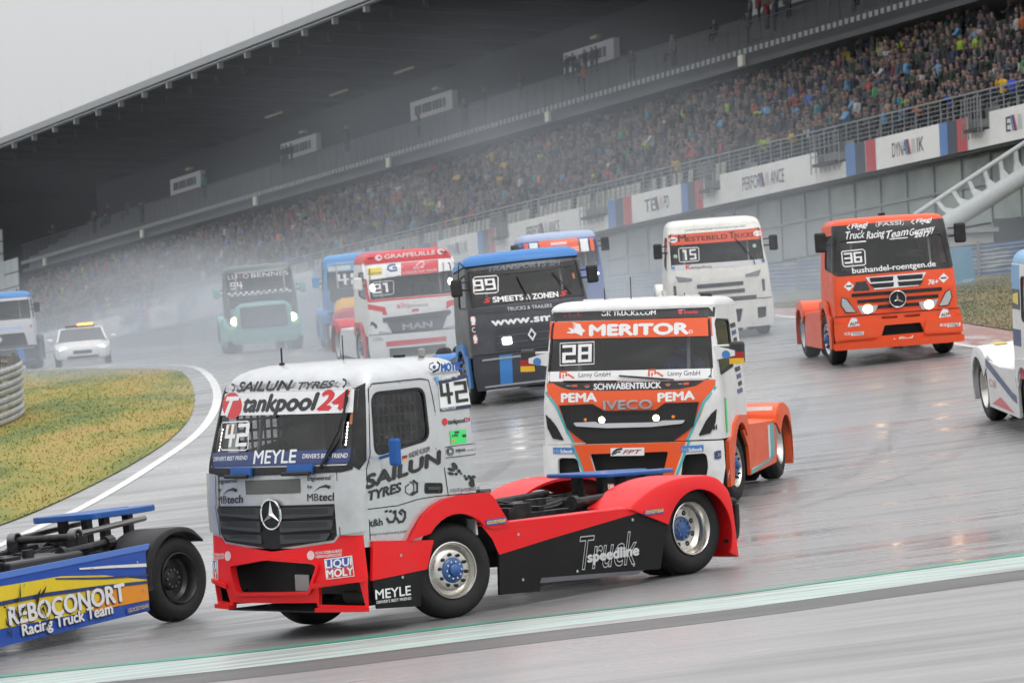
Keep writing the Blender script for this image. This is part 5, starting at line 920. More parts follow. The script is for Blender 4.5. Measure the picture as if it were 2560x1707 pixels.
class Truck:
    def __init__(s, key, spec, X, Y, yaw, label, body=None, wb=WB, cat='racing truck', group='race trucks on the track'):
        s.key = key; s.c = CABS[spec]; s.cb = CABS.get(spec+'b', s.c); s.wb = wb
        s.root = empty('race_truck', root_pose(X, Y, yaw, wb), label, cat, group)
        s.B = (s.root.matrix_world.inverted() @ body) if body is not None else Matrix.Identity(4)
        A, Cc = 1.0, .2; xc = s.c['lv'][0][1]-s.c['bow']-s.c['r']; s.A, s.Cc, s.Ls = A, Cc, xc-s.c['xr']
    # surfaces
    def F(s, y, z, o=0.):
        e = .004; dx = (front_x(s.c, y+e, z)-front_x(s.c, y-e, z))/(2*e); dx = max(-2., min(2., dx)); n = Vector((1, -dx, .12)).normalized(); return Vector((front_x(s.c, y, z), y, z))+n*o
    def Bf(s, y, z, o=0.):
        e = .004; dx = (front_x(s.cb, y+e, z)-front_x(s.cb, y-e, z))/(2*e); dx = max(-2.5, min(2.5, dx)); n = Vector((1, -dx, 0)).normalized(); return Vector((front_x(s.cb, y, z), y, z))+n*o
    def S(s, x, z, o=0., sg=1): return Vector((x, sg*(side_y(s.c, x, z)+o), z))
    def K(s, x, z, o=0., sg=1): return Vector((x, sg*(1.24+o), z))
    def Wr(s, u, z, o=0.):
        sg = 1 if u >= 0 else -1; a = abs(u); xf, w_ = _lerp_lv(s.c['lv'], z); r = s.c['r']; xc = xf-s.c['bow']-r
        if a <= s.A:
            y = a/s.A*(w_-r); x = xf-s.c['bow']*(a/s.A)**2; n = Vector((1, .2*a/s.A, .1))
        elif a <= s.A+s.Cc:
            th = (a-s.A)/s.Cc*math.pi/2; x = xc+r*math.cos(th); y = w_-r+r*math.sin(th); n = Vector((math.cos(th), math.sin(th), .1))
        else:
            q = (a-s.A-s.Cc)/s.Ls; x = xc+(s.c['xr']-xc)*q; y = w_; n = Vector((0, 1, .05))
        n.normalize(); return Vector((x+n.x*o, sg*(y+n.y*o), z+n.z*o))
    def uy(s, y, z):
        xf, w_ = _lerp_lv(s.c['lv'], z); a = abs(y)/(w_-s.c['r'])
        u = s.A*a if a <= 1 else s.A+s.Cc*math.asin(min(1, (abs(y)-(w_-s.c['r']))/s.c['r']))/(math.pi/2); return u if y >= 0 else -u
    def ux(s, x, z, sg=1):
        xf, w_ = _lerp_lv(s.c['lv'], z); xc = xf-s.c['bow']-s.c['r']; return sg*(s.A+s.Cc+s.Ls*(xc-x)/(xc-s.c['xr']))
    def surf(s, k): return {'F': s.F, 'B': s.Bf, 'S': s.S, 'K': s.K, 'R': lambda x, z, o=0.: s.S(x, z, o, -1), 'J': lambda x, z, o=0.: s.K(x, z, o, -1)}[k]
    def build(s, mb, name, m, parent=None, smooth=False, bevel=0): return mb.build(name, m, parent or s.root, smooth, s.B, bevel)
    def panel(s, name, loops, k, m, thick=.02, off=0., grid=.08, parent=None): return sheet(name, loops, s.surf(k), m, parent or s.root, thick, off, grid, True, s.B)
    def both(s, name, loops, k, m, thick=.02, off=0., grid=.15):
        r = s.panel(name, loops, k, m, thick, off, grid); s.panel(name, loops, {'S': 'R', 'K': 'J'}[k], m, thick, off, grid); return r
    # cab shell with window openings
    def cab(s, z0, z1, ws, win, body, roofm=None, roof_h=.2, roofp=None, seal=None, wsm=None, sgm=None):
        """ws: windscreen loop (y, z); win: side window loop (x, z)"""
        seal = seal or M_BLK; U = s.A+s.Cc+s.Ls
        wl_ = [(s.uy(y, z), z) for y, z in ws]; holes = [wl_]
        sw = []
        for sg in (1, -1):
            if win: h = [(s.ux(x, z, sg), z) for x, z in win]; holes.append(h); sw.append(h)
        arcp = []
        if z0 < 1.04 and s.c['xr'] < -.3 and s.c['lv'][0][1] > 1:
            h0 = math.sqrt(.57**2-(z0-.505)**2); arcp = [(x, .505+math.sqrt(max(0, .57**2-x*x))) for x in [h0*(1-2*i/14) for i in range(15)] if x > s.c['xr']+.02]
        low = [(s.ux(x, z, -1), z) for x, z in reversed(arcp)]; lowr = [(s.ux(x, z, 1), z) for x, z in arcp]
        if arcp and arcp[-1][1] > z0+.01: bl0 = [(-U, arcp[-1][1]+.0)]; br0 = [(U, arcp[-1][1]+.0)]
        else: bl0 = [(-U, z0)]; br0 = [(U, z0)]
        cabo = sheet('cab', [bl0+low+[(0, z0)]+lowr+br0+[(U, z1), (-U, z1)]]+holes, s.Wr, body, s.root, .03, 0, .07, True, s.B)
        sheet('windscreen', [wl_], s.Wr, wsm or M_GLASS, s.root, 0, -.008, .1, True, s.B)
        sheet('windscreen_seal', [grow(wl_, .022), grow(wl_, -.012)], s.Wr, seal, s.root, .012, .006, 0, True, s.B)
        for h in sw:
            sheet('side_window', [h], s.Wr, sgm or M_SGLASS, s.root, 0, -.012, .12, True, s.B); sheet('side_window_seal', [grow(h, .02), grow(h, -.01)], s.Wr, seal, s.root, .012, .005, 0, True, s.B)
        s.roof(z1, roofm or body, roof_h, roofp); xr = s.c['xr']; _, w_ = _lerp_lv(s.c['lv'], z0+.3)
        mb = MB(); mb.hexa([Vector(p) for p in ((xr+.001, -w_, z0), (xr+.001, w_, z0), (xr+.03, w_, z0), (xr+.03, -w_, z0), (xr+.001, -s.c['lv'][-1][2]+.002, z1), (xr+.001, s.c['lv'][-1][2]-.002, z1), (xr+.03, s.c['lv'][-1][2]-.002, z1), (xr+.03, -s.c['lv'][-1][2]+.002, z1))])
        s.build(mb, 'cab_rear_wall', body)
        mb = MB(); mb.box(xr+.04, 1.15, -1.08, 1.08, 1.06, 1.1); mb.box(xr+.035, xr+.06, -1.08, 1.08, z0+.05, z1-.02); s.build(mb, 'cab_lining', M_INT)
        zz = min(z for _, z in ws); mb = MB(); mb.box(.75, 1.12, -1.0, 1.0, zz-.35, zz+.03); s.build(mb, 'dashboard', M_INT, bevel=.04)
        mb = MB(); mb.box(xr+.35, xr+.85, .3, .8, z0+.05, z0+.42); mb.box(xr+.25, xr+.42, .3, .8, z0+.4, z0+1.2); s.build(mb, 'seat', mat('seat cloth', (.03, .03, .035), .9), bevel=.05)
        mb = MB(); ring = [(.62+.06*math.cos(a), .55+.2*math.sin(a), zz+.12+.19*math.cos(a)) for a in [2*math.pi*i/20 for i in range(20)]]; mb.tube(ring, .018, 6, True); mb.tube([(.62, .55, zz+.12), (.85, .55, zz-.1)], .03, 6); s.build(mb, 'steering_wheel', M_BLK, smooth=True)
        mb = MB()
        for yy in (-.75, .75): mb.tube([(xr+.15, yy, z0+.1), (xr+.2, yy, z1-.08), (.85, yy, z1-.08), (1.0, yy, zz)], .025, 8)
        mb.tube([(xr+.2, -.75, z1-.08), (xr+.2, .75, z1-.08)], .025, 8); mb.tube([(.85, -.75, z1-.08), (.85, .75, z1-.08)], .025, 8); s.build(mb, 'roll_cage', mat('roll cage', (.35, .35, .36), .4), smooth=True)
        return cabo
    def ring(s, z, ins, insr, n=10):
        xf, w_ = _lerp_lv(s.c['lv'], s.c['lv'][-1][0]); xf -= ins; w_ -= ins*.8; r = max(.02, s.c['r']-ins*.1)+min(.12, ins*.4); xr = s.c['xr']+insr; bow = s.c['bow']; P = []
        for i in range(n+1):
            a = -1+2*i/n; P.append((xf-bow*a*a, a*(w_-r)))
        left = [(xf-bow-r+r*math.cos(t), w_-r+r*math.sin(t)) for t in [math.pi/2*(i+1)/5 for i in range(5)]]; left += [(xf-bow-r+(xr+.06-(xf-bow-r))*q, w_) for q in (.33, .66, 1)]+[(xr, w_-.06)]
        P += left; P += [(xr, y) for y in (w_*.5, 0, -w_*.5)]; P += [(x, -y) for x, y in reversed(left)]
        return [Vector((x, y, z)) for x, y in P]
    def roof(s, z1, m, h, prof=None):
        prof = prof or [(0, 0, 0), (.25, .012, 0), (.5, .04, .005), (.72, .09, .015), (.88, .16, .03), (.97, .27, .06), (1, .42, .12)]
        rings = [s.ring(z1+f*h, i, r) for f, i, r in prof]; n = len(rings[0]); vs = [v for r in rings for v in r]; fs = []
        for k in range(len(rings)-1):
            for j in range(n): fs.append((k*n+j, k*n+(j+1) % n, (k+1)*n+(j+1) % n, (k+1)*n+j))
        c = len(vs); vs.append(Vector((sum(v.x for v in rings[-1])/n, 0, z1+h+.02))); b0 = (len(rings)-1)*n
        fs += [(b0+j, b0+(j+1) % n, c) for j in range(n)]
        return mesh_obj('roof', vs, fs, m, s.root, True, s.B)
    # wheels
    def wheel(s, x, side, steer=0., kind='front', rim=None, hub=None, R=.505, w_=.31, y=1.22):
        rim = rim or M_ALU; hub = hub or M_HUB
        e = bpy.data.objects.new('wheel', None); COL.objects.link(e); e.parent = s.root
        e.matrix_local = Matrix.Translation((x, side*(y-.02), R)) @ Matrix.Rotation(steer, 4, 'Z') @ Matrix.Scale(side, 4, (0, 1, 0)) if False else Matrix.Translation((x, side*(y-.02), R)) @ Matrix.Rotation(steer+(0 if side > 0 else math.pi), 4, 'Z')
        i = -w_; t = MB()
        t.lathe([(-.035, .295), (-.012, .33), (0, .38), (-.004, .43), (-.02, .468), (-.05, R-.012), (-.08, R), (-.12, R+.001), (-.125, R-.008), (-.132, R-.008), (-.137, R+.001), (-w_/2-.003, R+.001), (-w_/2, R-.008), (-w_/2-.008, R-.008), (-w_/2-.012, R+.001), (i+.08, R), (i+.05, R-.012), (i+.02, .468), (i+.004, .43), (i, .38), (i+.012, .33), (i+.035, .295)], 48)
        t.build('tyre', M_RUB, e, True)
        if kind == 'rear2':
            t = MB(); t.lathe([(y_-w_-.04, r) for y_, r in ((-.02, .33), (0, .4), (-.02, .468), (-.06, R), (-w_+.06, R), (-w_+.02, .468), (-w_, .4), (-w_+.02, .33))], 40); t.build('inner_tyre', M_RUB, e, True)
        if kind == 'front':
            prof = [(-.03, .297), (-.01, .30), (-.006, .29), (-.02, .278), (-.06, .268), (-.075, .262), (-.05, .235), (-.022, .205), (-.015, .19), (-.014, .135), (-.02, .128)]
        else:
            prof = [(-.03, .297), (-.008, .302), (-.002, .292), (-.016, .278), (-.05, .27), (-.06, .262), (-.13, .255), (-.165, .22), (-.172, .14), (-.165, .13)]
        if kind == 'plain': prof = [(-.03, .297), (-.01, .3), (-.006, .29), (-.03, .275), (-.09, .26), (-.13, .2), (-.12, .1), (-.11, .02)]
        t = MB(); t.lathe(prof, 48); t.build('rim', rim, e, True)
        if kind == 'front':
            t = MB(); t.lathe([(-.014, .135), (-.006, .13), (.006, .105), (.012, .07), (.04, .062), (.055, .04), (.06, .001)], 32); t.build('hub', hub, e, True)
            nb = MB()
            for k in range(10):
                a = 2*math.pi*(k+.3)/10; nb.lathe([(-.02, .019), (.004, .019), (.008, .013), (.02, .012), (.02, .001)], 10, Matrix.Translation((.168*math.cos(a), 0, .168*math.sin(a))))
            nb.build('wheel_nuts', M_BLK, e, True)['kind'] = 'stuff'; nb = MB()
            for k in range(10):
                a = 2*math.pi*k/10; nb.lathe([(0, .011), (.018, .011), (.02, .001)], 8, Matrix.Translation((.09*math.cos(a), .004, .09*math.sin(a))))
            nb.build('hub_bolts', M_CHROME, e, True)['kind'] = 'stuff'
        elif kind != 'plain':
            t = MB(); t.lathe([(-.19, .14), (-.15, .135), (-.13, .11), (-.12, .001)], 28); t.build('hub', hub, e, True); nb = MB()
            for k in range(8):
                a = 2*math.pi*(k+.5)/8; nb.lathe([(-.175, .03), (-.166, .03), (-.1655, .024), (-.17, .001)], 12, Matrix.Translation((.185*math.cos(a), .001, .185*math.sin(a))))
            nb.build('hand_holes', M_BLK, e, True)['kind'] = 'stuff'; nb = MB()
            for k in range(10):
                a = 2*math.pi*k/10; nb.lathe([(-.14, .013), (-.11, .013), (-.108, .001)], 8, Matrix.Translation((.1*math.cos(a), 0, .1*math.sin(a))))
            nb.build('hub_bolts', mat('dark steel', (.2, .2, .21), .35, .8), e, True)['kind'] = 'stuff'
        return e
    def wheels(s, steer=0., frontm=None, rearm=None, hub=None, kind=('front', 'rear2')):
        for sd in (1, -1): s.wheel(0, sd, R_(steer), kind[0], frontm, hub); s.wheel(-s.wb, sd, 0, kind[1], rearm or frontm, hub)
    def chassis(s, plate=None, plate_z=1.2, detail=True, pt=.045):
        wb = s.wb; x1 = -wb-.75
        for sd in (1, -1):
            mb = MB(); mb.box(x1, 1.0, sd*.42-.04, sd*.42+.04, .66, .92); s.build(mb, 'frame_rail', M_CHA, bevel=.01)
        mb = MB(); rnd = random.Random(5)
        for x in (-.9, -1.7, -2.5, -3.1, -wb-.55): mb.box(x-.06, x+.06, -.42, .42, .7, .88)
        mb.box(-2.0, -1.0, -.3, .3, .55, .95); mb.tube([(-.9, 0, .62), (-wb, 0, .55)], .07, 8); mb.tube([(-wb, -1.0, .5), (-wb, 1.0, .5)], .11, 10); mb.tube([(0, -1.0, .48), (0, 1.0, .48)], .08, 8)
        if detail:
            mb.tube([(-2.35, .62, .98), (-3.2, .62, 1.02)], .05, 10); mb.tube([(-2.35, .62, .98), (-2.42, .62, .98)], .085, 10); mb.tube([(-3.1, .62, 1.015), (-3.22, .62, 1.02)], .085, 10)
            mb.tube([(-2.35, -.62, .98), (-3.2, -.62, 1.02)], .05, 10)
            for k in range(16):
                x = rnd.uniform(-3.2, -.8); y = rnd.uniform(-.75, .75); a, c, d = rnd.uniform(.04, .16), rnd.uniform(.04, .14), rnd.uniform(.04, .12); mb.box(x-a, x+a, y-c, y+c, .85, .93+d)
            for k in range(6):
                y = rnd.uniform(-.7, .7); mb.tube(catmull([(-.7, y, .95), (-1.4, y*.8, 1.02+rnd.random()*.06), (-2.2, y*.7, .93), (-2.9, y*.4, 1.0)], 5), .018, 6)
        s.build(mb, 'chassis_gear', M_CHA)
        if plate:
            po = catmull([(.55, -.42, 0), (.35, -.47, 0), (-.2, -.46, 0), (-.75, -.3, 0), (-.72, -.1, 0), (-.3, -.06, 0), (-.3, .06, 0), (-.72, .1, 0), (-.75, .3, 0), (-.2, .46, 0), (.35, .47, 0), (.55, .42, 0)], 4, True)
            vs = [Vector((-wb+p.x+.1, p.y, plate_z+(p.x*.02)+q)) for q in (0, pt) for p in po]; n = len(po)
            tris = tessellate_polygon([[Vector((p.x, p.y, 0)) for p in po]])
            fs = [tuple(t) for t in tris]+[tuple(i+n for i in t) for t in tris]+[(i, (i+1) % n, (i+1) % n+n, i+n) for i in range(n)]
            mesh_obj('fifth_wheel_plate', vs, fs, plate, s.root, False, s.B, .012)
            for x in (-wb+.28, -wb-.12):
                for y in (-.34, .34): mb = MB(); mb.box(x-.045, x+.045, y-.05, y+.05, .9, plate_z); s.build(mb, 'coupling_stand', M_CHA)
    def arch(s, name, prof, x0, m, y0=.62, y1=1.26, inner=.56, sides=(1, -1), cx=None):
        """mudguard: outer profile (x, z) swept across the tyre plus an outer cheek cut round the wheel"""
        cx = -s.wb if cx is None else cx; z0 = .505
        P = [(p.x, p.y) for p in catmull([(x, z, 0) for x, z in prof], 5)]
        a0 = math.atan2(P[0][1]-z0, P[0][0]-cx); a1 = math.atan2(P[-1][1]-z0, P[-1][0]-cx)
        if a1 < a0-.01 and a1 < 0: a1 += 2*math.pi
        n = len(P); Q = [(cx+inner*math.cos(a0+(a1-a0)*i/(n-1)), z0+inner*math.sin(a0+(a1-a0)*i/(n-1))) for i in range(n)]
        for sd in sides:
            vs = []; fs = []
            for (x, z), (qx, qz) in zip(P, Q):
                d = Vector((x-cx, z-z0)).normalized()*.035
                vs += [Vector((x, sd*y0, z)), Vector((x, sd*(y1-.06), z)), Vector((x-d.x*.3, sd*(y1-.015), z-d.y*.3)), Vector((x-d.x, sd*y1, z-d.y)), Vector((qx, sd*y1, qz)), Vector((qx, sd*(y1-.03), qz)), Vector((x-d.x*1.2, sd*(y1-.03), z-d.y*1.2)), Vector((x-d.x, sd*y0, z-d.y))]
            for i in range(n-1):
                for j in range(8): fs.append((i*8+j, i*8+(j+1) % 8, (i+1)*8+(j+1) % 8, (i+1)*8+j))
            fs += [tuple(range(8)), tuple(range((n-1)*8+7, (n-1)*8-1, -1))]
            mesh_obj(name, vs, fs, m, s.root, True, s.B)
    def mirror(s, side, x, z, m, h=.34, w_=.2, arm=None, out=.17):
        y = side*(1.18+out); mb = MB(); mb.box(x-.06, x+.05, y-side*w_/2-.001, y+side*w_/2, z-h/2, z+h/2) if side > 0 else mb.box(x-.06, x+.05, y-w_/2, y+w_/2, z-h/2, z+h/2)
        o = s.build(mb, 'mirror', m, bevel=.035)
        mb = MB(); mb.tube([(x-.02, side*1.12, z-.05), (x-.01, y, z-.05)], .02, 6); mb.tube([(x-.02, side*1.12, z+.1), (x-.01, y, z+.1)], .016, 6); s.build(mb, 'mirror_arm', arm or M_BLK)
    def lamp(s, k, u, v, r, m, name='headlight', sx=1., ring=True):
        f = s.surf(k); P = [(u+r*sx*math.cos(a), v+r*math.sin(a)) for a in [2*math.pi*i/20 for i in range(20)]]
        if ring: s.panel('lamp_ring', [[(u+r*1.35*sx*math.cos(a), v+r*1.35*math.sin(a)) for a in [2*math.pi*i/20 for i in range(20)]]], k, M_BLK, .02, .012, 0)
        return s.panel(name, [P], k, m, .02, .02, 0)
    def decals(s, key=None, skip=()):
        for d in DEC.get(key or s.key, []):
            kind, k = d[0], d[1]; f = s.surf(k); kw = d[-1]; off = .004+.0022*kw.get('o', 1)
            if kind == 'P':
                if d[3] in skip: continue
                sheet('sticker', [d[2]], f, ink(d[3]), s.root, 0, off, .07 if k in 'FB' else .25, True, s.B)
            else:
                if kind == 'T':
                    vs, fs = lay_text(d[2], d[3], d[4], d[5], 0, kw.get('i', 0), kw.get('out', 0)); c = d[6]; nm = 'lettering'; bb = kw.get('b', 0)*d[5]*2.1
                elif kind == 'N':
                    v0, fs = number2d(d[2]); p0, p1 = Vector(d[3]), Vector(d[4]); vs = [tuple(p0+(p1-p0)*x+Vector((0, y*d[5]))) for x, y in v0]; c = d[6]; nm = 'race_number'
                else: vs, fs = strip2d(d[2], d[3]); c = d[4]; nm = 'graphic'
                th = kw.get('thick', 0); V = [f(u, v, off) for u, v in vs]
                if kind == 'T' and bb: V, fs = embolden(f, vs, fs, off, bb)
                o = mesh_obj(nm, V, fs, ink(c), s.root, False, s.B)
                if th:
                    md = o.modifiers.new('t', 'SOLIDIFY'); md.thickness = th; md.offset = 1
    def wiper(s, pts, k='F', r=.012):
        f = s.surf(k); mb = MB(); mb.tube([f(u, v, .035) for u, v in pts], r, 6); s.build(mb, 'wiper', M_BLK)
def skirt(T, poly, m, side=1, name='side_skirt', off=0., thick=.03): return T.panel(name, [poly], 'K' if side > 0 else 'J', m, thick, off, .3)
def driver(T, label, suit, helmet, z=1.3):
    """seated driver: torso, arms to the wheel, helmeted head as one skin"""
    me = bpy.data.meshes.new('person'); P = [(0, 0, 0), (0, 0, .25), (-.02, 0, .45), (0, 0, .56), (.02, 0, .7), (0, .2, .46), (.12, .26, .25), (.38, .17, .28), (0, -.2, .46), (.12, -.26, .25), (.38, -.17, .28), (.4, .1, -.02), (.4, -.1, -.02)]
    E_ = [(0, 1), (1, 2), (2, 3), (3, 4), (2, 5), (5, 6), (6, 7), (2, 8), (8, 9), (9, 10), (0, 11), (0, 12)]; rr = [.16, .15, .15, .06, .14, .07, .055, .045, .07, .055, .045, .09, .09]
    me.from_pydata(P, E_, []); o = bpy.data.objects.new('person', me); COL.objects.link(o); me.materials.append(suit); me.materials.append(helmet)
    md = o.modifiers.new('s', 'SKIN'); sv = me.skin_vertices[0].data
    for i, r in enumerate(rr): sv[i].radius = (r, r)
    sv[0].use_root = True; o.modifiers.new('u', 'SUBSURF').levels = 1; o.modifiers['u'].render_levels = 1
    dg = bpy.context.evaluated_depsgraph_get(); m2 = bpy.data.meshes.new_from_object(o.evaluated_get(dg)); bpy.data.objects.remove(o)
    for p in m2.polygons: p.use_smooth = True; p.material_index = 1 if p.center.z > .6 else 0
    o = bpy.data.objects.new('person', m2); COL.objects.link(o); o.matrix_world = T.root.matrix_world @ T.B @ Matrix.Translation((.2, .55, z)); tag(o, label, 'person'); return o
# ---------------------------------------------------------------- the silver and red truck in front
P_SIL = mat('silver paint', (.59, .60, .61), .27, .5, .5, .25, 0, 4.); P_RED = paint('race red paint', (.78, .006, .010), .34, .1); P_BLUE = paint('bright blue paint', (.014, .10, .36), .3, .2)
P_SKB = mat('black skirt paint', (.010, .010, .0105), .45, 0, 0, .05, 0, 5., .2); P_WHITE = paint('white paint', (.74, .74, .73), .3, .3)
T = Truck('42', '42', -1.52, 42.91, -135.6, 'silver and red racing truck number 42 crossing in the foreground', fit_pose((-1.52, 42.91, .15), -135.6, 0, .9))
ws = rpoly([(-1.09, 1.655), (1.12, 1.67), (1.075, 2.425), (-1.06, 2.42)], .07)
win = rpoly([(1.06, 1.74), (.29, 1.86), (.29, 2.385), (1.02, 2.37)], .1)
T.cab(.8, 2.46, ws, win, P_SIL, P_SIL, .25, sgm=M_CGLASS, roofp= [(0, 0, 0), (.22, .012, 0), (.42, .045, .005), (.62, .1, .02), (.8, .19, .04), (.93, .33, .08), (1, .55, .16)])
# black cowl and A-pillar trims
T.panel('cowl', [[(-1.13, 1.565), (-.9, 1.548), (1.0, 1.585), (1.14, 1.61), (1.15, 1.68), (1.1, 1.655), (-1.07, 1.64), (-1.13, 1.66)]], 'F', M_BLK, .01, .012)
for sd in (1, -1):
    loop = [(T.uy(sd*1.03, 2.44), 2.44), (T.uy(sd*1.115, 1.66), 1.66), (T.uy(sd*1.19, 1.62), 1.6), (T.ux(1.2, 1.7, sd), 1.7), (T.ux(1.09, 2.42, sd), 2.42), (T.ux(1.06, 2.5, sd), 2.49)]
    sheet('pillar_trim', [loop], T.Wr, M_BLK, T.root, .006, .008, .05, True, T.B)
def side_line(T, pts, w_=.012, m=M_SEAM, k='S'):
    for kk in ((k, {'S': 'R', 'K': 'J'}[k])):
        vs, fs = strip2d(pts, w_); mesh_obj('panel_seam', [T.surf(kk)(u, v, .003) for u, v in vs], fs, m, T.root, False, T.B)
side_line(T, [(1.2, .87), (1.21, 1.6), (1.14, 1.75), (1.06, 2.42), (1.0, 2.475), (.3, 2.49), (.2, 2.47), (.17, 2.3), (.1, 1.5), (.07, 1.24)])
for q in ([(-.95, 1.56), (-.95, 1.24)], [(.97, 1.585), (.97, .93)], [(-1.08, 2.452), (1.09, 2.456)], [(-.93, .925), (-.97, 1.24)]):
    vs, fs = strip2d(q, .01); P2, F2 = vs, fs; mesh_obj('panel_seam', [T.F(u, v, .034 if abs(u) > .9 and v < 1.6 else .006) for u, v in P2], F2, M_SEAM, T.root, False, T.B)
for y, z in ((-.88, 1.53), (-.88, 1.28), (.9, 1.55), (.9, 1.3), (-.2, 1.53), (.4, 1.55)): T.panel('fastener', [[(y+.009*math.cos(a), z+.009*math.sin(a)) for a in [.785*i for i in range(8)]]], 'F', ink('steel'), .004, .006, 0)
for x, z in ((1.12, 1.72), (1.16, 1.67), (.2, 1.75), (.16, 2.1), (1.05, 2.44), (.6, 2.47), (1.15, 1.0), (.2, 1.3)): T.panel('fastener', [[(x+.009*math.cos(a), z+.009*math.sin(a)) for a in [.785*i for i in range(8)]]], 'S', ink('steel'), .004, .006, 0)
side_line(T, [(1.22, 1.19), (.8, 1.195), (.5, 1.24), (.3, 1.25), (.07, 1.25), (-.47, 1.24)], .01)
# lower side deflector (silver corner piece)
for sd in (1, -1):
    loop = [(T.uy(sd*.93, 1.56), 1.565), (T.uy(sd*.93, .95), .93), (T.ux(1.27, .95, sd), .97), (T.ux(1.24, 1.6, sd), 1.6)]
    sheet('corner_deflector', [loop], T.Wr, P_SIL, T.root, .02, .03, .06, True, T.B)
T.both('door_handle', [rpoly([(.41, 1.29), (.15, 1.275), (.145, 1.385), (.40, 1.405)], .03)], 'S', M_BLK, .02, .006)
T.both('handle_grip', [rpoly([(.37, 1.325), (.19, 1.315), (.19, 1.35), (.37, 1.36)], .015)], 'S', mat('grip grey', (.05, .05, .052), .35), .02, .018)
# grille
G0 = [(-.98, 1.235), (.98, 1.26), (.96, 1.0), (.86, .885), (0, .79), (-.86, .86), (-.95, .98)]
T.panel('grille_frame', [G0], 'F', M_BLK, .02, .015)
for zt, zb, w0, w1 in ((1.225, 1.125, .93, .91), (1.085, .985, .9, .88), (.945, .865, .86, .78)):
    for sg in (-1, 1):
        a, c = sorted((sg*.17, sg*w0)); q = [(a, zt), (c, zt), (sg*w1 if sg > 0 else sg*.17, zb), (sg*.17 if sg > 0 else sg*w1, zb-.0)]
        T.panel('grille_slat', [rpoly([(sg*.15, zt-.005), (sg*w0, zt+.01*sg), (sg*w1, zb+.012), (sg*.15, zb-.02)], .02)], 'F', mat('grille grey', (.05, .051, .053), .4), .03, .04)
        P2 = []; v = []; f = []
        nx = int((w1-.24)/.026)
        for i in range(nx):
            for j in range(3):
                y = sg*(.21+i*.026+(j % 2)*.013); z = zb+.035+j*.02+(i/nx)*.008; k = len(v); rr_ = .0085
                v += [T.F(y+rr_*math.cos(t_), z+rr_*math.sin(t_), .0425) for t_ in [math.pi/3*q_ for q_ in range(6)]]; f.append(tuple(range(k, k+6)))
        mesh_obj('grille_holes', v, f, M_MESHG, T.root, False, T.B)['kind'] = 'stuff'
def star(T, y, z, R, k='F', off=.05, back=M_MESHG):
    f = T.surf(k); n = 32; ring = [f(y+R*math.cos(2*math.pi*i/n), z+R*math.sin(2*math.pi*i/n), off) for i in range(n)]
    e = MB(); e.tube(ring, R*.075, 8, True); o = T.build(e, 'star_emblem', M_CHROME, smooth=True)
    sheet('emblem_disc', [[(y+R*math.cos(2*math.pi*i/n), z+R*math.sin(2*math.pi*i/n)) for i in range(n)]], f, back, T.root, .03, off-.012, 0, False, T.B)
    vs = []; fs = []
    for i in range(3):
        a = math.pi/2+i*2*math.pi/3; k0 = len(vs)
        vs += [f(y, z, off+.03), f(y+R*.2*math.cos(a+1.05), z+R*.2*math.sin(a+1.05), off-.005), f(y+R*.97*math.cos(a), z+R*.97*math.sin(a), off), f(y+R*.2*math.cos(a-1.05), z+R*.2*math.sin(a-1.05), off-.005)]
        fs += [(k0, k0+1, k0+2), (k0, k0+2, k0+3)]
    mesh_obj('star', vs, fs, M_CHROME, T.root, False, T.B)
star(T, .05, 1.152, .155)
# bumper with its three openings
ctr = rpoly([(-.72, .60), (-.06, .68), (.60, .645), (.66, .62), (.53, .355), (-.64, .325), (-.70, .52)], .03)
cl = [(-1.16, .43), (-.90, .385), (-.84, .2), (-1.13, .215)]; cr_ = [(.66, .40), (1.16, .45), (1.18, .2), (.63, .215)]
outer = [(-1.2, .93), (-.95, .9), (-.88, .84), (0, .765), (.88, .86), (.95, .93), (1.2, .93), (1.22, .5), (1.2, .15), (.62, .165), (.6, .235), (-.78, .215), (-.82, .14), (-1.2, .14), (-1.22, .5)]
T.panel('bumper', [outer, ctr, cl, cr_], 'B', P_RED, .05, 0, .06)
for l_ in (ctr,): sheet('bumper_lip', [grow(l_, .035), l_], T.Bf, P_RED, T.root, .03, .03, .08, True, T.B)
for y0, y1 in ((-1.2, -.8), (.6, 1.2)): T.panel('splitter', [rpoly([(y0, .185), (y1, .185), (y1, .14), (y0, .14)], .01)], 'B', P_RED, .06, .045)
T.panel('winglet', [rpoly([(.56, .44), (1.2, .50), (1.2, .455), (.58, .385)], .01)], 'B', P_RED, .03, .035); T.panel('winglet', [rpoly([(-1.2, .46), (-.84, .41), (-.84, .36), (-1.2, .42)], .01)], 'B', P_RED, .03, .035)
mb = MB(); mb.box(.85, 1.15, -1.1, 1.1, .3, .82); T.build(mb, 'radiator', M_MESHG); mb = MB(); mb.tube([(1.2, .3, .42), (1.2, .3, .3), (1.2, .12, .3), (1.2, .12, .42), (1.2, .3, .42)], .012, 6); T.build(mb, 'tow_eye', mat('tow eye red', (.5, .03, .02), .4))
mb = MB(); mb.box(1.2, 1.215, .0, .22, .33, .5); T.build(mb, 'duct_plate', mat('dull aluminium', (.5, .5, .49), .45, .6))
for y0, y1 in ((-1.12, -.86), (.7, 1.12)): mb = MB(); mb.tube([(1.12, y0, .28), (1.12, y1, .28)], .07, 10); mb.box(.95, 1.1, y0, y1, .2, .5); T.build(mb, 'brake_duct', M_BLK, smooth=True)
mb = MB(); mb.box(.2, 1.35, -.95, .45, .12, .135); T.build(mb, 'undertray', M_BLK)
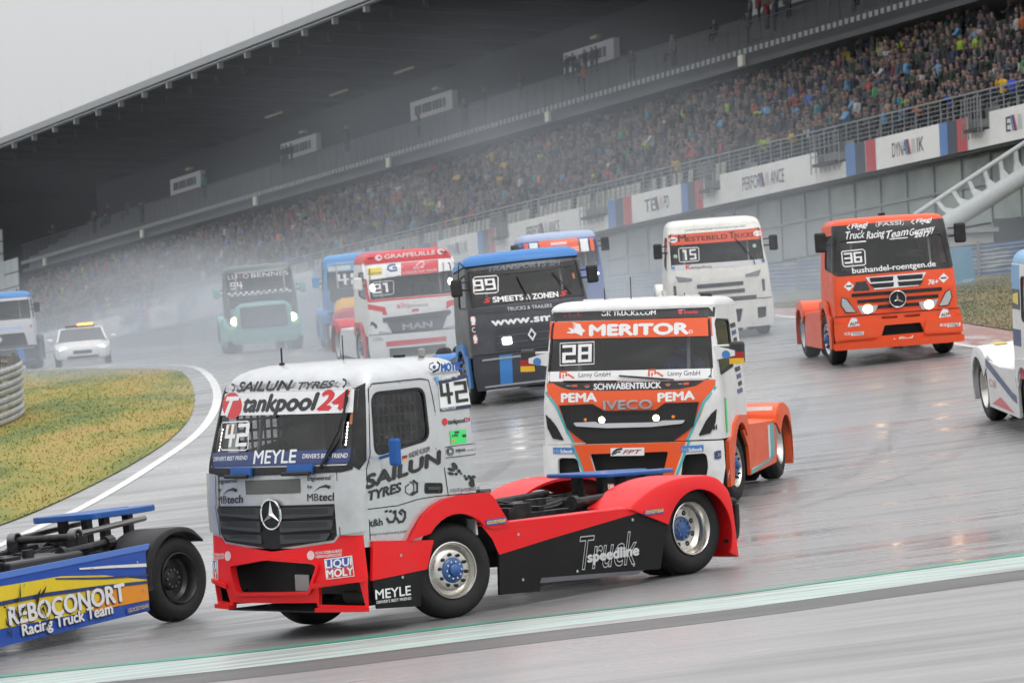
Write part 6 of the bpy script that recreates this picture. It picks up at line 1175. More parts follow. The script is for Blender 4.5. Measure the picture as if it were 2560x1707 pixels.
# steps on the cowl, wiper, mirror, roof bits
for y0, y1, z in ((-.62, -.26, 1.575), (.31, .66, 1.6)):
    T.panel('cowl_step', [rpoly([(y0, z-.04), (y1, z-.035), (y1, z+.075), (y0, z+.07)], .012)], 'F', P_BLUE, .03, .05); f_ = T.F; mb = MB(); mb.tube([f_(y0-.02, z-.03, .1), f_(y1+.02, z-.025, .1)], .022, 8); T.build(mb, 'step_grip', M_BLK, smooth=True)
T.wiper([(.75, 1.63), (.93, 2.0), (.98, 2.35)]); T.wiper([(.75, 1.63), (.98, 1.96)], r=.016)
T.wiper([(.98, 1.83), (.955, 2.42)], r=.014)
mb = MB(); mb.box(.985, 1.04, 1.36, 1.52, 1.62, 1.91); T.build(mb, 'mirror', P_BLUE, bevel=.03); mb = MB(); mb.tube([(1.0, 1.17, 1.7), (1.02, 1.4, 1.74)], .018, 6); T.build(mb, 'mirror_arm', P_BLUE)
for x, y, h, r in ((.75, -.55, .16, .01), (.45, .1, .26, .006)): mb = MB(); mb.tube([(x, y, 2.69), (x, y, 2.72)], .03, 8); mb.tube([(x, y, 2.7), (x, y, 2.72+h)], r, 6); T.build(mb, 'antenna', M_BLK)
mb = MB(); mb.box(-.05, .05, .45, .53, 2.7, 2.74); T.build(mb, 'roof_plug', M_BLK); mb = MB(); mb.box(-.12, -.05, .72, .78, 2.7, 2.8); T.build(mb, 'roof_vent', mat('vent grey', (.3, .29, .27), .4), bevel=.02)
for k in range(7): T.panel('led', [[(1.0+.009*math.cos(a)-k*.002, 1.87+k*.036+.011*math.sin(a)) for a in [1.047*i for i in range(6)]]], 'F', M_LAMPW, 0, -.03, 0)
for k in range(7): T.panel('led', [[(-1.035+.007*math.cos(a)+k*.001, 1.83+k*.036+.011*math.sin(a)) for a in [1.047*i for i in range(6)]]], 'F', M_LAMPW, 0, -.03, 0)
T.panel('amber_lamp', [[(1.03+.022*math.cos(a), 2.13+.06*math.sin(a)) for a in [.524*i for i in range(12)]]], 'F', M_AMB, .01, -.02, 0); T.panel('amber_lamp', [[(-.9+.022*math.cos(a), 2.03+.06*math.sin(a)) for a in [.524*i for i in range(12)]]], 'F', M_AMB, .01, -.05, 0)
# window nets inside both doors
M_NET = mat('net webbing', (.05, .05, .052), .8)
for sd, x0, x1, z0, z1 in ((-1, .22, .98, 1.78, 2.36), (1, .34, .95, 1.84, 2.34)):
    mb = MB()
    for i in range(9): x = x0+(x1-x0)*i/8; mb.box(x-.014, x+.014, sd*1.06-.004, sd*1.06+.004, z0, z1)
    for j in range(6): z = z0+(z1-z0)*j/5; mb.box(x0, x1, sd*1.05-.004, sd*1.05+.004, z-.014, z+.014)
    T.build(mb, 'window_net', M_NET)
driver(T, 'driver in a black suit at the wheel of the silver truck', mat('black suit', (.02, .02, .022), .8), mat('white helmet', (.5, .5, .5), .3), 1.25)
# front wheel arch, steps and skirts
inner = [(.545*math.cos(a), .505+.545*math.sin(a)) for a in [R_(32+i*10.5) for i in range(11)]]
fend = [(.70, .82), (.62, .93), (.5, 1.06), (.36, 1.15), (.18, 1.215), (-.05, 1.24), (-.48, 1.235), (-.56, 1.16), (-.74, .91), (-.745, .86)]+[(-.52, .84)]+[(x, z) for x, z in reversed(inner) if z > .84]
T.both('front_fender', [fend], 'K', P_RED, .05, .02, .12)
for sd in (1, -1):
    mb = MB(); pr = [(.70, .82), (.62, .93), (.5, 1.06), (.36, 1.15), (.18, 1.215), (-.05, 1.24), (-.48, 1.235), (-.74, .91)]
    vs = [Vector((x, sd*y, z-q)) for y in (1.1, 1.23) for q in (0,) for x, z in pr]; n = len(pr); mb.add(vs, [(i, i+1, n+i+1, n+i) for i in range(n-1)]); T.build(mb, 'fender_top', P_RED, smooth=True)
    mb = MB(); pts = [(.56*math.cos(a), .505+.56*math.sin(a)) for a in [R_(10+i*10) for i in range(17)]]; n = len(pts); mb.add([Vector((x, sd*y, z)) for y in (.75, 1.2) for x, z in pts], [(i, i+1, n+i+1, n+i) for i in range(n-1)]); T.build(mb, 'wheel_well', M_BLK, smooth=True)
T.both('step_panel', [[(1.2, .86), (.345, .80), (.46, .505), (1.24, .455)]], 'K', P_RED, .04, .0)
T.both('lower_step_panel', [[(1.235, .45), (.47, .5), (.56, .34), (.58, .13), (1.19, .16)]], 'K', P_SKB, .03, .0)
sk = [(-.36, .885), (-3.21, .895), (-3.3, .8), (-3.16, .55), (-3.06, .2), (-1.21, .262), (-1.175, .125), (-.57, .14), (-.59, .567), (-.5, .74)]
T.both('side_skirt', [sk], 'K', P_SKB, .03, 0, .3); T.both('skirt_flash', [[(-.36, .888), (-3.2, .898), (-2.83, .855), (-1.36, .672), (-.592, .567), (-.5, .74)]], 'K', P_RED, .004, .005, .3)
mb = MB()
for sd in (1, -1): mb.hexa([Vector(p) for p in ((-.34, sd*1.10, .885), (-3.2, sd*1.10, .905), (-3.2, sd*1.245, .9), (-.36, sd*1.245, .89), (-.34, sd*1.10, .90), (-3.2, sd*1.10, .93), (-3.2, sd*1.24, .912), (-.36, sd*1.24, .902))])
T.build(mb, 'skirt_top', P_RED)
T.arch('rear_fender', [(-2.58, .90), (-2.75, 1.0), (-3.05, 1.12), (-3.43, 1.185), (-3.92, 1.175), (-4.15, 1.06), (-4.27, .85), (-4.34, .22)], -2.6, P_RED, .62, 1.27, .53)
for sd in (1, -1): mb = MB(); mb.tube(catmull([(-4.28, sd*1.12, .85), (-4.42, sd*1.12, .85), (-4.47, sd*1.12, .78), (-4.46, sd*1.12, .5), (-4.40, sd*1.12, .42), (-4.28, sd*1.12, .42)], 5), .038, 10); T.build(mb, 'rear_bar', M_BLK, smooth=True)
mb = MB(); mb.tube([(-.62, .98, .95), (-.62, .98, 1.22)], .06, 12); mb.box(-.7, -.54, .9, 1.06, 1.22, 1.26); T.build(mb, 'fluid_bottle', mat('smoked bottle', (.1, .1, .1), .2))
T.chassis(P_BLUE, 1.2); T.wheels(-10.5, None, None, None)
for sd in (1, -1): mb = MB(); mb.box(-3.42, -2.98, sd*1.24-.01, sd*1.24+.01, 1.1, 1.12)
T.decals()

# ---------------------------------------------------------------- the orange and white truck behind it
P_ORG = paint('race orange paint', (.80, .095, .012), .3, .2)
yaw28 = -103.7
T = Truck('28', '28', 1.86, 54.92, yaw28, 'orange and white racing truck number 28 right behind the silver one', fit_pose((1.86, 54.92, .41), yaw28, -.9, .1), 3.5)
ws = rpoly([(-1.13, 1.70), (1.12, 1.70), (1.06, 2.52), (-1.08, 2.52)], .08); win = rpoly([(1.06, 1.74), (.05, 1.84), (.05, 2.45), (.98, 2.47)], .08)
T.cab(.88, 2.675, ws, win, P_WHITE, P_WHITE, .12)
T.wiper([(-.15, 1.7), (-.9, 1.72)]); T.wiper([(.62, 1.69), (-.12, 1.77)])
gr_ = [(-.94, 1.385), (-.5, 1.38), (-.34, 1.28), (.38, 1.27), (.5, 1.355), (.92, 1.365), (.84, 1.08), (.58, .9), (-.58, .9), (-.84, 1.1)]
T.panel('grille', [gr_], 'F', M_MESHG, .02, .018)
T.panel('grille_rim', [grow(gr_, .03), gr_], 'F', M_BLK, .02, .022)
v = []; f = []
for i in range(60):
    for j in range(18):
        y = -.8+i*.027; z = .93+j*.024
        if inside((y, z), grow(gr_, -.05)): k = len(v); v += [T.F(y+dx, z+dz, .02) for dx, dz in ((-.007, 0), (0, -.006), (.007, 0), (0, .006))]; f.append((k, k+1, k+2, k+3))
mesh_obj('grille_mesh', v, f, mat('grille wire', (.05, .05, .052), .5), T.root, False, T.B)['kind'] = 'stuff'
T.panel('grille_bar', [rpoly([(-.76, 1.16), (-.45, 1.165), (-.4, 1.14), (.4, 1.13), (.45, 1.15), (.76, 1.145), (.72, 1.1), (.3, 1.07), (-.3, 1.075), (-.72, 1.11)], .02)], 'F', mat('bright bar', (.62, .63, .65), .25, .2, .5), .03, .06)  # chrome bar: its bright reflection is put into a pale silver paint
for y in (-.37, .37): T.lamp('F', y, 1.19, .043, M_LAMP, 'headlight'); 
for y in (-.6, .6): T.lamp('F', y, 1.2, .022, M_AMB, 'marker_lamp', 1, False)
for sg in (-1, 1):
    T.panel('cheek_intake', [[(sg*1.17, 1.28), (sg*1.15, 1.1), (sg*1.08, .96), (sg*.93, .93), (sg*.93, .95), (sg*1.02, 1.12), (sg*1.1, 1.22)]], 'F', M_BLK, .02, .012)
    T.mirror(sg, 1.08, 2.02, mat('mirror black', (.03, .03, .03), .4), .3, .2, P_WHITE, .26)
    o_ = 1.24 if sg > 0 else -1.24
    for z0, z1, c in ((1.87, 1.945, (.75, .45, .02)), (1.945, 2.03, (.35, .02, .02))):
        mb = MB(); mb.box(1.131, 1.136, sg*1.44-.1, sg*1.44+.1, z0, z1); T.build(mb, 'mirror_band', mat('flag '+str(c[0]), c, .4))
    mb = MB(); mb.lathe([(0, .055), (.006, .055), (.006, .001)], 16, Matrix.Translation((1.15, sg*1.3, 2.0)) @ Matrix.Rotation(R_(-90), 4, 'Z')); T.build(mb, 'round_badge', ink('bluesign'))
    mb = MB(); mb.hexa([Vector(p) for p in ((1.1, sg*1.14, 1.93), (1.1, sg*1.42, 1.98), (1.145, sg*1.42, 1.98), (1.145, sg*1.14, 1.93), (1.1, sg*1.14, 2.12), (1.1, sg*1.42, 2.05), (1.145, sg*1.42, 2.05), (1.145, sg*1.14, 2.12))]); T.build(mb, 'mirror_stalk', P_WHITE)
bo = [(-1.24, .875), (1.24, .86), (1.25, .5), (1.2, .2), (-1.2, .2), (-1.25, .5)]
bc = rpoly([(-.56, .74), (.52, .74), (.42, .36), (.3, .33), (-.34, .33), (-.46, .38)], .03)
bl1 = rpoly([(-1.02, .70), (-.74, .69), (-.66, .3), (-.98, .3), (-1.03, .5)], .06); br1 = rpoly([(.72, .69), (1.02, .7), (1.04, .5), (.98, .3), (.66, .3)], .06)
T.panel('bumper', [bo, bc, bl1, br1], 'B', P_WHITE, .05, 0, .08)
T.panel('bumper_centre', [[(-.78, .868), (.76, .862), (.5, .205), (-.52, .205)], bc], 'B', P_ORG, .004, .004, .1)
for sg in (-1, 1): T.panel('teal_edge', [[(sg*.78, .866), (sg*.82, .866), (sg*.55, .205), (sg*.52, .205)]], 'B', ink('teal'), 0, .006)
T.panel('bumper_stripe', [[(-.6, .235), (.6, .235), (.6, .205), (-.6, .205)]], 'B', P_WHITE, 0, .008); 
mb = MB(); mb.box(.85, 1.2, -1.1, 1.1, .25, .85); T.build(mb, 'radiator', M_MESHG)
inner = [(.545*math.cos(a), .505+.545*math.sin(a)) for a in [R_(20+i*12) for i in range(12)]]
T.both('front_fender', [[(1.0, .84), (.62, .9), (.5, 1.05), (.2, 1.16), (-.45, 1.14), (-.62, .9)]+[(x, z) for x, z in reversed(inner) if z > .8 or x > 0]+[(.62, .6), (.66, .24), (.95, .22)]], 'K', P_ORG, .05, .02, .15)
for sd in (1, -1): mb = MB(); pts = [(.56*math.cos(a), .505+.56*math.sin(a)) for a in [R_(10+i*10) for i in range(17)]]; n = len(pts); mb.add([Vector((x, sd*y, z)) for y in (.75, 1.2) for x, z in pts], [(i, i+1, n+i+1, n+i) for i in range(n-1)]); T.build(mb, 'wheel_well', M_BLK, smooth=True)
T.both('side_skirt', [[(-.2, .93), (-.66, 1.0), (-2.5, .98), (-2.75, .9), (-2.85, .6), (-2.75, .38), (-.62, .3), (-.6, .5), (-.55, .7)]], 'K', P_ORG, .04, 0, .3)
T.both('skirt_white', [[(-2.12, .93), (-2.28, .94), (-2.28, .45), (-.75, .385), (-.75, .37), (-2.12, .43)]], 'K', P_WHITE, .003, .006, .3)
T.both('skirt_stripe', [[(-2.3, .95), (-2.6, .95), (-2.6, .5), (-.7, .36), (-.7, .31), (-2.3, .43)]], 'K', ink('teal'), .003, .006, .3)
mb = MB()
for sd in (1, -1): mb.hexa([Vector(p) for p in ((-.3, sd*.9, .95), (-2.7, sd*.9, .98), (-2.7, sd*1.24, .985), (-.3, sd*1.24, .95), (-.3, sd*.9, 1.02), (-2.7, sd*.9, 1.02), (-2.7, sd*1.22, 1.0), (-.3, sd*1.22, .97))])
T.build(mb, 'skirt_top', P_ORG)
T.arch('rear_fender', [(-2.72, .95), (-2.78, 1.12), (-3.0, 1.21), (-3.5, 1.21), (-3.85, 1.1), (-4.0, .85), (-4.05, .3)], -2.7, P_ORG, .5, 1.27, .53)
mb = MB(); mb.hexa([Vector(p) for p in ((-2.76, .55, 1.02), (-2.76, 1.2, 1.02), (-2.755, 1.2, 1.02), (-2.755, .55, 1.02), (-2.81, .55, 1.17), (-2.81, 1.2, 1.17), (-2.8, 1.2, 1.18), (-2.8, .55, 1.18))]); T.build(mb, 'fender_plate', P_WHITE)
for x, y, h in ((.6, -.45, .16), (.75, -.05, .3), (.3, .6, .05)): mb = MB(); mb.tube([(x, y, 2.77), (x, y, 2.8+h)], .007, 6); T.build(mb, 'antenna', M_BLK)
mb = MB(); mb.box(.1, .35, .82, .95, 2.76, 2.83); T.build(mb, 'roof_hatch_bar', M_BLK, bevel=.02)
for y in (-.7, -.35, 0, .35, .7): mb = MB(); mb.box(-.4, .7, y-.03, y+.03, 2.79, 2.815); T.build(mb, 'roof_rib', P_WHITE, bevel=.01)
for k in range(10): T.panel('door_graphic', [[(.0-.07*(k % 3), 2.4-k*.1), (-.4, 2.42-k*.1), (-.42, 2.36-k*.1), (-.05-.05*(k % 3), 2.34-k*.1)]], 'S', ink('bluegrey' if k % 2 else 'slate3'), 0, .006, .4)
driver(T, 'driver in blue inside the orange and white truck', mat('blue suit', (.04, .10, .35), .8), mat('blue helmet', (.06, .15, .5), .3), 1.45)
T.chassis(None); T.wheels(-6); T.decals()
# ---------------------------------------------------------------- shared pieces for the other trucks
def std_lower(T, m, front_z=.9, bump=None, holes=(), skirt_m=None, fend_m=None, rear=None, bz=(.22, .86), bw=1.22):
    bump = bump or m; fend_m = fend_m or m; skirt_m = skirt_m or m; wb = T.wb
    T.panel('bumper', [[(-bw, bz[1]), (bw, bz[1]), (bw+.01, .5), (bw-.02, bz[0]), (-bw+.02, bz[0]), (-bw-.01, .5)]]+list(holes), 'B', bump, .05, 0, .08)
    mb = MB(); mb.box(.8, 1.15, -1.05, 1.05, .25, bz[1]); T.build(mb, 'radiator', M_MESHG)
    T.panel('bumper_gap', [[(-1.2, bz[1]+.012), (1.2, bz[1]+.012), (1.2, bz[1]-.006), (-1.2, bz[1]-.006)]], 'B', M_SEAM, .01, .006)
    inner = [(.545*math.cos(a), .505+.545*math.sin(a)) for a in [R_(15+i*12) for i in range(13)]]
    T.both('front_fender', [[(.95, .84), (.62, .9), (.5, 1.08), (.2, 1.18), (-.45, 1.16), (-.62, .9)]+[(x, z) for x, z in reversed(inner) if z > .75 or x > 0]+[(.62, .5), (.66, .25), (.92, .25)]], 'K', fend_m, .05, .02, .2)
    for sd in (1, -1): mb = MB(); pts = [(.56*math.cos(a), .505+.56*math.sin(a)) for a in [R_(10+i*16) for i in range(11)]]; n = len(pts); mb.add([Vector((x, sd*y, z)) for y in (.75, 1.2) for x, z in pts], [(i, i+1, n+i+1, n+i) for i in range(n-1)]); T.build(mb, 'wheel_well', M_BLK, smooth=True)
    T.both('side_skirt', [[(-.25, .93), (-.66, .98), (-wb+1.0, .95), (-wb+.75, .86), (-wb+.6, .6), (-wb+.62, .3), (-.62, .25), (-.6, .5), (-.55, .7)]], 'K', skirt_m, .04, 0, .3)
    mb = MB()
    for sd in (1, -1): mb.hexa([Vector(p) for p in ((-.3, sd*.9, .93), (-wb+.8, sd*.9, .95), (-wb+.8, sd*1.24, .93), (-.3, sd*1.24, .94), (-.3, sd*.9, .99), (-wb+.8, sd*.9, .99), (-wb+.8, sd*1.22, .965), (-.3, sd*1.22, .96))])
    T.build(mb, 'skirt_top', skirt_m)
    T.arch('rear_fender', [(-wb+.75, .9), (-wb+.7, 1.06), (-wb+.45, 1.18), (-wb-.05, 1.2), (-wb-.38, 1.08), (-wb-.53, .85), (-wb-.58, .32)], 0, rear or fend_m, .55, 1.27, .53)
def slats(T, name, rows, m, k='F', off=.014, thick=.02):
    for (y0, y1, z0, z1) in rows: T.panel(name, [rpoly([(y0, z0), (y1, z0), (y1, z1), (y0, z1)], .012)], k, m, thick, off)
# ---------------------------------------------------------------- all-orange truck on the right
P_O36 = paint('signal orange paint', (.80, .085, .018), .32, .15); P_DK = paint('gloss black paint', (.016, .016, .018), .25, .2)
T = Truck('36', '36', 7.34, 77.71, -86.7, 'orange racing truck number 36 with a black visor, on the right', fit_pose((7.34, 77.71, 1.53), -86.7, -1, 1.7), 3.6)
ws = rpoly([(-1.03, 1.72), (1.06, 1.74), (1.0, 2.3), (-.99, 2.3)], .05); win = rpoly([(.98, 1.72), (.0, 1.8), (.0, 2.4), (.9, 2.4)], .08)
T.cab(.78, 2.6, ws, win, P_O36, P_O36, .13)
hol = [(T.uy(y, z), z) for y, z in ws]
sheet('visor', [[(T.uy(-1.09, 1.625), 1.63), (T.uy(1.11, 1.64), 1.64), (T.ux(.95, 1.75), 1.75), (T.ux(.82, 2.6), 2.6), (T.ux(.82, 2.6, -1), 2.6), (T.ux(.95, 1.75, -1), 1.75)], hol], T.Wr, P_DK, T.root, .006, .006, .08, True, T.B)
T.panel('grille_top', [[(-.57, 1.575), (.6, 1.59), (.43, 1.345), (-.42, 1.33)]], 'F', M_CHROME, .02, .012)
for a, c in ((-.5, -.04), (.03, .53)):
    for z0, z1, k in ((1.36, 1.445, .05), (1.475, 1.56, 0)): T.panel('grille_slot', [[(a+(k if a < 0 else 0)+.02, z0), (c-(k if a > 0 else 0)-.02, z0), (c-.0 if a < 0 else c, z1), (a, z1)]], 'F', M_MESHG, .01, .026)
slats(T, 'grille_slot', [(-.86, .88, 1.22, 1.285), (-.76, .8, 1.09, 1.155), (-.5, .5, .965, 1.03)], M_BLK)
star(T, 0, 1.115, .155)
for y in (-.575, .6):
    T.panel('lamp_housing', [rpoly([(y-.2, 1.05), (y+.2, 1.03), (y+.13, .9), (y-.12, .88)] if y < 0 else [(y-.2, 1.03), (y+.2, 1.07), (y+.1, .9), (y-.14, .88)], .03)], 'F', M_LENS, .02, .016); T.lamp('F', y, .97, .08, M_LAMP, 'headlight', 1.1, False)  # lit disc drawn oversize, the lamp's glow put into its shape
for sg in (-1, 1): T.panel('side_lamp', [[(sg*1.04, 1.22), (sg*.96, 1.18), (sg*.8, .93), (sg*.98, .94), (sg*1.06, 1.08)]], 'F', M_LENS, .02, .012); T.panel('side_lamp_rim', [grow([(sg*1.04, 1.22), (sg*.96, 1.18), (sg*.8, .93), (sg*.98, .94), (sg*1.06, 1.08)], .02), [(sg*1.04, 1.22), (sg*.96, 1.18), (sg*.8, .93), (sg*.98, .94), (sg*1.06, 1.08)]], 'F', M_BLK, .01, .014); T.mirror(sg, 1.05, 2.3, M_BLK, .38, .22)
std_lower(T, P_O36, holes=[rpoly([(-.29, .64), (.4, .645), (.47, .455), (-.37, .445)], .02), rpoly([(-.34, .82), (-.04, .82), (-.04, .765), (-.34, .765)], .01), rpoly([(.1, .82), (.4, .82), (.4, .765), (.1, .765)], .01)])
T.panel('bumper_lower_lip', [rpoly([(-1.22, .36), (1.22, .36), (1.22, .22), (-1.22, .22)], .04)], 'B', P_O36, .06, .05, .1)
for sg in (-1, 1): T.panel('bumper_cheek', [rpoly([(sg*1.2, .76), (sg*.5, .70), (sg*.44, .42), (sg*1.2, .40)], .05)], 'B', P_O36, .06, .045, .1)
mb = MB(); mb.box(.1, .22, -.06, .06, 2.73, 2.8); T.build(mb, 'roof_camera', M_BLK)
T.chassis(None, detail=False); T.wheels(4, M_LENS); T.decals()
# ---------------------------------------------------------------- dark blue truck with a bright blue roof
P_NAVY = mat('dark slate paint', (.045, .05, .062), .34, .2, .2, .3, 0, 4.); P_SKY = paint('sky blue paint', (.035, .19, .50), .28, .2)
T = Truck('99', '99', .28, 78.7, -80.6, 'dark slate racing truck number 99 with a bright blue roof', fit_pose((.28, 78.7, 1.03), -80.6, -5, 3.5), 3.6)
ws = rpoly([(-1.1, 1.78), (1.1, 1.78), (1.07, 2.5), (-1.07, 2.5)], .05); win = rpoly([(1.0, 1.8), (.05, 1.86), (.05, 2.42), (.95, 2.45)], .08)
T.cab(.82, 2.6, ws, win, P_NAVY, P_SKY, .25, [(0, -.04, 0), (.2, -.03, 0), (.45, .0, .0), (.7, .07, .01), (.88, .16, .03), (.97, .3, .06), (1, .5, .12)])
T.panel('windscreen_base', [rpoly([(-1.1, 1.96), (1.08, 1.96), (1.1, 1.79), (-1.1, 1.79)], .02)], 'F', P_DK, 0, .004); T.panel('sun_band', [[(-1.06, 2.49), (1.06, 2.49), (1.0, 2.42), (.5, 2.37), (-.5, 2.37), (-1.0, 2.42)]], 'F', P_DK, 0, .004)
T.panel('grille', [rpoly([(-.72, 1.31), (.72, 1.31), (.78, .9), (-.78, .9)], .06)], 'F', mat('grille dark', (.03, .034, .045), .5), .02, .014); slats(T, 'grille_bar', [(-.7, .7, 1.16, 1.175), (-.72, .72, 1.02, 1.035)], mat('grille bar', (.10, .11, .13), .4), 'F', .024)
T.panel('diamond_emblem', [[(-.04, 1.26), (.045, 1.13), (-.04, 1.0), (-.125, 1.13)], [(-.04, 1.2), (-.085, 1.13), (-.04, 1.06), (.005, 1.13)]], 'F', M_CHROME, .02, .045, 0)
for y in (-.53, .53): T.panel('headlight', [rpoly([(y-.085, 1.13), (y+.085, 1.13), (y+.085, 1.0), (y-.085, 1.0)], .02)], 'F', M_LAMPW, .02, .03, 0)
std_lower(T, P_NAVY, bump=mat('bumper slate', (.03, .034, .045), .45), fend_m=P_SKY, skirt_m=P_NAVY, bz=(.16, .84))
for y in (-.72, .55): T.panel('bumper_stripe', [[(y, .80), (y+.24, .80), (y+.2, .24), (y-.04, .24)]], 'B', P_SKY, 0, .01)
for z in (.74, .22): T.panel('bumper_bar', [rpoly([(-1.05, z+.02), (1.05, z+.02), (1.05, z-.015), (-1.05, z-.015)], .01)], 'B', mat('bar grey', (.3, .32, .35), .4), .02, .02)
T.wiper([(.0, 1.8), (-.16, 2.3)]); T.wiper([(.85, 1.85), (.55, 2.3)])
for sg in (-1, 1): T.mirror(sg, 1.1, 2.2, M_BLK, .34, .22); T.panel('amber_lamp', [rpoly([(sg*.98-.02, 2.26), (sg*.98+.02, 2.26), (sg*.98+.02, 2.15), (sg*.98-.02, 2.15)], .01)], 'F', M_AMB, 0, -.02, 0)
mb = MB(); mb.tube(catmull([(.9, -1.12, 2.6), (1.1, -1.24, 2.68), (1.15, -1.28, 2.5), (1.12, -1.3, 2.3)], 5), .012, 6); T.build(mb, 'mirror_loop', M_BLK)
T.chassis(None, detail=False); T.wheels(5, M_LENS); T.decals()
# ---------------------------------------------------------------- red and white truck
P_R21 = paint('crimson paint', (.58, .018, .03), .3, .2)
T = Truck('21', '21', -2.6, 101, -78, 'red and white racing truck number 21 left of the dark one', fit_pose((-2.6, 101, 1.13), -78, .3, 2.2), 3.6)
ws = rpoly([(-1.06, 1.74), (1.06, 1.74), (1.02, 2.5), (-1.02, 2.5)], .06); win = rpoly([(1.0, 1.76), (.0, 1.84), (.0, 2.4), (.92, 2.42)], .08)
T.cab(.82, 2.62, ws, win, P_WHITE, P_R21, .28, [(0, -.02, 0), (.3, .0, 0), (.55, .04, .005), (.75, .1, .015), (.9, .18, .03), (.97, .3, .06), (1, .45, .12)])
g21 = [(-.83, 1.27), (.88, 1.33), (.9, 1.24), (.78, 1.18), (.62, .82), (.36, .8), (.34, .66), (-.36, .66), (-.38, .8), (-.6, .8), (-.74, 1.15), (-.84, 1.16)]
T.panel('grille', [g21], 'F', mat('grille slate', (.06, .065, .08), .45), .03, .018); slats(T, 'grille_bar', [(-.62, .66, 1.18, 1.2), (-.5, .52, .88, .9)], M_BLK, 'F', .03)
for y in (-1.0, .98): T.panel('headlight', [[(y+.055*math.cos(a), 2.03+.085*math.sin(a)) for a in [.4*i for i in range(16)]]], 'F', M_LAMPW, .01, .014, 0)
std_lower(T, P_WHITE, fend_m=P_R21, holes=[rpoly([(-.75, .5), (.7, .5), (.7, .27), (-.75, .27)], .03)])
for sg in (-1, 1): T.mirror(sg, 1.05, 2.15, P_WHITE if sg < 0 else M_BLK, .32, .22); T.panel('corner_lamp', [[(sg*1.0, .82), (sg*.75, .82), (sg*.68, .9), (sg*.95, .95)]], 'F', M_LENS, .02, .012)
T.wiper([(.75, 1.74), (.85, 2.5)], r=.008)
for y in (-.95, .92): T.panel('roof_marker', [rpoly([(y-.07, 2.78), (y+.07, 2.78), (y+.07, 2.75), (y-.07, 2.75)], .008)], 'F', M_BLK, .01, .03, 0)
mb = MB(); mb.tube([(.3, 0, 2.88), (.3, 0, 2.98)], .01, 6); T.build(mb, 'antenna', M_BLK)
T.chassis(None, detail=False); T.wheels(6, M_LENS); T.decals()
# ---------------------------------------------------------------- white truck
P_W15 = paint('cream white paint', (.72, .71, .67), .3, .3)
T = Truck('15', '15', 4.89, 94.2, -89.2, 'white racing truck number 15 with an orange sun band', fit_pose((4.89, 94.2, 1.68), -89.2, 1.2, 2.1), 3.6)
ws = rpoly([(-1.05, 1.68), (1.07, 1.68), (1.04, 2.48), (-1.03, 2.48)], .05); win = rpoly([(.98, 1.66), (.0, 1.76), (.0, 2.38), (.9, 2.4)], .08)
T.cab(.82, 2.58, ws, win, P_W15, P_W15, .19)
M_SLOT = mat('slot grey', (.09, .095, .11), .6)
slats(T, 'grille_slot', [(-.52, .56, 1.2, 1.29), (-.5, .58, 1.03, 1.12), (-.62, .84, .84, .95)], M_SLOT)
for sg in (-1, 1): T.panel('headlamp', [[(sg*1.0, 1.52), (sg*.62, 1.44), (sg*.62, 1.38), (sg*.94, 1.38)]], 'F', mat('lamp smoke', (.22, .23, .24), .2), .02, .012); T.panel('side_vent', [rpoly([(sg*1.06, 1.3), (sg*1.0, 1.3), (sg*1.0, 1.02), (sg*1.06, 1.02)], .02)], 'F', M_SLOT, .01, .012); T.mirror(sg, 1.05, 2.12, M_BLK, .36, .2)
std_lower(T, P_W15, holes=[rpoly([(-.5, .66), (.5, .66), (.42, .36), (-.42, .36)], .03), rpoly([(.84, .66), (1.06, .66), (1.04, .42), (.84, .4)], .03), rpoly([(-1.06, .66), (-.84, .66), (-.84, .4), (-1.04, .42)], .03)])
T.wiper([(.86, 1.66), (.84, 1.78), (.45, 2.3)], r=.012)
for y, z in ((.9, 2.08), (-.95, 1.98)): T.panel('pass_sticker', [rpoly([(y-.04, z-.04), (y+.04, z-.04), (y+.04, z+.04), (y-.04, z+.04)], .01)], 'F', mat('pass green', (.35, .5, .38), .6), 0, .005, 0)
T.chassis(None, detail=False); T.wheels(2, M_LENS); T.decals()

# ---------------------------------------------------------------- blue and orange truck, half hidden behind the dark one
CABS['cab_b'] = dict(CABS['99']); CABS['cab_bb'] = CABS['99b']; P_BV = paint('violet blue paint', (.05, .11, .36), .32, .2)
T = Truck('x1', 'cab_b', 1.5, 119, -82, 'blue racing truck with an orange sun band, half hidden behind the dark slate truck', None, 3.6)
ws = rpoly([(-1.08, 1.74), (1.08, 1.74), (1.05, 2.5), (-1.05, 2.5)], .06); win = rpoly([(1.0, 1.76), (.05, 1.84), (.05, 2.4), (.95, 2.42)], .08)
T.cab(.82, 2.6, ws, win, P_BV, paint('pale blue paint', (.35, .42, .6), .3, .2), .22)
T.panel('sun_band', [[(-.62, 2.6), (.55, 2.6), (.56, 2.16), (-.62, 2.16)]], 'F', ink('orange'), 0, .006)
for y0, y1, c in ((-.9, -.66, 'white'), (-1.06, -.94, 'orange'), (.6, .84, 'white'), (.9, 1.02, 'orange')): T.panel('sun_band_block', [[(y0, 2.56), (y1, 2.56), (y1, 2.18), (y0, 2.18)]], 'F', ink(c), 0, .006)
for z in (2.24, 2.31): T.panel('graphic', [[(-.6, z), (.54, z), (.54, z+.025), (-.6, z+.025)]], 'F', ink('white'), 0, .008)
T.panel('graphic', [[(-.28, 2.52), (.2, 2.52), (.2, 2.44), (-.28, 2.44)]], 'F', ink('pinkwhite'), 0, .008)
T.panel('grille', [rpoly([(-.7, 1.3), (.7, 1.3), (.6, .9), (-.6, .9)], .05)], 'F', M_BLK, .02, .014)
for sg in (-1, 1): T.mirror(sg, 1.08, 2.35, M_BLK, .4, .24); T.lamp('F', sg*.95, 1.5, .05, M_LAMPW if sg > 0 else M_LENS, 'headlight', 1.8, False)
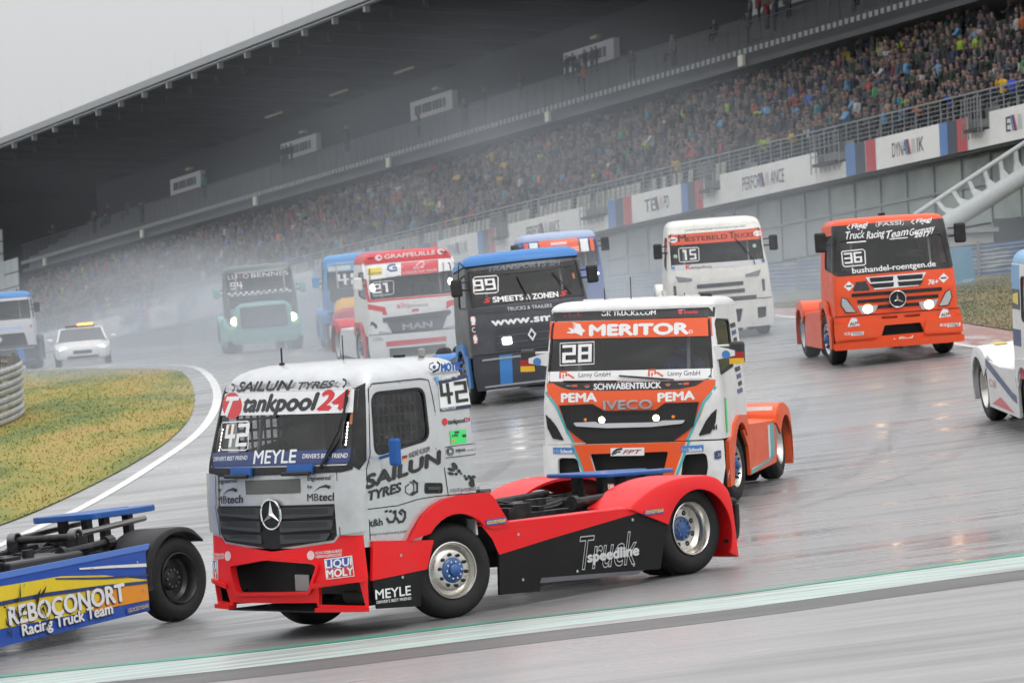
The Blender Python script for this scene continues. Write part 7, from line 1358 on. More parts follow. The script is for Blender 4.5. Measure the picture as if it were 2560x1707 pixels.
std_lower(T, P_BV); T.chassis(None, detail=False); T.wheels(0, M_LENS)
# ---------------------------------------------------------------- bonneted trucks: cab set back behind a long nose
CABS['hood'] = dict(lv=[(.9, .30, 1.15), (1.6, .28, 1.15), (2.5, .05, 1.06), (2.6, .0, 1.05)], bow=.1, r=.12, xr=-1.25); CABS['hoodb'] = dict(lv=[(.1, 1.55, 1.2), (.5, 1.58, 1.22), (.9, 1.56, 1.2)], bow=.12, r=.2, xr=.4)
def bonnet(T, secs, m, name='bonnet', n=9):
    """loft through (x, half width, top z, bottom z)"""
    vs = []; fs = []
    for x, w_, zt, zb in secs:
        for i in range(n):
            a = math.pi*i/(n-1); c, s_ = math.cos(a), math.sin(a); yy = w_*(abs(c)**.35)*(1 if c > 0 else -1); zz = zb+(zt-zb)*(s_**.35 if s_ > 0 else 0); vs.append(Vector((x, yy, zz)))
    for k in range(len(secs)-1):
        for i in range(n-1): fs.append((k*n+i, k*n+i+1, (k+1)*n+i+1, (k+1)*n+i))
    b0 = (len(secs)-1)*n; fs.append(tuple(range(b0, b0+n))); return mesh_obj(name, vs, fs, m, T.root, True, T.B)
P_MINT = paint('mint paint', (.20, .44, .41), .32, .2)
T = Truck('94', 'hood', -7.75, 125.2, -84, 'mint green bonneted racing truck number 94 with its lamps on, in the spray', None, 3.7)
ws = rpoly([(-1.0, 1.75), (1.0, 1.75), (.96, 2.46), (-.96, 2.46)], .05); win = rpoly([(-.15, 1.7), (-1.0, 1.75), (-1.0, 2.35), (-.25, 2.38)], .08)
T.cab(.95, 2.56, ws, win, mat('mint grey paint', (.07, .10, .10), .35, 0, .4, .2), None, .16)
T.panel('windscreen_band', [[(-1.0, 2.5), (1.0, 2.5), (1.0, 2.28), (-1.0, 2.28)]], 'F', P_DK, 0, .005)
for s_, y0, y1, c in (('LU', -.95, -.66, 'white'), ('X', -.64, -.5, 'red'), ('O', -.48, -.3, 'white'), ('BENNES', -.22, .95, 'white')):
    vs, fs = lay_text(s_, (y0, 2.32), (y1, 2.32), .14, .01); mesh_obj('lettering', [T.F(u, v, .009) for u, v in vs], fs, ink(c), T.root, False, T.B)
v0, fs = number2d('94'); mesh_obj('race_number', [T.F(-.9+.4*x, 2.0+.22*y, .009) for x, y in v0], fs, ink('white'), T.root, False, T.B)
for k in range(22):
    for j in range(2):
        if (k+j) % 2: y = -1.0+k*.09; T.panel('check', [[(y, 1.78+j*.06), (y+.09, 1.78+j*.06), (y+.09, 1.84+j*.06), (y, 1.84+j*.06)]], 'F', ink('white'), 0, .009, 0)
bonnet(T, [(.25, .98, 1.72, .7), (.7, .96, 1.66, .6), (1.2, .92, 1.55, .5), (1.45, .88, 1.45, .5), (1.52, .82, 1.35, .52)], P_MINT)
mb = MB(); mb.box(1.5, 1.56, -.72, .72, .75, 1.42); T.build(mb, 'grille', mat('grille slate', (.06, .065, .08), .45), bevel=.05)
for sg in (-1, 1):
    bonnet(T, [(-.62, .01, .98, .5), (-.5, .2, 1.08, .5), (0, .24, 1.14, .5), (.5, .24, 1.05, .4), (.95, .2, .9, .35), (1.3, .1, .8, .4)], P_MINT, 'fender').location = T.root.matrix_world.inverted().to_3x3() @ (T.root.matrix_world.to_3x3() @ Vector((0, sg*1.02, 0)))
    mb = MB(); mb.lathe([(0, .13), (.03, .12), (.04, .001)], 18, Matrix.Translation((1.38, sg*.9, 1.0)) @ Matrix.Rotation(R_(-90), 4, 'Z')); T.build(mb, 'headlight', M_LAMP, smooth=True)  # real lamp, its disc widened to stand in for the glow in the spray
    T.mirror(sg, .2, 1.9, P_MINT, .3, .2)
T.panel('bumper', [rpoly([(-1.1, .62), (1.1, .62), (1.0, .28), (-1.0, .28)], .05)], 'B', P_MINT, .1, .02)
T.arch('rear_fender', [(-2.95, .9), (-3.0, 1.06), (-3.25, 1.18), (-3.75, 1.2), (-4.08, 1.08), (-4.23, .85), (-4.28, .32)], 0, P_MINT, .55, 1.27, .53)
T.both('side_skirt', [[(-.7, .95), (-2.9, .9), (-3.0, .3), (-.7, .25)]], 'K', P_MINT, .04, 0, .4); T.wiper([(.15, 1.76), (.05, 2.2)])
T.chassis(None, detail=False); T.wheels(3, M_LENS)
P_B40 = paint('light blue paint', (.07, .26, .56), .32, .2); P_Y40 = paint('warm yellow paint', (.80, .42, .02), .32, .2)
T = Truck('40', 'hood', -4.25, 117.5, -85, 'blue yellow and red bonneted racing truck behind the red and white one', None, 3.7)
T.cab(.95, 2.56, ws, win, P_B40, None, .2)
T.panel('sun_band', [[(-1.0, 2.52), (1.0, 2.52), (1.0, 2.26), (-1.0, 2.26)]], 'F', ink('skyblue'), 0, .006); T.panel('sticker', [[(-.95, 2.42), (-.3, 2.42), (-.3, 2.29), (-.95, 2.29)]], 'F', ink('paleg'), 0, .009)
v0, fs = number2d('40'); mesh_obj('race_number', [T.F(-.7+.72*x, 1.86+.32*y, .009) for x, y in v0], fs, ink('white'), T.root, False, T.B)
bonnet(T, [(.25, .98, 1.75, .95), (.5, .97, 1.7, .9)], P_B40); bonnet(T, [(.5, .975, 1.705, .9), (.85, .96, 1.62, .8), (1.15, .94, 1.5, .7)], P_B40, 'bonnet_middle'); bonnet(T, [(1.15, .945, 1.505, .7), (1.4, .92, 1.38, .7), (1.5, .88, 1.25, .7)], P_Y40, 'bonnet_nose')
bonnet(T, [(1.0, 1.0, 1.2, .66), (1.5, .98, 1.2, .62), (1.62, .9, 1.12, .62)], P_R21, 'nose'); T.panel('bumper', [rpoly([(-1.1, .62), (1.1, .62), (1.0, .25), (-1.0, .25)], .05)], 'B', P_R21, .1, .02)
for sg in (-1, 1): mb = MB(); mb.box(1.2, 1.6, sg*1.0-.12, sg*1.0+.12, .35, .72); T.build(mb, 'nose_wing', P_WHITE, bevel=.04); T.mirror(sg, .2, 2.0, P_B40, .3, .2)
T.arch('rear_fender', [(-2.95, .9), (-3.0, 1.06), (-3.25, 1.18), (-3.75, 1.2), (-4.08, 1.08), (-4.23, .85), (-4.28, .32)], 0, P_B40, .55, 1.27, .53)
T.arch('front_fender', [(.6, .8), (.5, 1.05), (.2, 1.16), (-.3, 1.14), (-.6, .9)], 0, P_B40, .7, 1.25, .53, (1, -1), 0)
T.both('side_skirt', [[(-.7, .95), (-2.9, .9), (-3.0, .3), (-.7, .25)]], 'K', P_B40, .04, 0, .4); T.chassis(None, detail=False); T.wheels(3, M_LENS)
# ---------------------------------------------------------------- white-fronted truck with a blue roof at the left edge
CABS['cab_l'] = dict(CABS['99']); CABS['cab_lb'] = CABS['99b']
T = Truck('xl', 'cab_l', -17.9, 141, -86, 'pale truck with a bright blue roof at the left edge of the picture', None, 3.6)
ws = rpoly([(-1.1, 1.78), (1.1, 1.78), (1.07, 2.45), (-1.07, 2.45)], .05); win = rpoly([(1.0, 1.8), (.05, 1.86), (.05, 2.42), (.95, 2.45)], .08)
P_LIL = paint('pale lilac paint', (.55, .55, .60), .32, .2)
T.cab(.82, 2.55, ws, win, P_LIL, P_SKY, .22, [(0, -.04, 0), (.2, -.03, 0), (.45, .0, .0), (.7, .07, .01), (.88, .16, .03), (.97, .3, .06), (1, .5, .12)])
T.panel('grille', [rpoly([(-.85, 1.3), (.85, 1.3), (.95, .86), (-.95, .86)], .05)], 'F', M_BLK, .02, .014); T.panel('diamond_emblem', [[(0, 1.24), (.08, 1.12), (0, 1.0), (-.08, 1.12)]], 'F', M_CHROME, .02, .03, 0)
T.panel('lettering_band', [[(-.8, 1.52), (.8, 1.52), (.8, 1.45), (-.8, 1.45)]], 'F', ink('paleblue'), 0, .006); T.wiper([(.7, 1.84), (.1, 1.98)])
for sg in (-1, 1): T.mirror(sg, 1.1, 2.15, M_BLK, .34, .22); T.panel('red_marker', [rpoly([(sg*1.1-.04, 1.55), (sg*1.1+.04, 1.55), (sg*1.1+.04, 1.45), (sg*1.1-.04, 1.45)], .01)], 'F', ink('redsoft'), 0, .008, 0)
std_lower(T, mat('bumper slate', (.03, .034, .045), .45), bz=(.16, .84))
for y in (-.72, .55): T.panel('bumper_stripe', [[(y, .80), (y+.22, .80), (y+.3, .3), (y+.08, .3)]], 'B', P_SKY, 0, .01)
for z in (.76, .34): T.panel('bumper_bar', [rpoly([(-1.15, z+.02), (1.15, z+.02), (1.15, z-.015), (-1.15, z-.015)], .01)], 'B', mat('bar grey', (.3, .32, .35), .4), .02, .02)
T.chassis(None, detail=False); T.wheels(0, M_LENS)
# ---------------------------------------------------------------- white truck leaving the frame on the right: its tail shows
CABS['cab_w'] = dict(CABS['15']); CABS['cab_wb'] = CABS['15b']
a = R_(-86); T = Truck('xw', 'cab_w', 7.62+3.6*math.cos(a)-(-1.05)*-math.sin(a), 63.3+3.6*math.sin(a)+1.05*math.cos(a), -86, 'white and navy racing truck cut off by the right edge of the picture', None, 3.6)
ws = rpoly([(-1.05, 1.68), (1.07, 1.68), (1.04, 2.48), (-1.03, 2.48)], .05); win = rpoly([(.98, 1.66), (.0, 1.76), (.0, 2.38), (.9, 2.4)], .08)
T.cab(.82, 2.58, ws, win, P_WHITE, paint('pale sky paint', (.25, .48, .72), .3, .2), .2)
for z0, z1, c in ((2.2, 2.56, 'skyblue'), (1.9, 2.2, 'ink'), (1.35, 1.6, 'navy'), (.86, 1.02, 'redsoft')): T.both('cab_band', [[(-.1, z0), (-.68, z0), (-.68, z1), (-.1, z1)]], 'S', ink(c), .004, .006, .4)
T.both('cab_badge', [rpoly([(-.2, 1.97), (-.6, 2.0), (-.6, 2.12), (-.2, 2.16)], .04)], 'S', ink('yellow'), .004, .012, .4)
std_lower(T, P_WHITE)
wb = T.wb
T.both('skirt_panel', [[(-.66, .99), (-1.6, .95), (-wb+.68, 1.02), (-wb+.66, .5), (-wb+.62, .28), (-.62, .24)]], 'K', P_WHITE, .03, .012, .3)
T.both('skirt_flash', [[(-.7, .58), (-1.0, .62), (-wb+.75, 1.05), (-wb+.68, .93), (-1.0, .50), (-.7, .46)]], 'K', ink('navy'), .003, .02, .3); T.both('skirt_arrow', [[(-1.0, .3), (-2.7, .34), (-2.0, .48)]], 'K', ink('redsoft'), .003, .02, .3)
vs, fs = lay_text('CVI', (-2.75, .62), (-2.25, .6), .12, .02); mesh_obj('lettering', [T.K(x, z, .024, -1) for x, z in vs], fs, ink('redsoft'), T.root)
for sd in (1, -1):
    mb = MB(); mb.hexa([Vector(p) for p in ((-.9, sd*.6, .9), (-wb+.7, sd*.6, 1.12), (-wb+.7, sd*1.23, 1.06), (-.9, sd*1.23, .66), (-.9, sd*.6, .95), (-wb+.7, sd*.6, 1.18), (-wb+.7, sd*1.22, 1.1), (-.9, sd*1.22, .7))]); T.build(mb, 'deck_cover', P_WHITE)
mb = MB(); mb.box(-wb-.1, -wb+.35, -1.0, -.8, 1.205, 1.212); T.build(mb, 'yellow_sticker', ink('yellow'))
T.chassis(None, detail=False); T.wheels(0, M_ALU)
# ---------------------------------------------------------------- blue and yellow truck leaving the frame on the left: its tail shows
P_RB = paint('royal blue paint', (.022, .085, .42), .32, .25); P_RBL = paint('light royal paint', (.10, .22, .62), .32, .25); P_RY = paint('lemon paint', (.80, .60, .03), .35, .2); P_OR = paint('amber paint', (.80, .30, .02), .35, .2)
a = R_(-128); wb = 3.7
CABS['cab_r'] = dict(CABS['15']); CABS['cab_rb'] = CABS['15b']
T = Truck('xr', 'cab_r', -4.09+wb*math.cos(a)-1.05*-math.sin(a), 47+wb*math.sin(a)-1.05*math.cos(a), -128, 'blue and yellow racing truck cut off by the left edge, its chassis tail in view', None, wb)
T.cab(.82, 2.58, ws, win, P_RB, P_RB, .2)
rx = -wb+.56
top = [(-.3, .92), (rx, .98), (rx-.02, .87), (-.3, .80)]
T.both('side_skirt', [[(-.3, .92), (rx-.06, .96), (rx+.02, .88), (rx+.06, .2), (-.62, .12), (-.6, .5), (-.5, .74)]], 'K', P_RB, .04, 0, .3)
for lp, m_ in (([(-.45, .79), (-.6, .55), (-.62, .32), (rx+.06, .325), (rx+.05, .56), (-2.4, .70), (-1.7, .78)], P_RY), ([(rx+.055, .55), (rx+.06, .325), (-2.15, .32), (-2.3, .5), (-2.5, .56)], P_OR)): T.both('skirt_field', [lp], 'K', m_, .003, .005+(.003 if m_ is P_OR else 0), .3)
for lp, c in (([(rx+.04, .71), (rx+.042, .75), (-2.5, .80), (-2.0, .835), (-2.0, .815), (-2.5, .77)], 'white'), ([(rx+.04, .60), (rx+.042, .625), (-2.4, .68), (-1.6, .77), (-1.6, .755), (-2.4, .655)], 'navy'), ([(-.56, .62), (-1.4, .63), (-2.4, .59), (rx+.05, .55), (rx+.05, .515), (-2.4, .55), (-1.4, .585), (-.57, .575)], 'navy')): T.both('skirt_line', [lp], 'K', ink(c), .003, .012, .3)
T.panel('skirt_edge', [[(-.3, .93), (rx-.06, .97), (rx-.02, .905), (-.3, .86)]], 'K', P_RBL, .04, .008, .3)
for s_, p0, p1, h, c in (('REBOCONORT', (-.80, .345), (-2.68, .375), .2, 'silver'), ('Racing Truck Team', (-.98, .20), (-2.45, .255), .125, 'silver')):
    for dx, dz, cc, o_ in ((.012, -.012, 'navyd', .015), (0, 0, c, .02)):
        vs, fs = lay_text(s_, (p0[0]+dx, p0[1]+dz), (p1[0]+dx, p1[1]+dz), h); V_, fs = embolden(T.K, vs, fs, o_, h*.055); mesh_obj('lettering', V_, fs, ink('white' if cc == 'silver' else cc), T.root)
T.panel('sticker', [[(-2.68, .21), (-3.06, .225), (-3.06, .30), (-2.68, .285)]], 'K', ink('bluevio'), 0, .02, .3); vs, fs = lay_text('GOODYEAR', (-2.7, .228), (-3.04, .243), .045, .03, .2); mesh_obj('lettering', [T.K(x, z, .026) for x, z in vs], fs, ink('yellow'), T.root)
rnd = random.Random(9)
for k in range(18):   # black rubber scrapes
    x = rnd.choice((-1.0, -1.25, -1.35, -1.4, -.8, -.95)); z = rnd.uniform(.2, .62); w_ = rnd.uniform(.008, .03); l_ = rnd.uniform(.06, .26); d_ = rnd.uniform(-.09, .09)
    T.panel('rubber_scrape', [[(x, z), (x+w_, z+l_*.4), (x+d_*.5+w_*1.4, z+l_*.6), (x+d_, z+l_), (x+d_*.5-w_*.3, z+l_*.5), (x-w_*.4, z+l_*.2)]], 'K', ink('ink'), 0, .03, 0)
for x, z in ((-1.1, .76), (-2.2, .80), (-2.95, .78), (-3.0, .45)): T.panel('skirt_bolt', [[(x+.014*math.cos(q), z+.014*math.sin(q)) for q in [.785*i for i in range(8)]]], 'K', ink('steel'), .004, .02, 0)
T.arch('rear_fender', [(-wb+.62, .42), (-wb+.6, .75), (-wb+.45, .98), (-wb+.15, 1.1), (-wb-.2, 1.08), (-wb-.42, .92)], 0, M_BLK, .6, 1.26, .545)
mb = MB(); mb.box(-2.6, -1.4, -.55, .75, .8, .99); T.build(mb, 'tank', mat('tank grey', (.05, .05, .052), .4), bevel=.03)
mb = MB(); mb.tube([(-2.0, .45, .98), (-2.0, .45, 1.08)], .07, 14); T.build(mb, 'tank_cap', M_BLK)
for y in (-.5, .5):
    mb = MB(); mb.tube([(-2.75, y, 1.16), (-wb-.25, y, 1.22)], .035, 8); T.build(mb, 'coupling_arm', mat('bare steel', (.22, .21, .2), .4, .7), smooth=True)
    mb = MB(); mb.lathe([(-.06, .055), (-.06, .075), (.06, .075), (.06, .055)], 14, Matrix.Translation((-2.75, y, 1.16))); T.build(mb, 'arm_bushing', mat('bare steel', (.22, .21, .2), .4, .7), smooth=True)
    mb = MB(); mb.box(-2.86, -2.7, y-.09, y+.09, .9, 1.14); T.build(mb, 'arm_bracket', M_CHA)
mb = MB(); mb.tube([(-2.75, -.5, 1.14), (-2.75, .5, 1.14)], .045, 10); T.build(mb, 'cross_tube', M_CHA, smooth=True)
T.chassis(P_BLUE, 1.29, True, .075); T.wheels(0, mat('black rim', (.02, .02, .021), .35, .3), None, M_BLK, ('front', 'rear'))

# ---------------------------------------------------------------- safety car
M_car = root_pose(-14.35, 133.8, -84, 2.8) @ Matrix.Diagonal((1, 1.04, .88, 1)); car = empty('safety_car', M_car, 'white estate safety car with an orange light bar and lit headlamps', 'car')
secs = [(.98, .60, .62, .30), (.93, .74, .70, .22), (.75, .84, .77, .2), (.3, .89, .86, .2), (-.2, .91, .95, .2), (-.7, .92, .99, .2), (-2.2, .92, 1.02, .2), (-3.2, .91, 1.03, .22), (-3.65, .86, .98, .28), (-3.75, .78, .85, .35)]
vs = []; fs = []; n = 18
for x, w_, zt, zb in secs:
    for i in range(n):
        t_ = 2*math.pi*i/n; c, s_ = math.cos(t_), math.sin(t_); vs.append(Vector((x, w_*(abs(c)**.45)*(1 if c > 0 else -1), (zt+zb)/2+(zt-zb)/2*(abs(s_)**.45)*(1 if s_ > 0 else -1))))
for k in range(len(secs)-1):
    for i in range(n): fs.append((k*n+i, k*n+(i+1) % n, (k+1)*n+(i+1) % n, (k+1)*n+i))
fs += [tuple(range(n)), tuple(range((len(secs)-1)*n+n-1, (len(secs)-1)*n-1, -1))]
P_CAR = paint('car white', (.78, .78, .77), .25, .1); mesh_obj('body', vs, fs, P_CAR, car, True)
secs = [(-.1, .78, .93), (-.95, .66, 1.40), (-1.7, .65, 1.45), (-2.9, .63, 1.41), (-3.5, .72, 1.02)]
vs = [Vector((x, sg*w_*(1 if j == 0 else .97), z-(0 if j == 0 else .03))) for x, w_, z in secs for sg in (1, -1) for j in (0,)]; fs = [(0, 1, 3, 2), (6, 7, 9, 8)]
mesh_obj('windscreen', [vs[0]+Vector((.02, 0, .0)), vs[1]+Vector((.02, 0, 0)), vs[3]+Vector((.02, 0, 0)), vs[2]+Vector((.02, 0, 0))], [(0, 1, 2, 3)], mat('dark car glass', (.05, .055, .06), .08), car)
mesh_obj('roof', vs[2:8]+[v-Vector((0, 0, .04)) for v in vs[2:8]], [(0, 1, 3, 2), (2, 3, 5, 4), (6, 7, 9, 8), (8, 9, 11, 10), (0, 1, 7, 6), (4, 5, 11, 10), (0, 2, 8, 6), (2, 4, 10, 8), (1, 3, 9, 7), (3, 5, 11, 9)], P_CAR, car, True)
for sg in (1, -1):
    mesh_obj('side_glass', [Vector((-.2, sg*.83, .95)), Vector((-.95, sg*.68, 1.37)), Vector((-2.9, sg*.65, 1.38)), Vector((-3.45, sg*.78, 1.0))], [(0, 1, 2, 3)], mat('dark car glass', (.05, .055, .06), .08), car)
    for x in (-1.0, -1.9): mesh_obj('pillar', [Vector((x-.04, sg*.86, 1.0)), Vector((x+.04, sg*.86, 1.0)), Vector((x+.04, sg*.735, 1.43)), Vector((x-.04, sg*.735, 1.43))], [(0, 1, 2, 3)], P_CAR, car)
    MB().tube([Vector((-.08, sg*.79, .93)), Vector((-.95, sg*.67, 1.40))], .035, 6).build('pillar', P_CAR, car)
    MB().lathe([(0, .13), (.03, .12), (.035, .001)], 16, Matrix.Translation((.885, sg*.6, .6)) @ Matrix.Rotation(R_(-90), 4, 'Z')).build('headlight', M_LAMPW, car, True)  # lamp disc enlarged, the glow around it put into its size
    MB().box(-.3, -.18, sg*1.02-.09, sg*1.02+.09, .98, 1.1).build('mirror', P_CAR, car, bevel=.03)
    for x in (0, -2.8):
        e = bpy.data.objects.new('wheel', None); COL.objects.link(e); e.parent = car; e.location = (x, sg*.8, .32)
        MB().lathe([(-.1, .2), (-.1, .3), (-.08, .32), (.08, .32), (.1, .3), (.1, .2)], 28).build('tyre', M_RUB, e, True); MB().lathe([(.09, .21), (.06, .18), (.07, .02)] if sg > 0 else [(-.09, .21), (-.06, .18), (-.07, .02)], 20).build('rim', M_LENS, e, True)
MB().box(.93, .99, -.3, .3, .44, .58).build('grille', M_BLK, car, bevel=.02); MB().box(.93, .985, -.5, .5, .27, .38).build('lower_intake', M_BLK, car, bevel=.02)
MB().box(-1.5, -1.2, -.5, .45, 1.46, 1.53).build('light_bar_base', M_BLK, car)
for y0, y1 in ((-.1, .4),): MB().box(-1.5, -1.2, y0, y1, 1.53, 1.60).build('light_bar', mat('orange beacon', (1, .3, .02), .3, emit=(1, .28, .02, 9)), car, bevel=.02)
MB().box(-1.48, -1.22, -.5, -.11, 1.53, 1.58).build('light_bar_dark', mat('beacon dark', (.4, .1, .03), .3), car, bevel=.02)
# ---------------------------------------------------------------- spectators
def skin_person(J, E_, rad, sub):
    me = bpy.data.meshes.new('p'); me.from_pydata(J, E_, []); o = bpy.data.objects.new('p', me); COL.objects.link(o)
    o.modifiers.new('s', 'SKIN'); sv = me.skin_vertices[0].data
    for i, r in enumerate(rad): sv[i].radius = r if isinstance(r, tuple) else (r, r)
    sv[0].use_root = True
    if sub: o.modifiers.new('u', 'SUBSURF').levels = 1; o.modifiers['u'].render_levels = 1
    m2 = bpy.data.meshes.new_from_object(o.evaluated_get(bpy.context.evaluated_depsgraph_get())); bpy.data.objects.remove(o); return m2
ED = [(0, 1), (1, 2), (2, 3), (3, 4), (4, 5), (2, 6), (6, 7), (7, 8), (2, 9), (9, 10), (10, 11), (0, 12), (12, 13), (13, 14), (0, 15), (15, 16), (16, 17)]
RA = [(.15, .12), (.15, .12), (.17, .11), .06, .10, .095, .07, .055, .045, .07, .055, .045, .085, .065, .05, .085, .065, .05]
def joints(seat, arms):
    h = .46 if seat else .86
    tor = [(0, 0, h), (0, 0, h+.28), (0, 0, h+.5), (.01, 0, h+.6), (.03, 0, h+.68), (.03, 0, h+.82)]
    sh = h+.48
    if arms == 'down': ar = [[(0, .21, sh), (.03, .25, sh-.28), (.14, .2, sh-.48)], [(0, -.21, sh), (.03, -.25, sh-.28), (.14, -.2, sh-.48)]]
    elif arms == 'camera': ar = [[(0, .21, sh), (.18, .22, sh-.14), (.24, .07, sh+.16)], [(0, -.21, sh), (.18, -.22, sh-.14), (.24, -.07, sh+.16)]]
    elif arms == 'up': ar = [[(0, .21, sh), (.08, .3, sh+.22), (.12, .22, sh+.5)], [(0, -.21, sh), (.05, -.25, sh-.26), (.2, -.18, sh-.36)]]
    else: ar = [[(0, .21, sh), (.2, .25, sh-.25), (.38, .1, sh-.22)], [(0, -.21, sh), (.2, -.25, sh-.25), (.38, -.1, sh-.22)]]
    lg = [[(.02, .1, h-.05), (.42, .12, h-.02), (.44, .12, .05)], [(.02, -.1, h-.05), (.42, -.12, h-.02), (.44, -.12, .05)]] if seat else [[(0, .1, h-.06), (.02, .11, .45), (0, .12, .05)], [(0, -.1, h-.06), (.02, -.11, .45), (0, -.12, .05)]]
    return tor+ar[0]+ar[1]+lg[0]+lg[1], h
PV = []
for seat, arms in ((1, 'down'), (1, 'fold'), (0, 'down'), (0, 'camera'), (0, 'fold'), (0, 'up')):
    J, h = joints(seat, arms); tpl = []
    for sub in (0, 1):
        m2 = skin_person(J, ED, RA, sub)
        for p in m2.polygons:
            c = p.center; z = c.z-h
            p.material_index = 1 if z < .06 else (3 if z > .80 or (z > .66 and c.x < -.02) else (2 if z > .57 or False else 0)); p.use_smooth = True
        # hands
        hands = [Vector(J[8]), Vector(J[11])]
        for p in m2.polygons:
            if min((p.center-q).length for q in hands) < .085: p.material_index = 2
        tpl.append(m2)
    PV.append(tpl)
M_COAT, t, b = nodes_of('spectator coat'); oi = N(t, 'ObjectInfo'); L(t, oi.outputs['Color'], b.inputs['Base Color']); b.inputs['Roughness'].default_value = .75
M_TRO = mat('spectator trousers', (.03, .035, .05), .8); M_SKN = mat('spectator skin', (.24, .15, .12), .6); M_HAIR = mat('spectator hair', (.04, .028, .02), .7); M_CAPD = mat('dark cap', (.02, .022, .03), .7); M_CAPW = mat('pale cap', (.55, .55, .52), .7)
for tpl in PV:
    for m_ in (M_COAT, M_TRO, M_SKN, M_HAIR): tpl[1].materials.append(m_)
rnd = random.Random(21)
DARKS = [('black', (.015, .015, .017)), ('navy', (.02, .03, .07)), ('charcoal', (.04, .04, .045)), ('dark brown', (.05, .035, .025)), ('dark green', (.02, .045, .03)), ('slate blue', (.05, .07, .11)), ('grey', (.12, .12, .12))]
BRIGHT = [('blue', (.04, .12, .42)), ('red', (.42, .03, .035)), ('white', (.5, .5, .5)), ('sky blue', (.13, .35, .6)), ('blue', (.04, .12, .42)), ('red', (.42, .03, .035)), ('teal', (.03, .28, .32)), ('white', (.6, .6, .6)), ('lime', (.42, .62, .04)), ('orange', (.6, .16, .03)), ('sky blue', (.13, .35, .6)), ('maroon', (.16, .02, .03)), ('yellow', (.65, .45, .03)), ('beige', (.35, .28, .2)), ('green', (.04, .3, .12))]
def pick():
    n_, c_ = rnd.choice(BRIGHT) if rnd.random() < .17 else rnd.choice(DARKS)
    return n_, tuple(q*.72 for q in c_)  # deep shade of the stand put into the coat colours, all darkened alike
FACE = math.atan2(-SN.y, -SN.x)
spots = []
for k in range(12):
    s = -9+rnd.random()*.4
    while s < 168:
        p_ = .9 if s < 60 else .86
        if k == 0 and s > 24: p_ = .35
        q_ = (s-13.9) % 26.2
        if q_ < 1.2 or 12.9 < q_ < 14.1: p_ = .12           # aisles
        if rnd.random() < p_: spots.append((s, k))
        s += .53+rnd.uniform(-.06, .1)
vis = sorted([q for q in spots if -3.3 < q[0]], key=lambda q: q[0])
near = set(vis[:286]); ORD = ['front', 'second', 'third', 'fourth', 'fifth', 'sixth', 'seventh', 'eighth', 'ninth', 'tenth', 'eleventh', 'top']
NUM = ['first', 'second', 'third', 'fourth', 'fifth', 'sixth', 'seventh', 'eighth', 'ninth', 'tenth', '11th', '12th', '13th', '14th', '15th', '16th', '17th', '18th', '19th', '20th', '21st', '22nd', '23rd', '24th', '25th', '26th', '27th', '28th', '29th', '30th']
def stand_pose(k): return rnd.choice([0, 0, 1, 2, 4, 2, 3]) if k else rnd.choice([2, 4, 3])
def add_person(s, d, h, v, colr, label, group='spectators in the near end of the grandstand', sc_=1., cap=None):
    o = bpy.data.objects.new('person', PV[v][1]); COL.objects.link(o); o.matrix_world = Matrix.Translation(SP(s, d, h)) @ Matrix.Rotation(FACE+rnd.uniform(-.5, .5), 4, 'Z') @ Matrix.Scale(sc_, 4)
    o.color = (*colr, 1); tag(o, label, 'person', group)
    if cap: o.material_slots[3].link = 'OBJECT'; o.material_slots[3].material = cap
    return o
cnt = {}
SKIP = [(.45, 0), (-.35, 0)]
for (s, k) in sorted(near):
    if k == 0 and -.9 < s < 1.1: continue
    cnt[k] = cnt.get(k, 0)+1; nm, colr = pick(); cap = rnd.choice([None, None, M_CAPD, M_CAPW]); hat = '' if cap is None else (' and dark cap' if cap is M_CAPD else ' and pale cap')
    add_person(s, .5+(k+.45)*.82, 1.3+k*.55, stand_pose(k), colr, f'spectator in {nm} jacket{hat}, {ORD[k]} row, {NUM[min(29, cnt[k]-1)]} from the right edge', sc_=rnd.uniform(.92, 1.05), cap=cap)
add_person(.45, .95, 1.3, 3, (.72, .44, .02), 'spectator in a bright yellow rain suit at the front rail, hands at the face', sc_=1.12); add_person(-.35, .95, 1.3, 4, (.03, .06, .5), 'spectator in a royal blue raincoat beside the yellow rain suit', sc_=1.05)
def stew(s, d, h, c, l, v=2): add_person(s, d, h, v, c, l, 'stewards and upper tier visitors')
stew(24.1, 8.3, 5.9, (.45, .65, .03), 'steward in a lime high-visibility vest high in the stand, left of two', 3); stew(22.5, 8.3, 5.9, (.45, .68, .03), 'steward in a lime high-visibility vest high in the stand, right of two'); stew(40, 9.2, 6.8, (.65, .13, .03), 'spectator in an orange jacket near the top row above the plain banner')
for i, (s, c) in enumerate(((68.5, (.01, .01, .012)), (67.6, (.015, .015, .02)), (65.9, (.012, .012, .012)), (64.9, (.02, .02, .025)), (64.3, (.012, .012, .014)))): stew(s, 11.4, 11.1, c, 'dark figure standing before the white box, '+['leftmost', 'second from left', 'middle', 'fourth from left', 'rightmost'][i]+' of the five', 2+i % 3)
for i, s in enumerate((117.6, 116.9, 115.9)): stew(s, 11.4, 11.1, (.012, .012, .014), 'far dark figure before the third white box, '+['left', 'middle', 'right'][i]+' of three', 2)
for i, (s, c) in enumerate(((44.2, (.12, .14, .2)), (43.2, (.25, .02, .03)), (42.2, (.22, .02, .03)), (41.2, (.02, .02, .02)))): stew(s, 11.4, 11.1, c, ['upper tier visitor in a slate coat', 'upper tier visitor in a dark red coat, left of two', 'upper tier visitor in a dark red coat, right of two', 'upper tier visitor in black beside the red coats'][i]+' under the roof edge', 2)
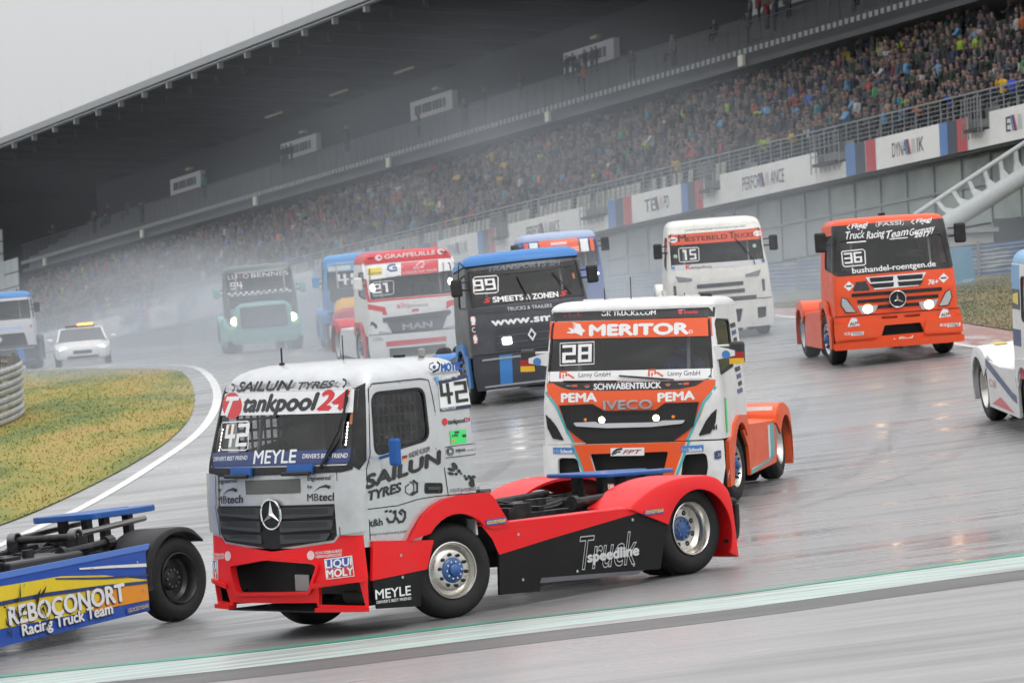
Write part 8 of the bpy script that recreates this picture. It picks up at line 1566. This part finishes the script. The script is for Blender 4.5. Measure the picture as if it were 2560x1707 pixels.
# everyone else: one mass
T_ = []
for tpl in PV:
    m2 = tpl[0]; V = np.array([v.co[:] for v in m2.vertices]); F3 = []; mi = []
    for p in m2.polygons:
        vv = list(p.vertices)
        for i in range(1, len(vv)-1): F3.append((vv[0], vv[i], vv[i+1])); mi.append(p.material_index)
    T_.append((V, np.array(F3), np.array(mi)))
AV = []; AF = []; AC = []; off = 0
rest = [q for q in spots if q not in near]
upper = []
for k in range(4):
    s = -6+rnd.random()
    while s < 165:
        if rnd.random() < (.07 if s < 60 else .02): upper.append((s, k))
        s += .62
for lst, f_ in ((rest, lambda k: (.5+(k+.45)*.82, 1.3+k*.55)), (upper, lambda k: (7.6+(k+.4)*.85, 9.3+k*.45))):
    for s, k in lst:
        v = rnd.choice([0, 0, 1, 2, 4, 2, 3, 5]) if k else rnd.choice([2, 4, 3]); V, F3, mi = T_[v]; d, h = f_(k); a = FACE+rnd.uniform(-.6, .6); c, sn = math.cos(a), math.sin(a); z_ = rnd.uniform(.92, 1.06)
        P = SP(s, d+rnd.uniform(-.12, .12), h+rnd.uniform(-.04, .1)); W_ = np.empty_like(V); W_[:, 0] = (V[:, 0]*c-V[:, 1]*sn)*z_+P.x; W_[:, 1] = (V[:, 0]*sn+V[:, 1]*c)*z_+P.y; W_[:, 2] = V[:, 2]*z_+P.z
        coat = pick()[1]; hair = rnd.choice([(.03, .02, .015), (.05, .035, .02), (.02, .02, .03), (.2, .15, .08), (.4, .4, .4), (.3, .05, .04)]); sk = rnd.uniform(.7, 1.15)
        pal = np.array([coat, (.03, .035, .05), (.19*sk, .125*sk, .10*sk), hair]); AV.append(W_); AF.append(F3+off); AC.append(pal[mi]); off += len(V)
AV = np.concatenate(AV); AF = np.concatenate(AF); AC = np.concatenate(AC); nT = len(AF)
me = bpy.data.meshes.new('crowd'); me.vertices.add(len(AV)); me.vertices.foreach_set('co', AV.astype(np.float32).ravel()); me.loops.add(nT*3); me.loops.foreach_set('vertex_index', AF.astype(np.int32).ravel())
me.polygons.add(nT); me.polygons.foreach_set('loop_start', np.arange(0, nT*3, 3, dtype=np.int32)); me.polygons.foreach_set('use_smooth', np.ones(nT, dtype=bool)); me.update(calc_edges=True)
ca = me.color_attributes.new('coat', 'FLOAT_COLOR', 'CORNER'); ca.data.foreach_set('color', np.repeat(np.c_[AC, np.ones(nT)], 3, axis=0).astype(np.float32).ravel())
M_CROWD, t, b = nodes_of('crowd cloth'); at = N(t, 'Attribute'); at.attribute_name = 'coat'; L(t, at.outputs['Color'], b.inputs['Base Color']); b.inputs['Roughness'].default_value = .75; me.materials.append(M_CROWD)
o = bpy.data.objects.new('crowd', me); COL.objects.link(o); tag(o, 'dense crowd of spectators filling the grandstand into the distance', 'crowd', None, 'stuff')
print('crowd', len(rest)+len(upper), nT)
# ---------------------------------------------------------------- air: even haze, and the spray thrown up by the wheels
m = bpy.data.materials.new('haze'); m.use_nodes = True; t = m.node_tree; t.nodes.remove(t.nodes['Principled BSDF'])
out = [n for n in t.nodes if n.type == 'OUTPUT_MATERIAL'][0]; pv = N(t, 'VolumePrincipled'); pv.inputs['Density'].default_value = .00005; pv.inputs['Color'].default_value = (.9, .95, 1, 1); pv.inputs['Anisotropy'].default_value = .2; L(t, pv.outputs[0], out.inputs['Volume'])
o = MB().box(-620, 620, -20, 920, -40, 48).build('haze', m); tag(o, 'thin grey rain haze over the whole circuit', 'haze', None, 'stuff')
def spray(loc, rad, dens, label, rz=0., scale=1.6):
    m = bpy.data.materials.new('spray'); m.use_nodes = True; t = m.node_tree; t.nodes.remove(t.nodes['Principled BSDF'])
    out = [n for n in t.nodes if n.type == 'OUTPUT_MATERIAL'][0]; pv = N(t, 'VolumePrincipled'); pv.inputs['Color'].default_value = (.87, .93, 1, 1); pv.inputs['Anisotropy'].default_value = .2
    tc = N(t, 'TexCoord'); ln = N(t, 'VectorMath', operation='LENGTH'); L(t, tc.outputs['Object'], ln.inputs[0])
    mr = N(t, 'MapRange', interpolation_type='SMOOTHERSTEP'); mr.inputs[1].default_value = 1.; mr.inputs[2].default_value = .1; L(t, ln.outputs['Value'], mr.inputs[0])
    no = N(t, 'TexNoise', Scale=scale, Detail=4.); L(t, tc.outputs['Object'], no.inputs['Vector']); m2 = N(t, 'MapRange'); m2.inputs[1].default_value = .36; m2.inputs[2].default_value = .68; m2.inputs[3].default_value = .1; m2.inputs[4].default_value = 2.0; L(t, no.outputs[0], m2.inputs[0])
    mu = N(t, 'Math', operation='MULTIPLY'); L(t, mr.outputs[0], mu.inputs[0]); L(t, m2.outputs[0], mu.inputs[1]); m3 = N(t, 'Math', operation='MULTIPLY'); m3.inputs[1].default_value = dens; L(t, mu.outputs[0], m3.inputs[0]); L(t, m3.outputs[0], pv.inputs['Density']); L(t, pv.outputs[0], out.inputs['Volume'])
    me = bpy.data.meshes.new('spray'); bm = bmesh.new(); bmesh.ops.create_icosphere(bm, subdivisions=3, radius=1); bm.to_mesh(me); bm.free(); me.materials.append(m)
    o = bpy.data.objects.new('spray', me); COL.objects.link(o); o.location = loc; o.scale = rad; o.rotation_euler = (0, 0, rz); tag(o, label, 'spray', None, 'stuff'); return o
spray((-6.5, 146, .8), (19, 32, 5.2), .075, 'broad bank of wheel spray hanging over the far straight', R_(24), 2.4)
spray((2, 150, 6), (18, 16, 9), .013, 'plume of spray rising before the middle of the grandstand', R_(24), 2.8)
spray((7, 124, 2.4), (13, 28, 5.5), .018, 'spray trailing behind the white truck on the right', R_(10))
spray((-8, 114, 1.6), (13, 12, 4.2), .065, 'spray rolling round the mint green truck')
spray((6, 90, 2.2), (6, 8, 3.2), .03, 'spray in front of the white truck')
spray((-2, 95, 1.4), (9, 13, 3.6), .055, 'spray around the red and white truck')
spray((6, 82, 1.6), (4.5, 6, 1.9), .045, 'spray behind the wheels of the all-orange truck')
spray((-3, 180, 7), (30, 20, 12), .0055, 'pale veil of spray drifting up before the grandstand', R_(24))
spray((2, 108, 2), (5, 6, 3.2), .06, 'spray veiling the half hidden blue truck')
spray((2.2, 46.6, .45), (1.7, 1.2, .5), .08, 'low spray off the rear wheels of the silver truck')
spray((4.6, 60.5, .9), (2.8, 4.8, 1.2), .09, 'spray behind the orange and white truck')
